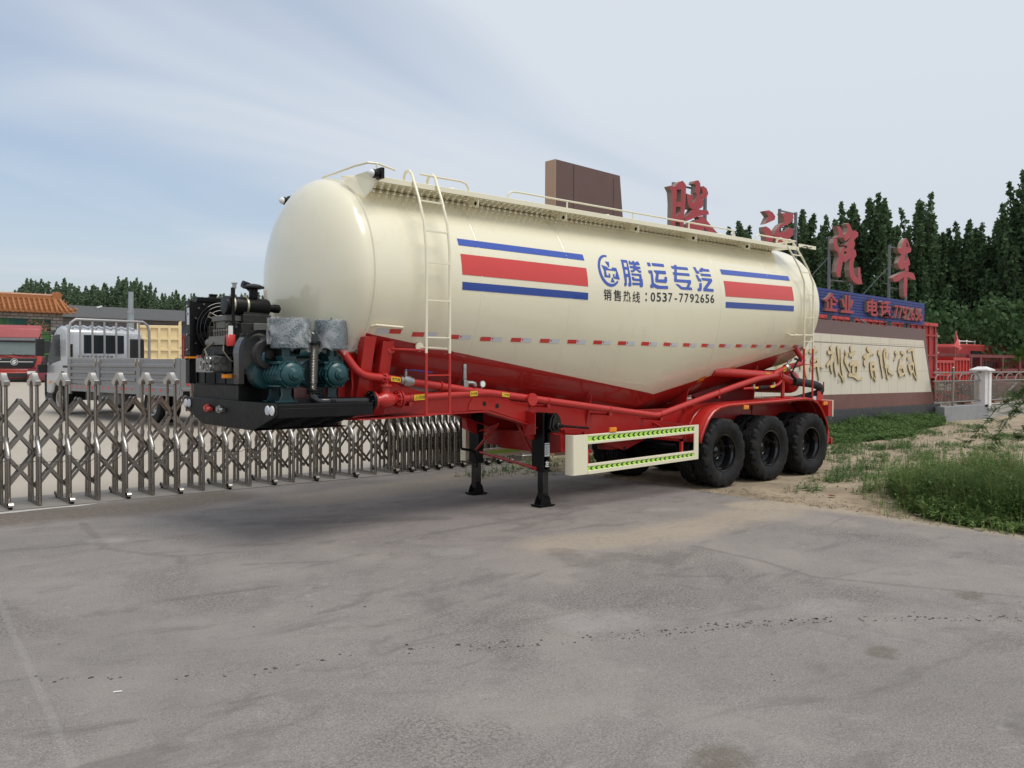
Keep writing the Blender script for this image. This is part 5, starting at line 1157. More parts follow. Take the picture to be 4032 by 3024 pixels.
# four large brush-cut characters on posts
BIG = {
 'a': ((2600, 690), 2.309, [[(80,100),(105,92),(150,125),(152,180),(145,240),(142,300),(135,640),(106,640),(112,250),(105,150)], [(132,105),(165,65),(205,50),(235,90),(232,200),(225,300),(215,370),(212,640),(180,640),(185,250),(190,130),(150,130)], [(144,240),(186,245),(186,290),(143,285)], [(138,385),(180,335),(184,345),(182,430),(138,425)],
   [(300,75),(310,52),(345,45),(362,75),(365,105),(360,150),(355,185),(385,220),(398,265),(375,295),(350,309),(318,309),(285,305),(265,290),(250,260),(237,165),(275,180),(300,170),(288,240),(300,258),(325,215),(330,180),(320,155),(325,90)], [(370,105),(390,98),(420,120),(435,165),(420,200),(388,218),(357,184),(370,185),(385,160)], [(218,380),(255,360),(290,310),(350,310),(400,318),(430,320),(442,355),(395,365),(345,370),(315,385),(270,405),(235,418),(220,410)], [(340,375),(385,372),(420,410),(465,465),(512,520),(600,640),(520,640),(395,470),(390,440)], [(300,420),(340,400),(375,395),(389,440),(394,472),(430,640),(200,640),(240,450),(275,430)]]),
 'b': ((2600, 690), 2.309, [[(950,325),(985,318),(1020,335),(1047,375),(1040,405),(995,425),(952,445),(972,400),(985,375)], [(940,470),(962,465),(995,485),(1025,535),(1030,570),(1010,620),(965,620),(955,545),(942,510)], [(1105,345),(1150,342),(1205,348),(1212,390),(1185,435),(1130,460),(1090,475),(1075,500),(1085,520),(1130,515),(1180,475),(1210,490),(1212,540),(1165,580),(1120,640),(1050,640),(1038,540),(1050,500),(1090,450),(1130,425),(1125,395)]]),
 'c': ((3250, 850), 2.72, [[(118,108),(152,110),(180,150),(200,230),(140,235),(118,232),(148,200),(140,160)], [(100,240),(128,242),(128,290),(148,345),(158,405),(188,330),(208,332),(198,420),(180,530),(165,610),(162,657),(128,652),(115,600),(125,530),(145,440),(138,395),(100,360),(88,290)],
   [(220,85),(248,75),(270,110),(288,158),(320,155),(350,178),(352,215),(305,262),(318,310),(300,350),(262,372),(250,405),(205,375),(240,330),(205,310),(245,275),(272,228),(215,272),(200,250),(205,200),(235,170),(240,125)], [(301,352),(325,370),(332,420),(318,449),(275,449),(215,495),(188,488),(190,430),(245,385),(262,374)], [(268,451),(312,451),(300,520),(300,600),(325,650),(350,668),(346,552),(372,552),(376,630),(395,730),(350,735),(300,705),(265,650),(252,580),(258,500)]]),
 'd': ((3250, 850), 2.72, [[(818,340),(830,290),(850,250),(868,240),(869,285),(865,330),(887,334),(920,340),(918,385),(858,411),(815,414),(788,392),(768,340),(800,348)], [(870,240),(890,280),(908,334),(888,330),(880,288),(870,283)], [(815,415),(858,412),(850,460),(845,490),(870,480),(880,430),(905,490),(905,530),(888,534),(850,559),(810,575),(785,550),(778,505),(800,450)], [(851,560),(888,535),(890,594),(855,589)], [(720,665),(735,645),(850,590),(935,610),(955,640),(965,685),(935,680),(881,655),(837,659),(775,705),(735,705)], [(838,660),(880,656),(872,800),(862,880),(840,860),(836,780)]]),
}
LBL = {'a': 'largest red brush character, leftmost over the tank handrail', 'b': 'red brush character just above the rear of the catwalk', 'c': 'tall red brush character with a long hooked tail', 'd': 'red brush character shaped like a cross, nearest the fence'}
POSTS = {'a': (5.66, 6.95), 'b': (10.45, 11.3), 'c': (13.22, 14.62), 'd': (17.12, 18.35)}
for k_, (MO, MS, polys) in BIG.items():
    x0, x1 = POSTS[k_]
    th = thing('sign_character', LBL[k_], 'sign character', ((x0+x1)/2, Y0+.1, 3.3), group='large red characters on posts over the sign wall')
    m = MB(); yb = Y0+.0
    for ip, p in enumerate(polys): m.pxz([at_plane(px, py, Y0, MO, MS) for px, py in p], yb-.0012*ip, yb+.16-.0012*ip)
    for i, fc in enumerate(m.f):
        ys_ = [m.v[k][1] for k in fc]; m.mi[i] = 0 if max(ys_)-min(ys_) < .01 else 1
    m.build('character_plate', [M_rl, M_side], th, 0)
    zt = {'a': 6.55, 'b': 6.46, 'c': 5.95, 'd': 6.05}[k_]; m = MB()
    for x in (x0, x1): m.box(x-.035, x+.035, Y0+.17, Y0+.24, 3.2, zt)
    for z in ((4.6, 5.4, 5.95, zt-.05) if k_ in 'ab' else (4.62, 5.4, zt-.06)): m.box(x0, x1, Y0+.18, Y0+.22, z-.02, z+.02)
    m.bar((x0-.6, Y0+1.2, 4.0), (x0, Y0+.25, 5.3), .03, .03); m.build('support_frame', M_post, th, 0)
# ================================================================ FENCE, FLAG
FE = thing('boundary_fence', 'steel bar fence with arches and white capped pillar on a concrete base', 'fence', (24, 3.9, 0))
M_base = concrete('grey_render', (.20, .205, .215), (.34, .345, .355), .35); M_base2 = concrete('plain_render', (.34, .32, .295), (.42, .40, .37), .15); M_wp = mat('white_pillar_paint', (.70, .68, .67), .6, 0, .08, 4, .1, 20, 0, dust=.15)
m = MB(); m.box(20.0, 23.95, 3.72, 4.05, -.15, .53); m.build('base_wall', M_base, FE, bevel=.01)
m = MB(); m.box(24.0, 40, 3.75, 4.05, -.25, .50); m.box(24.0, 40, 3.72, 4.08, .50, .53); m.build('base_wall', M_base2, FE, bevel=.01)
m = MB(); m.box(23.55, 23.98, 3.72, 4.12, .42, 1.80); PL = m.build('pillar', M_wp, FE, bevel=.01)
m = MB(); c0 = [(23.42, 3.58), (24.10, 3.58), (24.10, 4.26), (23.42, 4.26)]; c1 = [(23.64, 3.8), (23.88, 3.8), (23.88, 4.04), (23.64, 4.04)]
m.add([(x, y, 1.80) for x, y in c0]+[(x, y, 1.855) for x, y in c0]+[(x, y, 1.97) for x, y in c1], [(3,2,1,0), (0,1,5,4), (1,2,6,5), (2,3,7,6), (3,0,4,7), (4,5,9,8), (5,6,10,9), (6,7,11,10), (7,4,8,11), (8,9,10,11)]); m.build('pillar_cap', M_wp, PL, 20)
m = MB(); m.box(23.80, 24.0, 3.66, 3.719, .38, 1.78); m.build('corner_strip', mat('white_strip', (.80,.79,.78), .5), PL, bevel=.01)
def fpanel(x0, x1, posts):
    m = MB()
    for z, r in ((1.75, .030), (1.44, .026), (.675, .026)): m.tube([(x0, 3.9, z), (x1, 3.9, z)], r, 8)
    n = int((x1-x0)/.118)
    for i in range(1, n): x = x0+(x1-x0)*i/n; m.tube([(x, 3.9, .675), (x, 3.9, 1.44)], .016, 6)
    k = max(2, int(round((x1-x0)/1.02))); dx = (x1-x0)/k
    for i in range(k):
        c = x0+(i+.5)*dx; m.tube([(c+.46*dx*math.cos(PI*j/12)*.86, 3.9, 1.45+.25*math.sin(PI*j/12)) for j in range(13)], .020, 6)
    o = m.build('rail_panel', M_stain, FE)
    for x in posts: m = MB(); m.tube([(x, 3.9, .5), (x, 3.9, 1.86)], .05, 10); m.ball((x, 3.9, 1.90), .055); m.build('post', M_stain, FE)
fpanel(19.5, 23.55, (21.1,)); fpanel(23.98, 31.0, (29.0,)); fpanel(31.0, 40.0, (34.0,))
FG = thing('flag', 'small pink red pennant on a thin bamboo pole tied to the fence', 'flag', (21.4, 4.0, .6))
m = MB(); m.tube([(21.42, 4.0, .6), (21.47, 4.0, 2.0), (21.60, 4.0, 3.27)], .010, 6); m.build('flag_pole', mat('bamboo', (.30, .22, .12), .6), FG)
m = MB(); P = [(21.60, 3.27), (21.655, 3.21), (21.80, 2.78), (21.90, 2.62), (21.82, 2.57), (21.62, 2.64), (21.45, 2.72), (21.50, 2.95)]
m.pxz(P, 3.985, 3.991); 
for i in range(len(m.v)): v = m.v[i]; m.v[i] = (v[0], v[1]+.06*math.sin(v[0]*22+v[2]*5), v[2])
m.build('pennant', mat('flag_red', (.75, .14, .14), .65, 0, .1, 4), FG)
m = MB()
for k in range(9): x, z = 21.63+.02*(k % 3)*2, 2.78+.05*(k//3); m.pxz([(x, z), (x+.03, z-.008), (x+.034, z+.022), (x+.004, z+.03)], 3.93, 3.932)
m.build('flag_print', M_white, FG, 0)
# ================================================================ BEHIND THE FENCE (right)
M_cont = mat('container_red', (.36, .03, .026), .5, 0, .2, 2, .05, 12, 0, dust=.12); M_bright = mat('bright_red_body', (.50, .03, .022), .4, 0, .1, 3, 0, 9, .1); M_dkred = mat('dark_red_frame', (.17, .025, .024), .55, 0, .2, 4, 0, 9, 0, dust=.1)
CB = thing('cage_trailer', 'tall red ribbed trailer body rising behind the sign wall', 'trailer', (26, 9, 0))
m = MB(); x1 = 31.45
m.box(13.0, x1, 9.0, 11.4, 1.4, 3.98)
for i in range(30): x = 13.1+(x1-13.2)*i/29; m.box(x-.05, x+.05, 8.94, 9.0, 1.4, 3.9)
for z in (1.45, 2.5, 3.45): m.box(13.0, x1, 8.92, 8.94, z-.04, z+.04)
m.build('body', M_cont, CB); m = MB(); m.box(12.95, x1+.05, 8.9, 11.5, 3.9, 4.05)
for i in range(36): m.box(13+i*.5, 13.25+i*.5, 8.88, 8.9, 3.93, 4.0)
m.build('top_rail', M_bright, CB); m = MB(); m.box(x1, x1+.06, 8.93, 9.0, 1.4, 3.6)
for z in (1.8, 2.6, 3.4): m.box(x1+.02, x1+.22, 8.9, 8.95, z, z+.08)
m.build('door_hinge', mat('worn_edge', (.5, .3, .27), .5), CB)
m = MB()
for x in (15, 16.3, 17.6, 29.0, 30.3): m.lathe([(.5, -.15), (.53, -.1), (.53, .1), (.5, .15)], (x, 9.3, .53), (0,1,0), 24)
m.box(13.0, x1, 9.4, 11, 1.1, 1.4); m.build('running_gear', M_rubber, CB)
def skip(x0, x1, y0, y1, z0, z1, lab):
    t = thing('dump_body', lab, 'dump body', ((x0+x1)/2, y0, z0), group='red dump bodies behind the fence'); m = MB()
    m.box(x0, x1, y0, y1, z0, z1); m.box(x0-.05, x1+.05, y0-.06, y0, z1-.14, z1); m.box(x0-.05, x1+.05, y0-.06, y0, (z0+z1)/2+.2, (z0+z1)/2+.3)
    m.build('body', M_bright, t); m = MB(); n = max(5, int((x1-x0)/.36))
    for i in range(n+1): x = x0+(x1-x0)*i/n; m.box(x-.04, x+.04, y0-.05, y0, z0, z1-.1)
    m.build('stiffening_rib', M_bright, t); m = MB(); m.box(x0+.1, x1-.1, y0+.1, y1-.1, z0-.4, z0); m.build('underframe', M_dkred, t)
    m = MB()
    for x in (x0+.5, x1-.5): m.lathe([(.45, -.15), (.5, -.1), (.5, .1), (.45, .15)], (x, y0+.35, .5), (0,1,0), 20)
    m.build('wheels', M_rubber, t)
skip(31.5, 33.5, 9.0, 11, .3, 2.28, 'bright red dump body nearest the sign wall'); skip(33.6, 35.5, 9.05, 11, .3, 2.42, 'bright red dump body left of the dark red frame')
FR = thing('frame_trailer', 'dark red skeletal trailer frame parked behind the fence bars', 'trailer', (38, 9, 0)); m = MB()
m.box(31.5, 52, 10.2, 10.5, 2.52, 2.66); m.box(35.5, 52, 9.0, 9.2, 2.45, 2.58)
for x in (35.75, 37.0, 40.0, 42.5, 45, 48): m.box(x-.12, x+.12, 9.0, 9.25, .4, 2.45)
for z in (.45, .9, 1.3, 1.7): m.box(35.6, 52, 9.05, 9.15, z, z+.16)
for k in range(40): m.box(36+k*.4, 36.06+k*.4, 9.3, 9.4, .3, 2.4)
m.box(36.2, 52, 9.7, 9.8, .2, 1.95); m.build('frame', M_dkred, FR); m = MB(); m.lathe([(.05, 0), (.24, .05), (.27, .2), (.27, 1.6), (.24, 1.75), (.05, 1.8)], (38.1, 9.6, 2.08), (1,0,0), 20); m.build('air_tank', M_iron, FR)
m = MB()
for x in (38, 39.3, 45, 46.3): m.lathe([(.45, -.15), (.5, -.1), (.5, .1), (.45, .15)], (x, 9.5, .5), (0,1,0), 20)
m.build('wheels', M_rubber, FR)
TK = thing('truck_cab', 'red truck cab with silver roof bars beyond the fence on the right', 'truck', (42, 12, 0)); m = MB()
m.pxz([(40.2, .8), (49, .8), (49, 3.2), (48.5, 3.28), (40.6, 3.28), (40.3, 3.15)], 11.5, 13.9); m.build('body', M_cont, TK, bevel=.08)
m = MB()
for a, b in ((41.3, 43.6), (44.5, 47)):
    m.tube([(a, 11.9, 3.46), (b, 11.9, 3.46)], .035, 8)
    for x in (a, (a+b)/2, b): m.tube([(x, 11.9, 3.28), (x, 11.9, 3.46)], .03, 6); m.ball((x, 11.9, 3.48), .06)
m.build('roof_bar', M_white, TK); m = MB()
m.box(42, 43.5, 11.45, 11.5, 2.2, 2.9); m.build('window', mat('cab_glass', (.02, .025, .028), .1), TK)
GB = thing('hopper_car', 'grey capped hopper with sloping top behind the sign wall corner', 'hopper', (32.5, 13, 0)); m = MB(); m.pxz([(30.5, 2.4), (33.2, 2.4), (34.6, 2.9), (33.8, 3.1), (30.5, 3.4)], 13, 14.5); m.build('hopper_top', mat('dull_grey_green', (.17, .19, .17), .6, 0, .2, 3), GB)
m = MB(); m.box(33.6, 36.8, 12.6, 13.0, 2.66, 3.02); m.lathe([(.12, 0), (.12, .2)], (33.2, 13.5, 3.1), (0,0,1), 10); m.build('tool_box', mat('tool_box_grey', (.19, .20, .18), .6), GB); m = MB(); m.box(30.5, 36.8, 12.8, 14.4, .8, 2.5); m.build('chassis', M_dkred, GB)
SCR = thing('scrap_pile', 'pile of grey and rusty steel frames behind the fence bars', 'scrap pile', (30, 7, 0)); random.seed(19)
for nm, mt_, n_ in (('grey_frames', M_iron, 70), ('rusty_frames', M_dkred, 60), ('pale_pipes', mat('dusty_bar2', (.34, .32, .30), .6), 22)):
    m = MB()
    for k in range(n_):
        x, y, z = random.uniform(24, 36), random.uniform(6.2, 8.6), random.uniform(.05, 1.25); l = random.uniform(.4, 1.6); a = random.choice((0, 0, PI/2, random.uniform(0, PI)))
        m.bar((x, y, z), (x+l*math.cos(a), y+.4*l*math.sin(a), z+random.choice((0, 0, .5, -.1))*random.random()), random.uniform(.04, .16), random.uniform(.04, .2))
    tag(m.build(nm, mt_, SCR, 0), kind='stuff')
# ================================================================ LEFT: TRUCKS IN THE YARD
def wheel_simple(x, y, z, r, wd, par, ax=(0,1,0), rimc=None):
    wt = MB(); wt.lathe([(r*.55, -wd*.42), (r*.75, -wd/2), (r*.95, -wd/2), (r, -wd*.4), (r, -wd*.12), (r*.975, -wd*.1), (r*.975, wd*.1), (r, wd*.12), (r, wd*.4), (r*.95, wd/2), (r*.75, wd/2), (r*.55, wd*.42)], (x, y, z), ax, 40, cap=False, radf=lambda i, j, rr, h: (rr-(.02*r if (rr > .94*r and j % 3 == 0) else 0), h))
    o = wt.build('wheel', M_rubber, None, 30); o.parent = par
    k = MB(); k.lathe([(r*.56, -wd*.45), (r*.50, -wd*.40), (r*.48, -wd*.1), (r*.25, -wd*.05), (r*.2, -wd*.25), (.01, -wd*.27)], (x, y, z), ax, 28, cap=False); k.lathe([(r*.56, wd*.45), (r*.50, wd*.40), (r*.48, wd*.1), (r*.25, wd*.05), (r*.2, wd*.25), (.01, wd*.27)], (x, y, z), ax, 28, cap=False)
    q = k.build('rim', rimc or M_steel, None); q.parent = o
    return o
M_silver = mat('silver_paint', (.56, .565, .575), .3, .55, .08, 2, 0, 9, .3); M_bed = mat('bed_grey', (.235, .235, .24), .45, .2, .1, 3, .03, 20, .1, dust=.06); M_glass = mat('dark_glass', (.025, .032, .035), .06, 0, .2, 3, 0, 9, .5); M_dkglass = mat('matte_dark_glass', (.018, .022, .024), .35, 0, .3, 3); M_plast = mat('dark_plastic', (.022, .022, .023), .55, 0, .2, 9)  # cab windows get a rougher, darker glass
# grey flatbed: local frame, x forwards along the truck, y to its left (towards the camera side), z up
def cargo_truck(name, label, loc, rz, group=None):
    t = thing(name, label, 'truck', loc, rz, group, local=True)
    def P(m, n, mt, par=None, **k):
        o = m.build(n, mt, None, **k); o.parent = par or t; return o
    L = 6.05; W = 1.12; zb = .88; zt = 1.53
    bd = MB()
    for a, b in ((0.22, 1.85), (2.15, 4.10), (4.35, 5.98)):
        bd.box(a, b, W-.03, W, zb, zt); bd.box(a, b, -W, -W+.03, zb, zt)
        for k in range(3): z = zb+.10+.17*k; bd.pyz([(W, z), (W+.03, z+.02), (W+.03, z+.085), (W, z+.105)], a+.03, b-.03); bd.pyz([(-W, z), (-W-.03, z+.02), (-W-.03, z+.085), (-W, z+.105)], a+.03, b-.03)
    bd.box(.0, .03, -W, W, zb, zt); bd.box(L-.03, L, -W, W, zb, zt); bd.box(0, L, -W, W, zb-.08, zb-.02)
    B = P(bd, 'cargo_bed', M_bed, bevel=.004)
    m = MB()
    for x in (.11, 2.0, 4.22, 6.0): m.box(x-.09, x+.09, W-.02, W+.035, zb-.28, zt+.02); m.box(x-.09, x+.09, -W-.035, -W+.02, zb-.28, zt+.02)
    m.box(0, L, W-.05, W+.02, zb-.20, zb-.02); m.box(0, L, -W-.02, -W+.05, zb-.20, zb-.02); P(m, 'bed_stake', M_bed, B, bevel=.004)
    m = MB()
    for x in (.20, 1.92, 2.08, 4.14, 4.30):
        m.tube([(x, W+.05, zt+.0), (x-.02, W+.06, zt-.06), (x+.03, W+.06, zt-.14), (x+.02, W+.05, zt-.2)], .012, 6)
    P(m, 'latch', M_zinc, B)
    m = MB(); x = .5
    while x < 5.9: m.box(x, x+.09, W+.021, W+.024, zb-.105, zb-.045); x += .36 if x < 2 else .32
    m.box(-.012, 0, .82, .98, zb+.05, zb+.25); P(m, 'reflector', M_redv, B)
    m = MB()                                                       # headboard of tubes
    hx = L+.02; zt2 = 2.62; m.tube([(hx, W, zt), (hx, W, 2.35), (hx, W-.05, 2.52), (hx, W-.18, zt2), (hx, -W+.18, zt2), (hx, -W+.05, 2.52), (hx, -W, 2.35), (hx, -W, zt)], .038, 8)
    for k in range(6): y = W-.30-k*(2*W-.6)/5; m.bar((hx, y, zt), (hx, y, zt2-.02), .05, .03, (1,0,0))
    m.box(hx-.02, hx+.02, -W, W, zt-.06, zt+.05); P(m, 'headboard', mat('headboard_grey', (.38, .37, .36), .4, .4, .1, 4), bevel=.003)
    cb = MB(); c0, c1 = L+.28, L+1.72; cw = 1.06                   # cab
    prof = [(c0, .95), (c0, 2.20), (c0+.08, 2.36), (c0+.5, 2.46), (c1-.75, 2.40), (c1-.48, 2.26), (c1-.02, 1.42), (c1+.04, 1.0), (c1+.04, .55), (c1-.35, .55), (c1-.45, .85), (c1-1.15, .9), (c1-1.2, .75), (c0, .75)]
    cb.pxz(prof, -cw, cw); CBD = P(cb, 'cab', M_silver, bevel=.06)
    m = MB()
    for i in range(9): y = -.85+.2125*i; m.tube([(c0+.12, y, 2.40), (c0+.5, y, 2.475), (c1-.7, y, 2.42)], .03, 6)
    P(m, 'roof_rib', M_silver, CBD)
    m = MB(); m.box(c0-.014, c0+.02, -.50, .62, 1.70, 2.22); P(m, 'rear_window', M_glass, CBD, bevel=.012)
    m = MB()
    for k in range(9): y = -.15+.11*k; m.box(c0-.016, c0, y-.035, y+.035, 1.56, 1.64)
    P(m, 'vent_slot', mat('cab_shadow_grey', (.20, .205, .21), .4), CBD)
    m = MB(); m.box(c0-.02, c0+.5, -1.10, -.66, 1.0, 2.14); P(m, 'air_intake', M_plast, CBD, bevel=.04)
    m = MB(); m.box(c0-.014, c0+.0, .92, 1.0, 1.6, 1.95); P(m, 'intake_slot', M_ink, CBD)
    m = MB()
    for sy in (-1, 1): m.pxz([(c0+.46, 1.50), (c0+.50, 2.22), (c1-.52, 2.20), (c1-.10, 1.50), (c1-.2, 1.36), (c1-.42, 1.42)], sy*(cw+.0), sy*(cw+.012))
    m.prism([(-.92, 0), (.92, 0), (.86, 1), (-.86, 1)], lambda u, v: (c1-.03-.44*v+.02, u, 1.46+.74*v), lambda u, v: (c1-.03-.44*v-.02, u, 1.46+.74*v)); P(m, 'cab_window', M_dkglass, CBD, bevel=.008)
    m = MB(); m.box(c0+.25, c0+.40, cw+.0, cw+.014, 1.02, 1.20); m.tube([(c1-.5, cw, 2.25), (c1-.35, cw+.28, 2.22), (c1-.3, cw+.30, 2.1)], .015, 6); m.box(c1-.36, c1-.28, cw+.18, cw+.40, 1.62, 2.10); m.box(c1-.02, c1+.10, cw-.05, cw+.22, 1.15, 1.38); m.pxz([(c1-.55, 2.18), (c1-.2, 2.28), (c1-.18, 2.32), (c1-.6, 2.34)], -cw, cw); P(m, 'mirror', M_plast, CBD, bevel=.012)
    m = MB(); m.box(c0+.02, c0+.28, cw+.0, cw+.013, 1.30, 1.36); P(m, 'door_handle', M_plast, CBD, bevel=.004)
    m = MB(); m.box(c1-.30, c1-.22, cw+.0, cw+.02, .86, .93); P(m, 'turn_signal', M_orange, CBD)
    m = MB(); m.box(c1-.4, c1+.12, -cw, cw, .36, .58); m.box(c1+.05, c1+.10, cw-.1, cw+.02, .5, 1.1)
    for k in range(6): m.box(c1-.02, c1+.09, -.8, .8, .66+.07*k, .69+.07*k)
    P(m, 'bumper', M_plast, CBD, bevel=.02)
    m = MB(); m.box(.2, L+1.6, -.42, -.32, .62, .82); m.box(.2, L+1.6, .32, .42, .62, .82)
    for x in (.4, 2.2, 3.6, 5.2): m.box(x-.05, x+.05, -1.0, 1.0, .70, .80)
    m.box(-.06, .02, -1.0, 1.0, .35, .47); m.box(-.06, .02, .5, .6, .45, .8); m.box(-.06, .02, -.6, -.5, .45, .8); P(m, 'chassis', M_plast)
    m = MB(); m.box(-.075, -.06, -1.0, 1.0, .36, .46); P(m, 'rear_bar', M_redv)
    m = MB(); m.box(3.3, 4.6, .55, 1.0, .38, .76); P(m, 'fuel_tank', mat('tank_grey', (.10, .10, .10), .5), bevel=.05)
    m = MB(); m.box(4.7, 5.3, .6, 1.02, .45, .85); P(m, 'battery_box', M_plast, bevel=.03)
    for y in (.92, .62, -.62, -.92): wheel_simple(1.55, y, .43, .43, .23, t)
    for y in (.88, -.88): wheel_simple(L+1.02, y, .43, .43, .23, t)
    return t
def toplane(px, py, d): r = CF + CR*((px-2016)/3429.3) + CU*((1512-py)/3429.3); return CP+r*d
ax_ = Vector((-.82, 6.0)).normalized(); rzt = math.atan2(ax_.y, ax_.x)
GT1 = cargo_truck('flatbed_truck', 'silver cab flatbed truck with grey ribbed bed sides and tube headboard', (-4.58+1.14*ax_.y, 10.15-1.14*ax_.x, .53), rzt, group='silver flatbed trucks in the yard')
GT2 = copy_tree(GT1); _p = toplane(722, 1440, 30); GT2.location = (_p.x+1.1, _p.y, .62); GT2.rotation_euler = (0, 0, rzt+PI); GT2['label'] = 'partly hidden flatbed truck, only its grey bed end shows beside the engine'
# yellow tipper body seen from behind
def local_thing(name, label, cat, px, py_bottom_z, depth, rz_extra=0.0, group=None):
    p = toplane(px, 1440, depth); t = thing(name, label, cat, (p.x, p.y, py_bottom_z), -0.7133+rz_extra, group, local=True)
    return t
def P2(par, m, n, mt, **k): o = m.build(n, mt, None, **k); o.parent = par; return o
M_ydump = mat('pale_yellow_paint', (.80, .64, .36), .45, 0, .06, 3, .03, 15, .1)
YD = local_thing('tipper_truck', 'pale yellow tipper truck body showing its ribbed tailgate', 'tipper truck', 628, 1.12, 50, .36)
m = MB(); W = 1.17; m.box(-W, W, 0, 5, .9, 2.95); m.box(-W-.02, W+.02, -.06, 0, 1.0, 3.02)
B = P2(YD, m, 'tipper_body', M_ydump, bevel=.01); m = MB()
for i in range(5): x = -W+.08+(2*W-.16)*i/4; m.box(x-.07, x+.07, -.15, -.055, 1.0, 3.0)
for z in (1.06, 1.62, 2.25, 2.92): m.box(-W, W, -.149, -.055, z-.06, z+.06)
for s in (-1, 1): m.pxz([(s*W, 2.9), (s*(W-.16), 2.9), (s*(W-.13), 3.22), (s*(W+.02), 3.30)], -.1, .1)
P2(YD, m, 'tailgate_rib', M_ydump, bevel=.006); m = MB(); m.box(-.5, .5, 0, 5.5, .55, .9); m.box(-1.1, 1.1, .1, .2, .4, .6); P2(YD, m, 'chassis', M_plast)
for x in (-.95, .95): wheel_simple(x, 1.0, .5, .5, .5, YD, (1,0,0))
m = MB()
for z in (1.3, 1.75): m.cyl((W-.02, -.16, z), (W-.02, -.10, z), .05, 8)
P2(YD, m, 'hinge_pin', M_steel)
# dark red ribbed container trailer and blue roofed site hut
RC = local_thing('container', 'dark red ribbed container between tipper and engine', 'container', 742, 1.1, 58, .36); m = MB(); m.box(-1.25, 2.5, 0, 8, 0, 2.72); m.box(-1.3, 2.55, -.05, 0, 2.55, 2.75); BC = P2(RC, m, 'container_body', mat('oxide_red', (.20, .02, .024), .5, 0, .15, 3)); m = MB()
for i in range(22): x = -1.2+3.7*i/21; m.box(x-.04, x+.04, -.08, 0, .1, 2.5)
for z in (.8, 1.7): m.box(-1.25, 2.5, -.09, -.02, z, z+.06)
P2(RC, m, 'container_rib', mat('oxide_red_worn', (.30, .06, .06), .5)); m = MB()
for i in range(11): x = -1.1+3.4*i/10; m.box(x-.02, x+.02, -.10, -.085, .2, 2.4)
P2(RC, m, 'locking_bar', mat('dusty_bar', (.30, .24, .22), .6))
HT = local_thing('site_hut', 'white site hut with blue roof edge behind the red container', 'hut', 760, 1.25, 78, .32); m = MB(); m.box(-2.2, 11, 0, 6, 0, 4.35); HB_ = P2(HT, m, 'wall', mat('hut_white', (.62, .64, .66), .6, 0, .05, 2)); m = MB(); m.add([(-2.6, -.3, 4.75), (11, -.3, 4.6), (11, 6.3, 5.4), (-2.6, 6.3, 5.4), (-2.6, -.3, 4.35), (11, -.3, 4.35), (11, 6.3, 4.4), (-2.6, 6.3, 4.4)], [(0,1,2,3), (0,4,5,1), (1,5,6,2), (2,6,7,3), (3,7,4,0), (7,6,5,4)]); P2(HT, m, 'roof', mat('hut_blue', (.10, .20, .42), .5)); m = MB()
for x in (.1, 3.2, 6.5): m.box(x-.07, x+.07, -.05, 0, 0, 4.35)
m.box(-2.2, 11, -.05, 0, 1.5, 2.0); P2(HT, m, 'blue_trim', mat('hut_blue', (.10, .20, .42), .5)); m = MB(); m.box(7.2, 9.2, -.04, 0, 2.9, 4.0); P2(HT, m, 'window', M_glass)
# red tractor at the left edge
RT = local_thing('tractor_truck', 'red tractor unit facing the gate with round badge on its grille', 'truck', 58, .78, 44, .50)
# local x to the right, y away from the viewer
M_tred = mat('tractor_red', (.42, .040, .026), .35, 0, .1, 3, 0, 9, .3); M_tred2 = mat('tractor_roof_red', (.33, .05, .055), .45, 0, .1, 3)
W = 1.24; m = MB()
def cabprof(z0, z1, y0, y1): return None
m.pyz([(.0, .45), (-.06, .95), (.0, 1.35), (.06, 1.62), (.22, 2.42), (.30, 2.5), (2.2, 2.5), (2.2, .45)], -W, W); CB_ = P2(RT, m, 'cab', M_tred, bevel=.06)
m = MB(); m.pyz([(.18, 2.42), (.40, 2.95), (.75, 3.12), (2.2, 3.15), (2.2, 2.42)], -W+.03, W-.03); P2(RT, m, 'roof_fairing', M_tred2, bevel=.07)
m = MB(); m.pyz([(.10, 2.46), (.02, 2.30), (.16, 2.22), (.3, 2.46)], -W, W); P2(RT, m, 'sun_visor', mat('visor_grey', (.055, .055, .06), .4), bevel=.02)
m = MB(); m.prism([(-1.10, 0), (1.10, 0), (1.04, 1), (-1.04, 1)], lambda u, v: (u, .0+.15*v, 1.58+.66*v), lambda u, v: (u, .075+.16*v, 1.58+.66*v)); P2(RT, m, 'windshield', mat('cab_windscreen', (.13, .16, .155), .05, 0, .2, 3, 0, 9, .5), bevel=.02)
m = MB(); m.prism([(-1.0, 1.42), (1.0, 1.42), (.86, .92), (-.86, .92)], lambda u, v: (u, -.075+.0*v, v), lambda u, v: (u, .02, v)); G = P2(RT, m, 'grille', M_plast, bevel=.03)
m = MB()
for k in range(5): z = .96+.06*k; m.box(-.84, .84, -.09, -.07, z, z+.025)
P2(RT, m, 'grille_bar', M_ink)
m = MB(); m.box(-.95, -.20, -.092, -.07, 1.215, 1.245); m.box(.16, .82, -.092, -.07, 1.215, 1.245); P2(RT, m, 'chrome_strip', M_white)
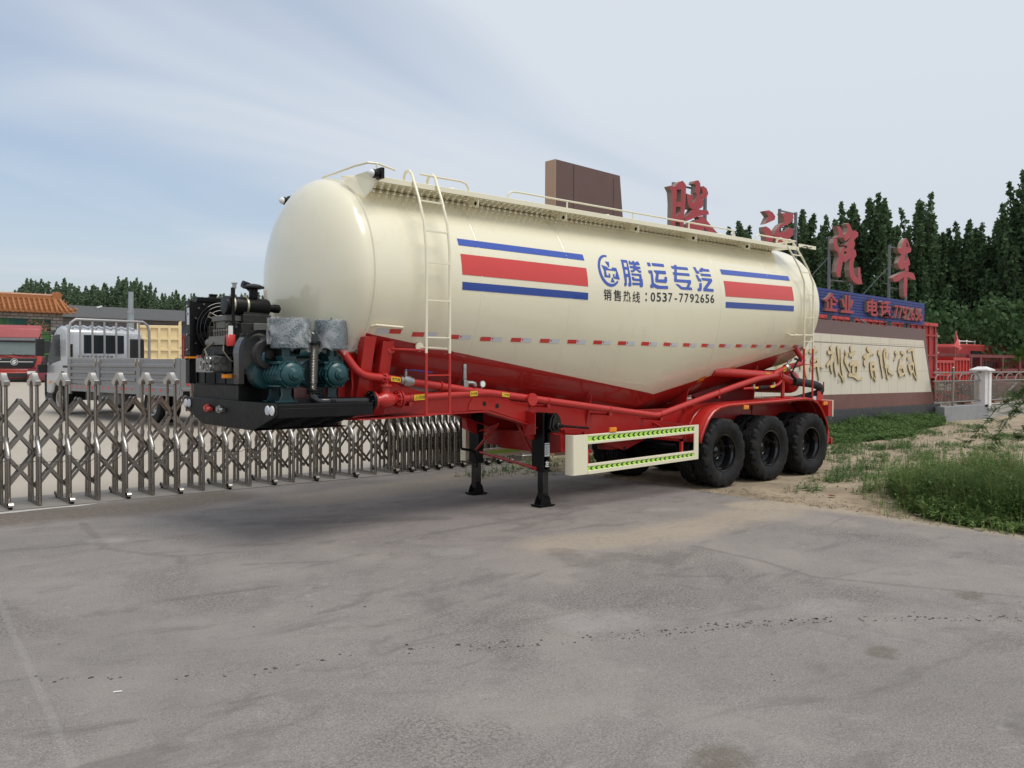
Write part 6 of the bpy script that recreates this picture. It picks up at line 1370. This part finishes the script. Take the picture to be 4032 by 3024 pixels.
# badge: ring with two interlocked swoops
m = MB(); cxb, czb = -.02, 1.225; m.lathe([(.165, 0), (.165, .02), (.145, .02), (.145, 0)], (cxb, -.078, czb), (0,-1,0), 28, cap=False)
for s in (1, -1):
    Q = [(-.11, .0), (-.02, .10), (.06, .095), (.125, .0), (.075, .03), (.03, .055), (-.02, .04), (-.06, -.01)]
    m.pxz([(cxb+s*a, czb+s*b) for a, b in Q], -.10, -.08)
m.pxz([(cxb, czb+.04), (cxb+.045, czb), (cxb, czb-.04), (cxb-.045, czb)], -.10, -.08); P2(RT, m, 'badge', M_white)
m = MB(); v, f = fit_text('东风商用车', -1.15, -.58, 1.335, 1.40, .01, .004); m.add([(a, -.088-b, c) for a, b, c in v], f); P2(RT, m, 'grille_lettering', M_white, smooth=0)
m = MB(); m.box(-W-.02, W+.02, -.16, .3, .40, .74); m.box(-W, W, -.12, .3, .74, .86); BU = P2(RT, m, 'bumper', M_tred, bevel=.05); m = MB(); m.box(-.8, .8, -.175, -.15, .44, .66); m.box(-W-.01, W+.01, -.1, .3, .28, .40); m.box(-W+.1, W-.1, -.10, .1, .845, .90); P2(RT, m, 'bumper_grille', M_plast, bevel=.02)
for s in (-1, 1):
    m = MB(); m.prism([(s*.88, .50), (s*1.22, .52), (s*1.24, .80), (s*1.02, .74)], lambda u, v: (u, -.19, v), lambda u, v: (u, -.10, v)); P2(RT, m, 'headlight', mat('headlight_clear', (.55, .54, .50), .12, .5), bevel=.02)
    m = MB(); m.tube([(s*1.15, .2, 2.40), (s*1.55, .1, 2.42), (s*1.60, .1, 2.3)], .02, 8); m.box(s*1.32, s*1.62, .05, .2, 1.68, 2.30); m.box(s*1.36, s*1.60, .06, .18, 1.32, 1.60); m.tube([(s*1.45, .12, 1.35), (s*1.45, .12, 1.1), (s*1.2, .2, 1.05)], .02, 8); P2(RT, m, 'mirror', M_plast, bevel=.03)
    m = MB(); m.box(s*(W-.01), s*(W+.01), -.02, .05, .98, 1.3); m.box(s*(W-.06), s*(W+.005), -.075, 0, .95, 1.25); P2(RT, m, 'corner_vent', M_plast)
m = MB()
for a, b in (((-.9, -.02, 1.60), (-.1, .02, 1.44)), ((-.1, -.02, 1.62), (.62, .02, 1.48)), ((.45, -.02, 1.60), (1.0, .02, 1.47))): m.bar(a, b, .03, .02)
P2(RT, m, 'wiper', M_ink); m = MB(); m.box(-.5, .5, 1.9, 6, .6, .9); m.box(-W, W, .3, 1.9, .3, .5); P2(RT, m, 'chassis', M_plast)
for s in (-1, 1): wheel_simple(s*1.02, 1.25, .52, .52, .3, RT, (1,0,0)); wheel_simple(s*.95, 5.0, .52, .52, .55, RT, (1,0,0))
# dark red car between the two trucks
RCAR = local_thing('parked_car', 'dark red car half hidden between the red tractor and the flatbed cab', 'car', 182, .78, 44, .25); m = MB()
body = [(-.2, .25), (-.22, .62), (-.1, .86), (.9, 1.0), (1.6, 1.48), (2.9, 1.52), (3.7, 1.02), (4.3, .95), (4.4, .3)]
m.pyz(body, -.85, .85); P2(RCAR, m, 'body', mat('car_red', (.16, .012, .018), .25, 0, .1, 3, 0, 9, .5), bevel=.08); m = MB(); m.prism([(-.7, 0), (.7, 0), (.58, 1), (-.58, 1)], lambda u, v: (u, .93+.62*v, 1.06+.38*v), lambda u, v: (u, .90+.62*v, 1.10+.38*v))
for s in (-1, 1): m.pyz([(1.15, 1.06), (1.7, 1.42), (2.85, 1.45), (3.4, 1.06)], s*.852, s*.862)
P2(RCAR, m, 'window', M_glass); m = MB()
for s in (-1, 1): m.box(s*.45, s*.8, -.24, -.15, .62, .76)
P2(RCAR, m, 'headlight', M_white)
for s in (-1, 1):
    for y in (.7, 3.4): wheel_simple(s*.78, y, .33, .33, .2, RCAR, (1,0,0))
# lamp post
LP_ = thing('lamp_post', 'grey steel pole standing behind the flatbed truck', 'pole', (2.83, 37.45, .9)); m = MB(); m.tube([(2.83, 37.45, .9), (2.83, 37.45, 4.6), (2.83, 37.45, 4.62), (2.85, 37.45, 5.65)], [.17, .16, .135, .125], 14); m.build('pole', mat('galvanised_pole', (.33, .37, .38), .45, .5, .1, 3), LP_); m = MB(); m.lathe([(.18, 0), (.18, .12)], (2.83, 37.45, 4.55), (0,0,1), 14); m.build('collar', M_steel, LP_)
# walled screen with glazed orange tiles
def blockmat():
    m, t, b = pb('split_face_block'); co = coords(t); sp = node(t, 'ShaderNodeSeparateXYZ'); lk(t, co, sp.inputs[0]); cb = node(t, 'ShaderNodeCombineXYZ'); lk(t, mth(t, 'ADD', sp.outputs[0], sp.outputs[1]), cb.inputs[0]); lk(t, sp.outputs[2], cb.inputs[1])
    br = node(t, 'ShaderNodeTexBrick'); lk(t, cb.outputs[0], br.inputs['Vector']); br.inputs['Scale'].default_value = 1; br.inputs['Brick Width'].default_value = .42; br.inputs['Row Height'].default_value = .2; br.inputs['Mortar Size'].default_value = .018
    br.inputs['Color1'].default_value = (.30, .28, .26, 1); br.inputs['Color2'].default_value = (.42, .395, .37, 1); br.inputs['Mortar'].default_value = (.11, .10, .095, 1); lk(t, br.outputs[0], b.inputs['Base Color']); b.inputs['Roughness'].default_value = .9; bump_(t, b, mth(t, 'ADD', noise_(t, co, 9, 4), br.outputs['Fac']), .8, .05); return m
SC = thing('screen_wall', 'grey block screen wall with orange glazed tile roof and painted panel', 'wall', (-3, 50, 1.2)); m = MB(); m.box(-9, -2.9, 50, 50.5, 1.0, 5.12); m.box(2.0, 2.65, 50, 50.5, 1.0, 5.12); m.box(-2.9, 2.0, 50, 50.5, 4.66, 5.12); m.build('wall', blockmat(), SC, 0)
def mural():
    m, t, b = pb('painted_panel'); co = coords(t); n = noise_(t, co, .9, 4, .6, .6, (1, 1, .6)); sp = node(t, 'ShaderNodeSeparateXYZ'); lk(t, co, sp.inputs[0])
    c = mixc_(t, mrange(t, mth(t, 'ADD', sp.outputs[2], mth(t, 'MULTIPLY', n, .8)), 3.9, 5.0), (.045, .14, .035), (.02, .09, .085)); c = mixc_(t, mrange(t, n, .5, .6), c, (.06, .17, .04)); lk(t, c, b.inputs['Base Color']); b.inputs['Roughness'].default_value = .6; return m
m = MB(); m.box(-2.9, 2.0, 50.15, 50.3, 1.0, 4.66); PN = m.build('painted_panel', mural(), SC, 0); m = MB(); random.seed(9)
for k in range(60):
    x, z = random.uniform(.6, 2.0), random.uniform(3.95, 4.6); r = random.uniform(.03, .075); m.pxz([(x+r*math.cos(2*PI*i/6), z+r*math.sin(2*PI*i/6)) for i in range(6)], 50.13, 50.149)
m.build('blossom', mat('blossom_pink', (.50, .20, .19), .7, 0, .2, 9), PN, 0); m = MB()
for a, b in (((.2, 4.2), (1.95, 4.55)), ((.9, 4.35), (1.6, 4.0)), ((-.5, 3.2), (1.9, 3.1))): m.bar((a[0], 50.14, a[1]), (b[0], 50.14, b[1]), .01, .04)
m.build('branch', M_ink, PN, 0); M_tile = mat('glazed_orange', (.36, .13, .035), .35, 0, .22, 6, .05, 9, .2, dust=.15)
m = MB(); zr, ze = 6.02, 5.12; m.add([(-9.3, 49.35, ze), (2.95, 49.35, ze-.02), (2.55, 50.2, zr-.1), (-9.3, 50.2, zr-.1), (2.95, 51.1, ze), (-9.3, 51.1, ze)], [(0,1,2,3), (3,2,4,5)]); m.add([(-9.3, 49.35, ze-.1), (2.95, 49.35, ze-.1), (2.95, 51.1, ze-.1), (-9.3, 51.1, ze-.1), (-9.3, 49.35, ze), (2.95, 49.35, ze-.02), (2.95, 51.1, ze), (-9.3, 51.1, ze)], [(0,1,2,3), (0,1,5,4), (1,2,6,5)])
RF = m.build('tile_roof', M_tile, SC, 0); m = MB(); x = -9.2
while x < 2.9:
    xt = x if x < 2.3 else x-.25; m.tube([(x, 49.33, ze+.03), (x*.35+xt*.65, 49.85, ze+.50), (xt, 50.2, zr-.06)], .075, 8)
    m.lathe([(.09, 0), (.09, .05)], (x, 49.33, ze+.02), (0,-1,0), 10); x += .285
for j in range(9): u = j/9; m.box(-9.3, 2.9-.35*u, 49.36+.85*u, 49.42+.85*u, ze+.05+.80*u, ze+.075+.80*u)
m.build('tile_row', M_tile, RF); m = MB(); m.box(-9.3, 2.1, 50.1, 50.3, zr-.12, zr+.10); m.tube([(-9.3, 50.2, zr+.12), (2.1, 50.2, zr+.12)], .09, 8); m.box(2.1, 2.5, 50.1, 50.3, zr-.16, zr+.0)
m.pxz([(2.05, zr), (2.6, zr), (2.62, zr+.12), (2.72, zr+.22), (2.58, zr+.24), (2.55, zr+.36), (2.40, zr+.38), (2.3, zr+.30), (2.18, zr+.36), (2.1, zr+.25)], 50.1, 50.3)
for k in range(6): u = k/5; m.ball((2.55+.55*u, 50.15-.85*u, zr-.12-.82*u), .10, 8, 6); m.tube([(2.55+.55*u, 50.15-.85*u, zr-.12-.82*u), (2.62+.62*u, 50.1-.85*u, zr+.1-.85*u)], .04, 6)
m.tube([(2.5, 50.2, zr-.1), (2.9, 49.7, zr-.65), (3.1, 49.35, ze+.05), (3.25, 49.2, ze+.22)], .09, 8); m.build('ridge_ornament', M_tile, RF)
# long grey warehouse
def corr(name, c0, c1, sc=9, direction='X', rough=.5):
    m, t, b = pb(name); co = coords(t); wv = node(t, 'ShaderNodeTexWave'); lk(t, co, wv.inputs['Vector']); wv.bands_direction = direction; wv.inputs['Scale'].default_value = sc; c = mixc_(t, wv.outputs[1], c0, c1); c = mixc_(t, mrange(t, noise_(t, co, .4, 5), .45, .7, 0, .3), c, tuple(x*.75 for x in c0)); lk(t, c, b.inputs['Base Color']); b.inputs['Roughness'].default_value = rough; bump_(t, b, wv.outputs[1], .6, .05); return m
WH = thing('warehouse', 'long grey corrugated warehouse with low pitched roof and small dark windows', 'warehouse', (20, 64, 1.3)); m = MB(); m.box(2.9, 46, 62, 80, 1.0, 5.42); m.build('wall', corr('wall_sheeting', (.15, .14, .135), (.21, .195, .19), 1.1, 'Z'), WH, 0); m = MB(); m.add([(2.5, 61.4, 5.42), (46, 61.4, 5.20), (46, 70.5, 6.62), (2.5, 70.5, 6.85), (2.5, 80.5, 5.3), (46, 80.5, 5.2)], [(0,1,2,3), (3,2,5,4)]); m.add([(2.5, 61.4, 5.42), (46, 61.4, 5.20), (46, 61.4, 5.30), (2.5, 61.4, 5.50)], [(0,1,2,3)]); m.build('roof', corr('roof_sheeting', (.10, .10, .10), (.145, .145, .145), 1.2, 'Y'), WH, 0)
m = MB()
for k in range(22): u = (k+.5)/22; m.bar((2.5, 61.4+9.1*u, 5.43+1.43*u), (46, 61.4+9.1*u, 5.21+1.42*u), .16, .07)
m.build('roof_rib', mat('roof_rib_grey', (.19, .19, .19), .5), WH, 0)
for x in (8.2, 11.6, 14.1, 14.75, 17.5, 21, 24.5, 28):
    m = MB(); m.box(x, x+.62, 61.94, 62.0, 4.3, 5.12); wf = m.build('window', mat('window_frame_grey', (.20, .20, .20), .5), WH, 0); m = MB(); m.box(x+.04, x+.58, 61.93, 61.939, 4.34, 5.08); m.build('pane', M_glass, wf, 0)
m = MB(); m.bar((9.6, 68, 6.6), (10.0, 68, 6.72), .2, .12); m.build('roof_vent', M_white, WH)
# ================================================================ TREES
def leafmat(name, a, b_, c):
    m, t, b = pb(name); g = t.nodes.new('ShaderNodeObjectInfo'); co = coords(t); n = noise_(t, co, 1.1, 3, .6); n2 = noise_(t, co, 9, 2, .5)
    cc = mixc_(t, n, a, b_); cc = mixc_(t, mrange(t, n2, .45, .75), cc, c); cc2 = mixc_(t, mth(t, 'MULTIPLY', g.outputs['Random'], .45), cc, a); lk(t, cc2, b.inputs['Base Color']); b.inputs['Roughness'].default_value = .7; b.inputs['Specular IOR Level'].default_value = .25
    tr = t.nodes.new('ShaderNodeBsdfTranslucent'); lk(t, cc2, tr.inputs['Color']); mx = t.nodes.new('ShaderNodeMixShader'); mx.inputs[0].default_value = .36; lk(t, b.outputs[0], mx.inputs[1]); lk(t, tr.outputs[0], mx.inputs[2])
    lk(t, mx.outputs[0], [n_ for n_ in t.nodes if n_.type == 'OUTPUT_MATERIAL'][0].inputs[0]); return m
M_pop = leafmat('poplar_leaf', (.075, .13, .060), (.11, .18, .085), (.16, .24, .12)); M_pop_haze = leafmat('hazed_poplar_leaf', (.12, .18, .105), (.15, .215, .125), (.19, .26, .155)); M_bark = mat('bark', (.10, .09, .075), .85, 0, .25, 4, .3, 12)  # far leaves: distance haze put into the colour, paler and greyer
def poplar_meshes(seed, H, spread, nlimb, leaf, dens, lean=0):
    rnd = random.Random(seed); tr = MB(); lv = MB()
    tr.tube([(0, 0, 0), (.05, 0, H*.3), (lean*.4, .04, H*.6), (lean, 0, H*.93)], [.20, .16, .10, .03], 8)
    tips = []
    for i in range(nlimb):
        u = .12+.80*(i/(nlimb-1))**.9; z0 = H*u*.80; a = 2.4*i+rnd.uniform(-.5, .5); ln = H*(.36-.16*u)*rnd.uniform(.7, 1.2); sp_ = spread*(1-.62*u**1.5)*rnd.uniform(.55, 1.2)
        p0 = Vector((lean*u, 0, z0)); p1 = p0+Vector((math.cos(a)*sp_*.65, math.sin(a)*sp_*.65, ln*.45)); p2 = p0+Vector((math.cos(a)*sp_, math.sin(a)*sp_, ln)) + Vector((lean*.2, 0, 0))
        tr.tube([p0, p1, p2], [.06, .04, .012], 5); tips.append((p0, p1, p2+Vector((0, 0, ln*.25))))
    tips.append((Vector((lean*.7, 0, H*.75)), Vector((lean*.9, 0, H*.88)), Vector((lean, 0, H))))
    for p0, p1, p2 in tips:
        k = int(dens*rnd.uniform(.7, 1.3))
        for j in range(k):
            u = rnd.uniform(.12, 1.02); c = p0*(1-u)**2+p1*2*u*(1-u)+p2*u*u; r = spread*(.26*max(0, 1.0-u)**.7+.05)*rnd.random()**.5+.03
            a, b = rnd.uniform(0, 2*PI), rnd.uniform(-1, 1); q = c+Vector((math.cos(a)*math.sqrt(1-b*b), math.sin(a)*math.sqrt(1-b*b), b*1.2))*r
            n = Vector((rnd.gauss(0, 1), rnd.gauss(0, 1), rnd.gauss(.35, .8))).normalized(); t1 = n.orthogonal().normalized(); t2 = n.cross(t1); s = leaf*rnd.uniform(.55, 1.25)
            rot = rnd.uniform(0, 2*PI); e1 = t1*math.cos(rot)+t2*math.sin(rot); e2 = n.cross(e1)
            lv.add([q-e1*s*.6, q+e2*s*.42+n*s*.1, q+e1*s*.6, q-e2*s*.42+n*s*.1], [(0,1,2,3)])
    return tr, lv
def poplar(proto, loc, rz, sc, label, group):
    r = copy_tree(proto) if proto.get('used') else proto; proto['used'] = 1
    if 'used' in r.keys() and r is not proto: del r['used']
    r.location = loc; r.rotation_euler = (0, 0, rz); r.scale = sc; r['label'] = label; r['category'] = 'tree'; r['group'] = group; return r
def make_proto(seed, H, spread, nl, leaf, dens, lm, lean=0):
    t = bpy.data.objects.new('poplar_tree', None); COL.objects.link(t); a, b = poplar_meshes(seed, H, spread, nl, leaf, dens, lean); k = a.build('trunk', M_bark, None, 40); k.parent = t; c = b.build('crown', lm, None, 0, fixn=False); c.parent = t; return t
near = [make_proto(21+i, 13, 1.9, 26, .25, 300, M_pop) for i in range(4)]
rnd = random.Random(4)
RT_ = [(1592, 64, 12.4), (1622, 68, 10.2), (1655, 66, 10.6), (1695, 64, 12.2), (1730, 62, 12.9), (1768, 64, 11.6), (1800, 60, 11.9), (1838, 62, 13.3), (1893, 60, 13.7), (1935, 63, 12.0), (1985, 60, 13.1), (2010, 64, 12.2), (2045, 61, 11.5), (2090, 60, 11.9), (2120, 64, 11.5), (2150, 60, 11.8), (2182, 58, 12.0), (2205, 57, 14.6), (2240, 57, 15.0), (2290, 57, 14.5)]
words_ = ['narrow', 'broad', 'many tipped', 'slim', 'bushy']
for i, (px, d, H) in enumerate(RT_):
    p = toplane(px*4032/2212, 1440, d); s = H/13
    where = 'left of the hooked red character' if px < 1790 else ('behind the hooked red character' if px < 1860 else ('between the two right characters' if px < 1930 else ('right of the last red character' if px < 2060 else 'towards the right edge')))
    poplar(near[i % 4], (p.x, p.y, 0), rnd.uniform(0, 6), (s*rnd.uniform(.95, 1.2), s*rnd.uniform(.95, 1.2), s), 'dark green %s poplar %s, number %d from the left' % (words_[i % 5], where, i+1), 'poplars behind the sign wall')
random.seed(8)
M_hedge = leafmat('hedge_leaf', (.045, .092, .034), (.07, .13, .048), (.11, .19, .07)); m = MB(); rnd = random.Random(31)
for k in range(26000):
    px = rnd.uniform(1560, 2330); d = rnd.uniform(52, 60); p = toplane(px*4032/2212, 1440, d); z = rnd.uniform(.3, 6.2)*rnd.uniform(.6, 1)+1.2*mnoise.noise(Vector((p.x*.3, p.y*.3, 0))); q = Vector((p.x, p.y, max(.2, z)))
    n = Vector((rnd.gauss(0, 1), rnd.gauss(0, 1), rnd.gauss(.35, .8))).normalized(); t1 = n.orthogonal().normalized(); t2 = n.cross(t1); s = .34*rnd.uniform(.5, 1.2); m.add([q-t1*s*.6, q+t2*s*.42, q+t1*s*.6, q-t2*s*.42], [(0,1,2,3)])
tag(m.build('undergrowth', M_hedge, None, 0, fixn=False), 'dark leafy undergrowth filling the gaps between poplar trunks', 'undergrowth', kind='stuff')
far = [make_proto(51+i, 15, 2.2, 20, .42, 150, M_pop_haze, 1.2) for i in range(3)]
LT = []
rnd = random.Random(12); x = -20
def far_top(px):   # skyline height in view pixels
    P = [(-40, 640), (10, 636), (40, 612), (70, 606), (100, 622), (120, 610), (140, 615), (160, 625), (180, 618), (200, 622), (230, 612), (262, 603), (285, 606), (310, 622), (330, 640), (360, 636), (400, 640), (440, 642), (500, 640), (580, 640), (640, 640)]
    for (a, b), (c, d) in zip(P, P[1:]):
        if a <= px <= c: return b+(d-b)*(px-a)/(c-a)
    return 640
k = 0
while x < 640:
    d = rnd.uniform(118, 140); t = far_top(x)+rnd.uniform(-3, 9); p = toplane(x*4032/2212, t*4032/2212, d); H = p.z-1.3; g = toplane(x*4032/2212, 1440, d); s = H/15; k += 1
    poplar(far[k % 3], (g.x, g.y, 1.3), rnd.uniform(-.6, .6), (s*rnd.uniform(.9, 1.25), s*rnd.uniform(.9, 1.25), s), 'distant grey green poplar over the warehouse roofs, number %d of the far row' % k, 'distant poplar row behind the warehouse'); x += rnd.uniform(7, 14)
# ================================================================ WEEDS
def weedmat(name, a, b_, c):
    return leafmat(name, a, b_, c)
M_weed = weedmat('weed_green', (.125, .195, .050), (.185, .265, .075), (.30, .37, .155)); M_weed2 = weedmat('weed_dark', (.075, .145, .038), (.11, .19, .055), (.18, .26, .10))
def blade(m, rnd, base, h, wd, lean):
    a = rnd.uniform(0, 2*PI); d = Vector((math.cos(a), math.sin(a), 0)); sd = Vector((-d.y, d.x, 0)); pts = []
    for k in range(5): u = k/4; pts.append((base+d*(lean*h*u*u)+Vector((0, 0, h*(u-.28*lean*u*u))), wd*(1-u)**.7))
    vs = []
    for p, w_ in pts: vs += [p-sd*w_, p+sd*w_]
    m.add(vs, [(2*i, 2*i+1, 2*i+3, 2*i+2) for i in range(4)])
def leafy(m, rnd, base, h, leaf, n):
    a = rnd.uniform(0, 2*PI); d = Vector((math.cos(a), math.sin(a), 0))*rnd.uniform(0, .3)*h; top = base+d+Vector((0, 0, h)); sd = d.orthogonal().normalized()*.004 if d.length > 1e-4 else Vector((.004, 0, 0))
    m.add([base-sd, base+sd, top+sd*.4, top-sd*.4], [(0,1,2,3)])
    for i in range(n):
        u = rnd.uniform(.1, 1); q = base.lerp(top, u); b = rnd.uniform(0, 2*PI); e1 = Vector((math.cos(b), math.sin(b), rnd.uniform(-.4, .6))).normalized(); e2 = e1.cross(Vector((0, 0, 1))).normalized(); s = leaf*rnd.uniform(.6, 1.3)*(1.1-.5*u)
        m.add([q, q+e1*s*.5+e2*s*.22, q+e1*s, q+e1*s*.5-e2*s*.22], [(0,1,2,3)])
def in_poly(x, y, P):
    c = False; j = len(P)-1
    for i in range(len(P)):
        if (P[i][1] > y) != (P[j][1] > y) and x < (P[j][0]-P[i][0])*(y-P[i][1])/(P[j][1]-P[i][1])+P[i][0]: c = not c
        j = i
    return c
def patch(name, poly, nb, nl, hf, mt, label, seed, leaf=.07, zoff=0, wb=.006, nleaf=12):
    rnd = random.Random(seed); m = MB(); X = [p[0] for p in poly]; Y = [p[1] for p in poly]; done = 0
    while done < nb+nl:
        x, y = rnd.uniform(min(X), max(X)), rnd.uniform(min(Y), max(Y))
        if not in_poly(x, y, poly): continue
        h = hf(x, y, rnd)
        if h <= .02: done += 1; continue
        b = Vector((x, y, zground(x, y)+zoff))
        if done < nb: blade(m, rnd, b, h*rnd.uniform(.7, 1.25), wb*rnd.uniform(.6, 1.3), rnd.uniform(.2, .95))
        else: leafy(m, rnd, b, h*rnd.uniform(.7, 1.2), leaf, nleaf)
        done += 1
    return tag(m.build(name, mt, None, 0, fixn=False), label, 'weeds', kind='stuff')
clump = [(1.05, -3.45), (.3, -3.95), (-.2, -4.35), (-.5, -4.8), (-.58, -5.5), (-.55, -7.2), (2.6, -7.2), (4.6, -5.4), (4.4, -4.2), (3.0, -3.3), (1.9, -3.0)]
def hclump(x, y, rnd):
    e = min(1, max(.08, min((x+.75)/.8, (y+7.4)/1, (3.0-abs(x-1.6))/1.2, (-2.85-y)/.6)))
    return (.54+.42*mnoise.noise(Vector((x*1.7, y*1.7, 2))))*e*(1.25 if (x > 1.2 and y < -4.2 and rnd.random() < .18) else 1)
patch('weed_clump', clump, 9500, 1500, hclump, M_weed, 'thick clump of tall grass and weeds at the right road edge', 41, .075, -.02, .0075, 12)
patch('weed_clump', clump, 2500, 2200, lambda x, y, r: hclump(x, y, r)*.85, M_weed2, 'darker broad leaved weeds mixed through the roadside clump', 42, .11, -.02, .008, 16)
skirt = [(2.2, -2.4), (.4, -3.3), (-.55, -4.1), (-.8, -5), (-.78, -7.2), (4.8, -7.2), (6.0, -5), (5.5, -3.4), (4.0, -2.6)]
patch('weed_clump', skirt, 2200, 900, lambda x, y, r: .10+.22*max(0, .4+mnoise.noise(Vector((x*1.4, y*1.4, 9)))), M_weed, 'sparse low grass fringing the roadside clump', 47, .07, -.01, .005, 8)
M_dry = leafmat('dry_stem', (.26, .22, .10), (.33, .28, .13), (.40, .34, .19))
patch('weed_clump', clump, 900, 0, lambda x, y, r: hclump(x, y, r)*1.35, M_dry, 'dry yellow stems standing above the roadside clump', 48, .07, -.01, .0035, 8)
wall_strip = [(4.5, 4.1), (4.5, 2.2), (9.5, 1.5), (12.5, 1.4), (14.5, 2.3), (17.2, 2.8), (19.8, 3.6), (20.3, 4.1)]
patch('wall_weeds', wall_strip, 2600, 4600, lambda x, y, r: .12+.42*max(0, (y-1.6)/2.5)*(.55+.8*mnoise.noise(Vector((x*.8, y, 7)))), M_weed2, 'green weeds growing along the foot of the sign wall', 43, .13, 0, .009, 14)
rnd = random.Random(77); m = MB()
spots = [(.75, -2.25, .16, 1), (1.86, -2.9, .30, 1), (1.2, -3.0, .20, 1), (4.47, -1.76, .2, 1), (6.7, -1.3, .28, 1), (3.9, -1.35, .3, 1), (3.3, -1.75, .28, 1), (2.9, -1.6, .2, 1), (2.3, -1.9, .2, 1), (3.7, -2.2, .22, 1), (11.5, -1.2, .25, 1), (13.5, -1.6, .25, 1), (9.2, -.9, .25, 1), (2.6, -2.3, .15, 1)]
for k in range(560):
    x = rnd.uniform(-.2, 19); y = rnd.uniform(-4.2, 3.6)
    if x < 3.4 and -1.6 < y < 1.6: continue
    dn = mnoise.noise(Vector((x*.45, y*.8, 4)))
    near_wall = max(0, (y+.5)/4)*(1 if x < 15 else .35)
    if dn+near_wall*.8 < .12: continue
    spots.append((x, y, rnd.uniform(.07, .22), .8))
for k in range(50): spots.append((rnd.uniform(-2.5, 3.2), rnd.uniform(1.6, 3.2), rnd.uniform(.1, .3), 1) if k < 18 else (rnd.uniform(3.3, 9), rnd.uniform(-1.5, 1.5), rnd.uniform(.12, .3), 1))
for x, y, h, q in spots:
    r = rnd.uniform(.10, .34)*(1.2 if h > .2 else 1)
    for j in range(int(26*q*(r/.2))):
        a, u = rnd.uniform(0, 2*PI), rnd.random()**.6; b = Vector((x+r*1.5*u*math.cos(a), y+r*u*math.sin(a), 0)); b.z = zground(b.x, b.y)-.005
        if rnd.random() < .45: blade(m, rnd, b, h*rnd.uniform(.5, 1.1), .006, rnd.uniform(.4, 1.1))
        else: leafy(m, rnd, b, h*rnd.uniform(.4, .9), .075, 8)
tag(m.build('ground_weeds', M_weed2, None, 0, fixn=False), 'low green weed tufts scattered over the sandy ground', 'weeds', kind='stuff')
m = MB(); rnd = random.Random(6)                                    # dry straw, twigs and crumbs at the verge
for k in range(900):
    y = rnd.uniform(-7, 3.0); x = road_edge(y)+abs(rnd.gauss(0, .5))-.12; z = zground(x, y)+.008 if x > -.55 else .006
    if rnd.random() < .5:
        a = rnd.uniform(0, PI); l = rnd.uniform(.02, .09); m.bar((x-l*math.cos(a), y-l*math.sin(a), z), (x+l*math.cos(a), y+l*math.sin(a), z+rnd.uniform(0, .015)), .003, .003)
    else: s = rnd.uniform(.003, .010); m.ball((x, y, z), s, 5, 3)
for k in range(380):
    x, y = rnd.uniform(-.4, 16), rnd.uniform(-4, 3.4); s = rnd.uniform(.006, .02); m.ball((x, y, zground(x, y)+s*.4), s, 5, 3, 0, (1, 1, .7))
tag(m.build('straw_and_pebbles', mat('dry_straw', (.20, .155, .10), .9, 0, .4, 14), None, 0, fixn=False), 'dry straw, twigs and pebbles strewn along the road edge', 'straw', kind='stuff')
# feathery sapling reaching in at the right edge
p = toplane(4290, 1440, 11.2); SP = thing('sapling', 'feathery young tree whose drooping branches reach in at the right edge', 'sapling', (p.x, p.y, 0)); m = MB(); lv = MB(); rnd = random.Random(15)
m.tube([(p.x, p.y, 0), (p.x-.05, p.y, 1.2), (p.x+.05, p.y+.05, 2.6), (p.x, p.y, 3.3)], [.035, .03, .02, .008], 8); m.build('trunk', M_bark, SP)
L_ = -CR
for z0, ln, dr, k in ((1.75, 1.25, -.30, 46), (1.45, 1.45, -.55, 60), (2.1, .95, -.12, 40), (2.55, .75, .05, 34), (1.2, .8, -.2, 30), (2.9, .7, .1, 26)):
    for rep in range(2):
        d = (L_*rnd.uniform(.85, 1)+CF*rnd.uniform(-.5, .4)).normalized(); d.z = 0; P0 = Vector((p.x, p.y, z0)); pts = [P0+d*(ln*u)+Vector((0, 0, .25*math.sin(PI*u)*ln+dr*u*u)) for u in (0, .25, .5, .75, 1)]
        b = MB(); b.tube(pts, [.012, .010, .007, .005, .002], 6); lv.add(b.v, b.f)
        for j in range(k*3):
            u = rnd.uniform(.05, 1.0); i = min(3, int(u*4)); q = pts[i].lerp(pts[i+1], u*4-i); a = rnd.uniform(0, 2*PI); e1 = (Vector((math.cos(a), math.sin(a), rnd.uniform(-.5, .5)))+d*.5).normalized(); tw = rnd.uniform(.07, .2); e2 = e1.cross(Vector((0, 0, 1))).normalized()
            for s in range(6):
                c = q+e1*(tw*(s+1)/6); 
                for sg in (-1, 1): lf = (e1*.6+e2*sg).normalized(); nn = e1.cross(e2); w_ = .011; lv.add([c, c+lf*.026+e1*w_, c+lf*.052, c+lf*.026-e1*w_], [(0,1,2,3)])
lv.build('foliage', leafmat('feathery_leaf', (.055, .115, .02), (.09, .17, .035), (.16, .25, .07)), SP, 0, fixn=False)
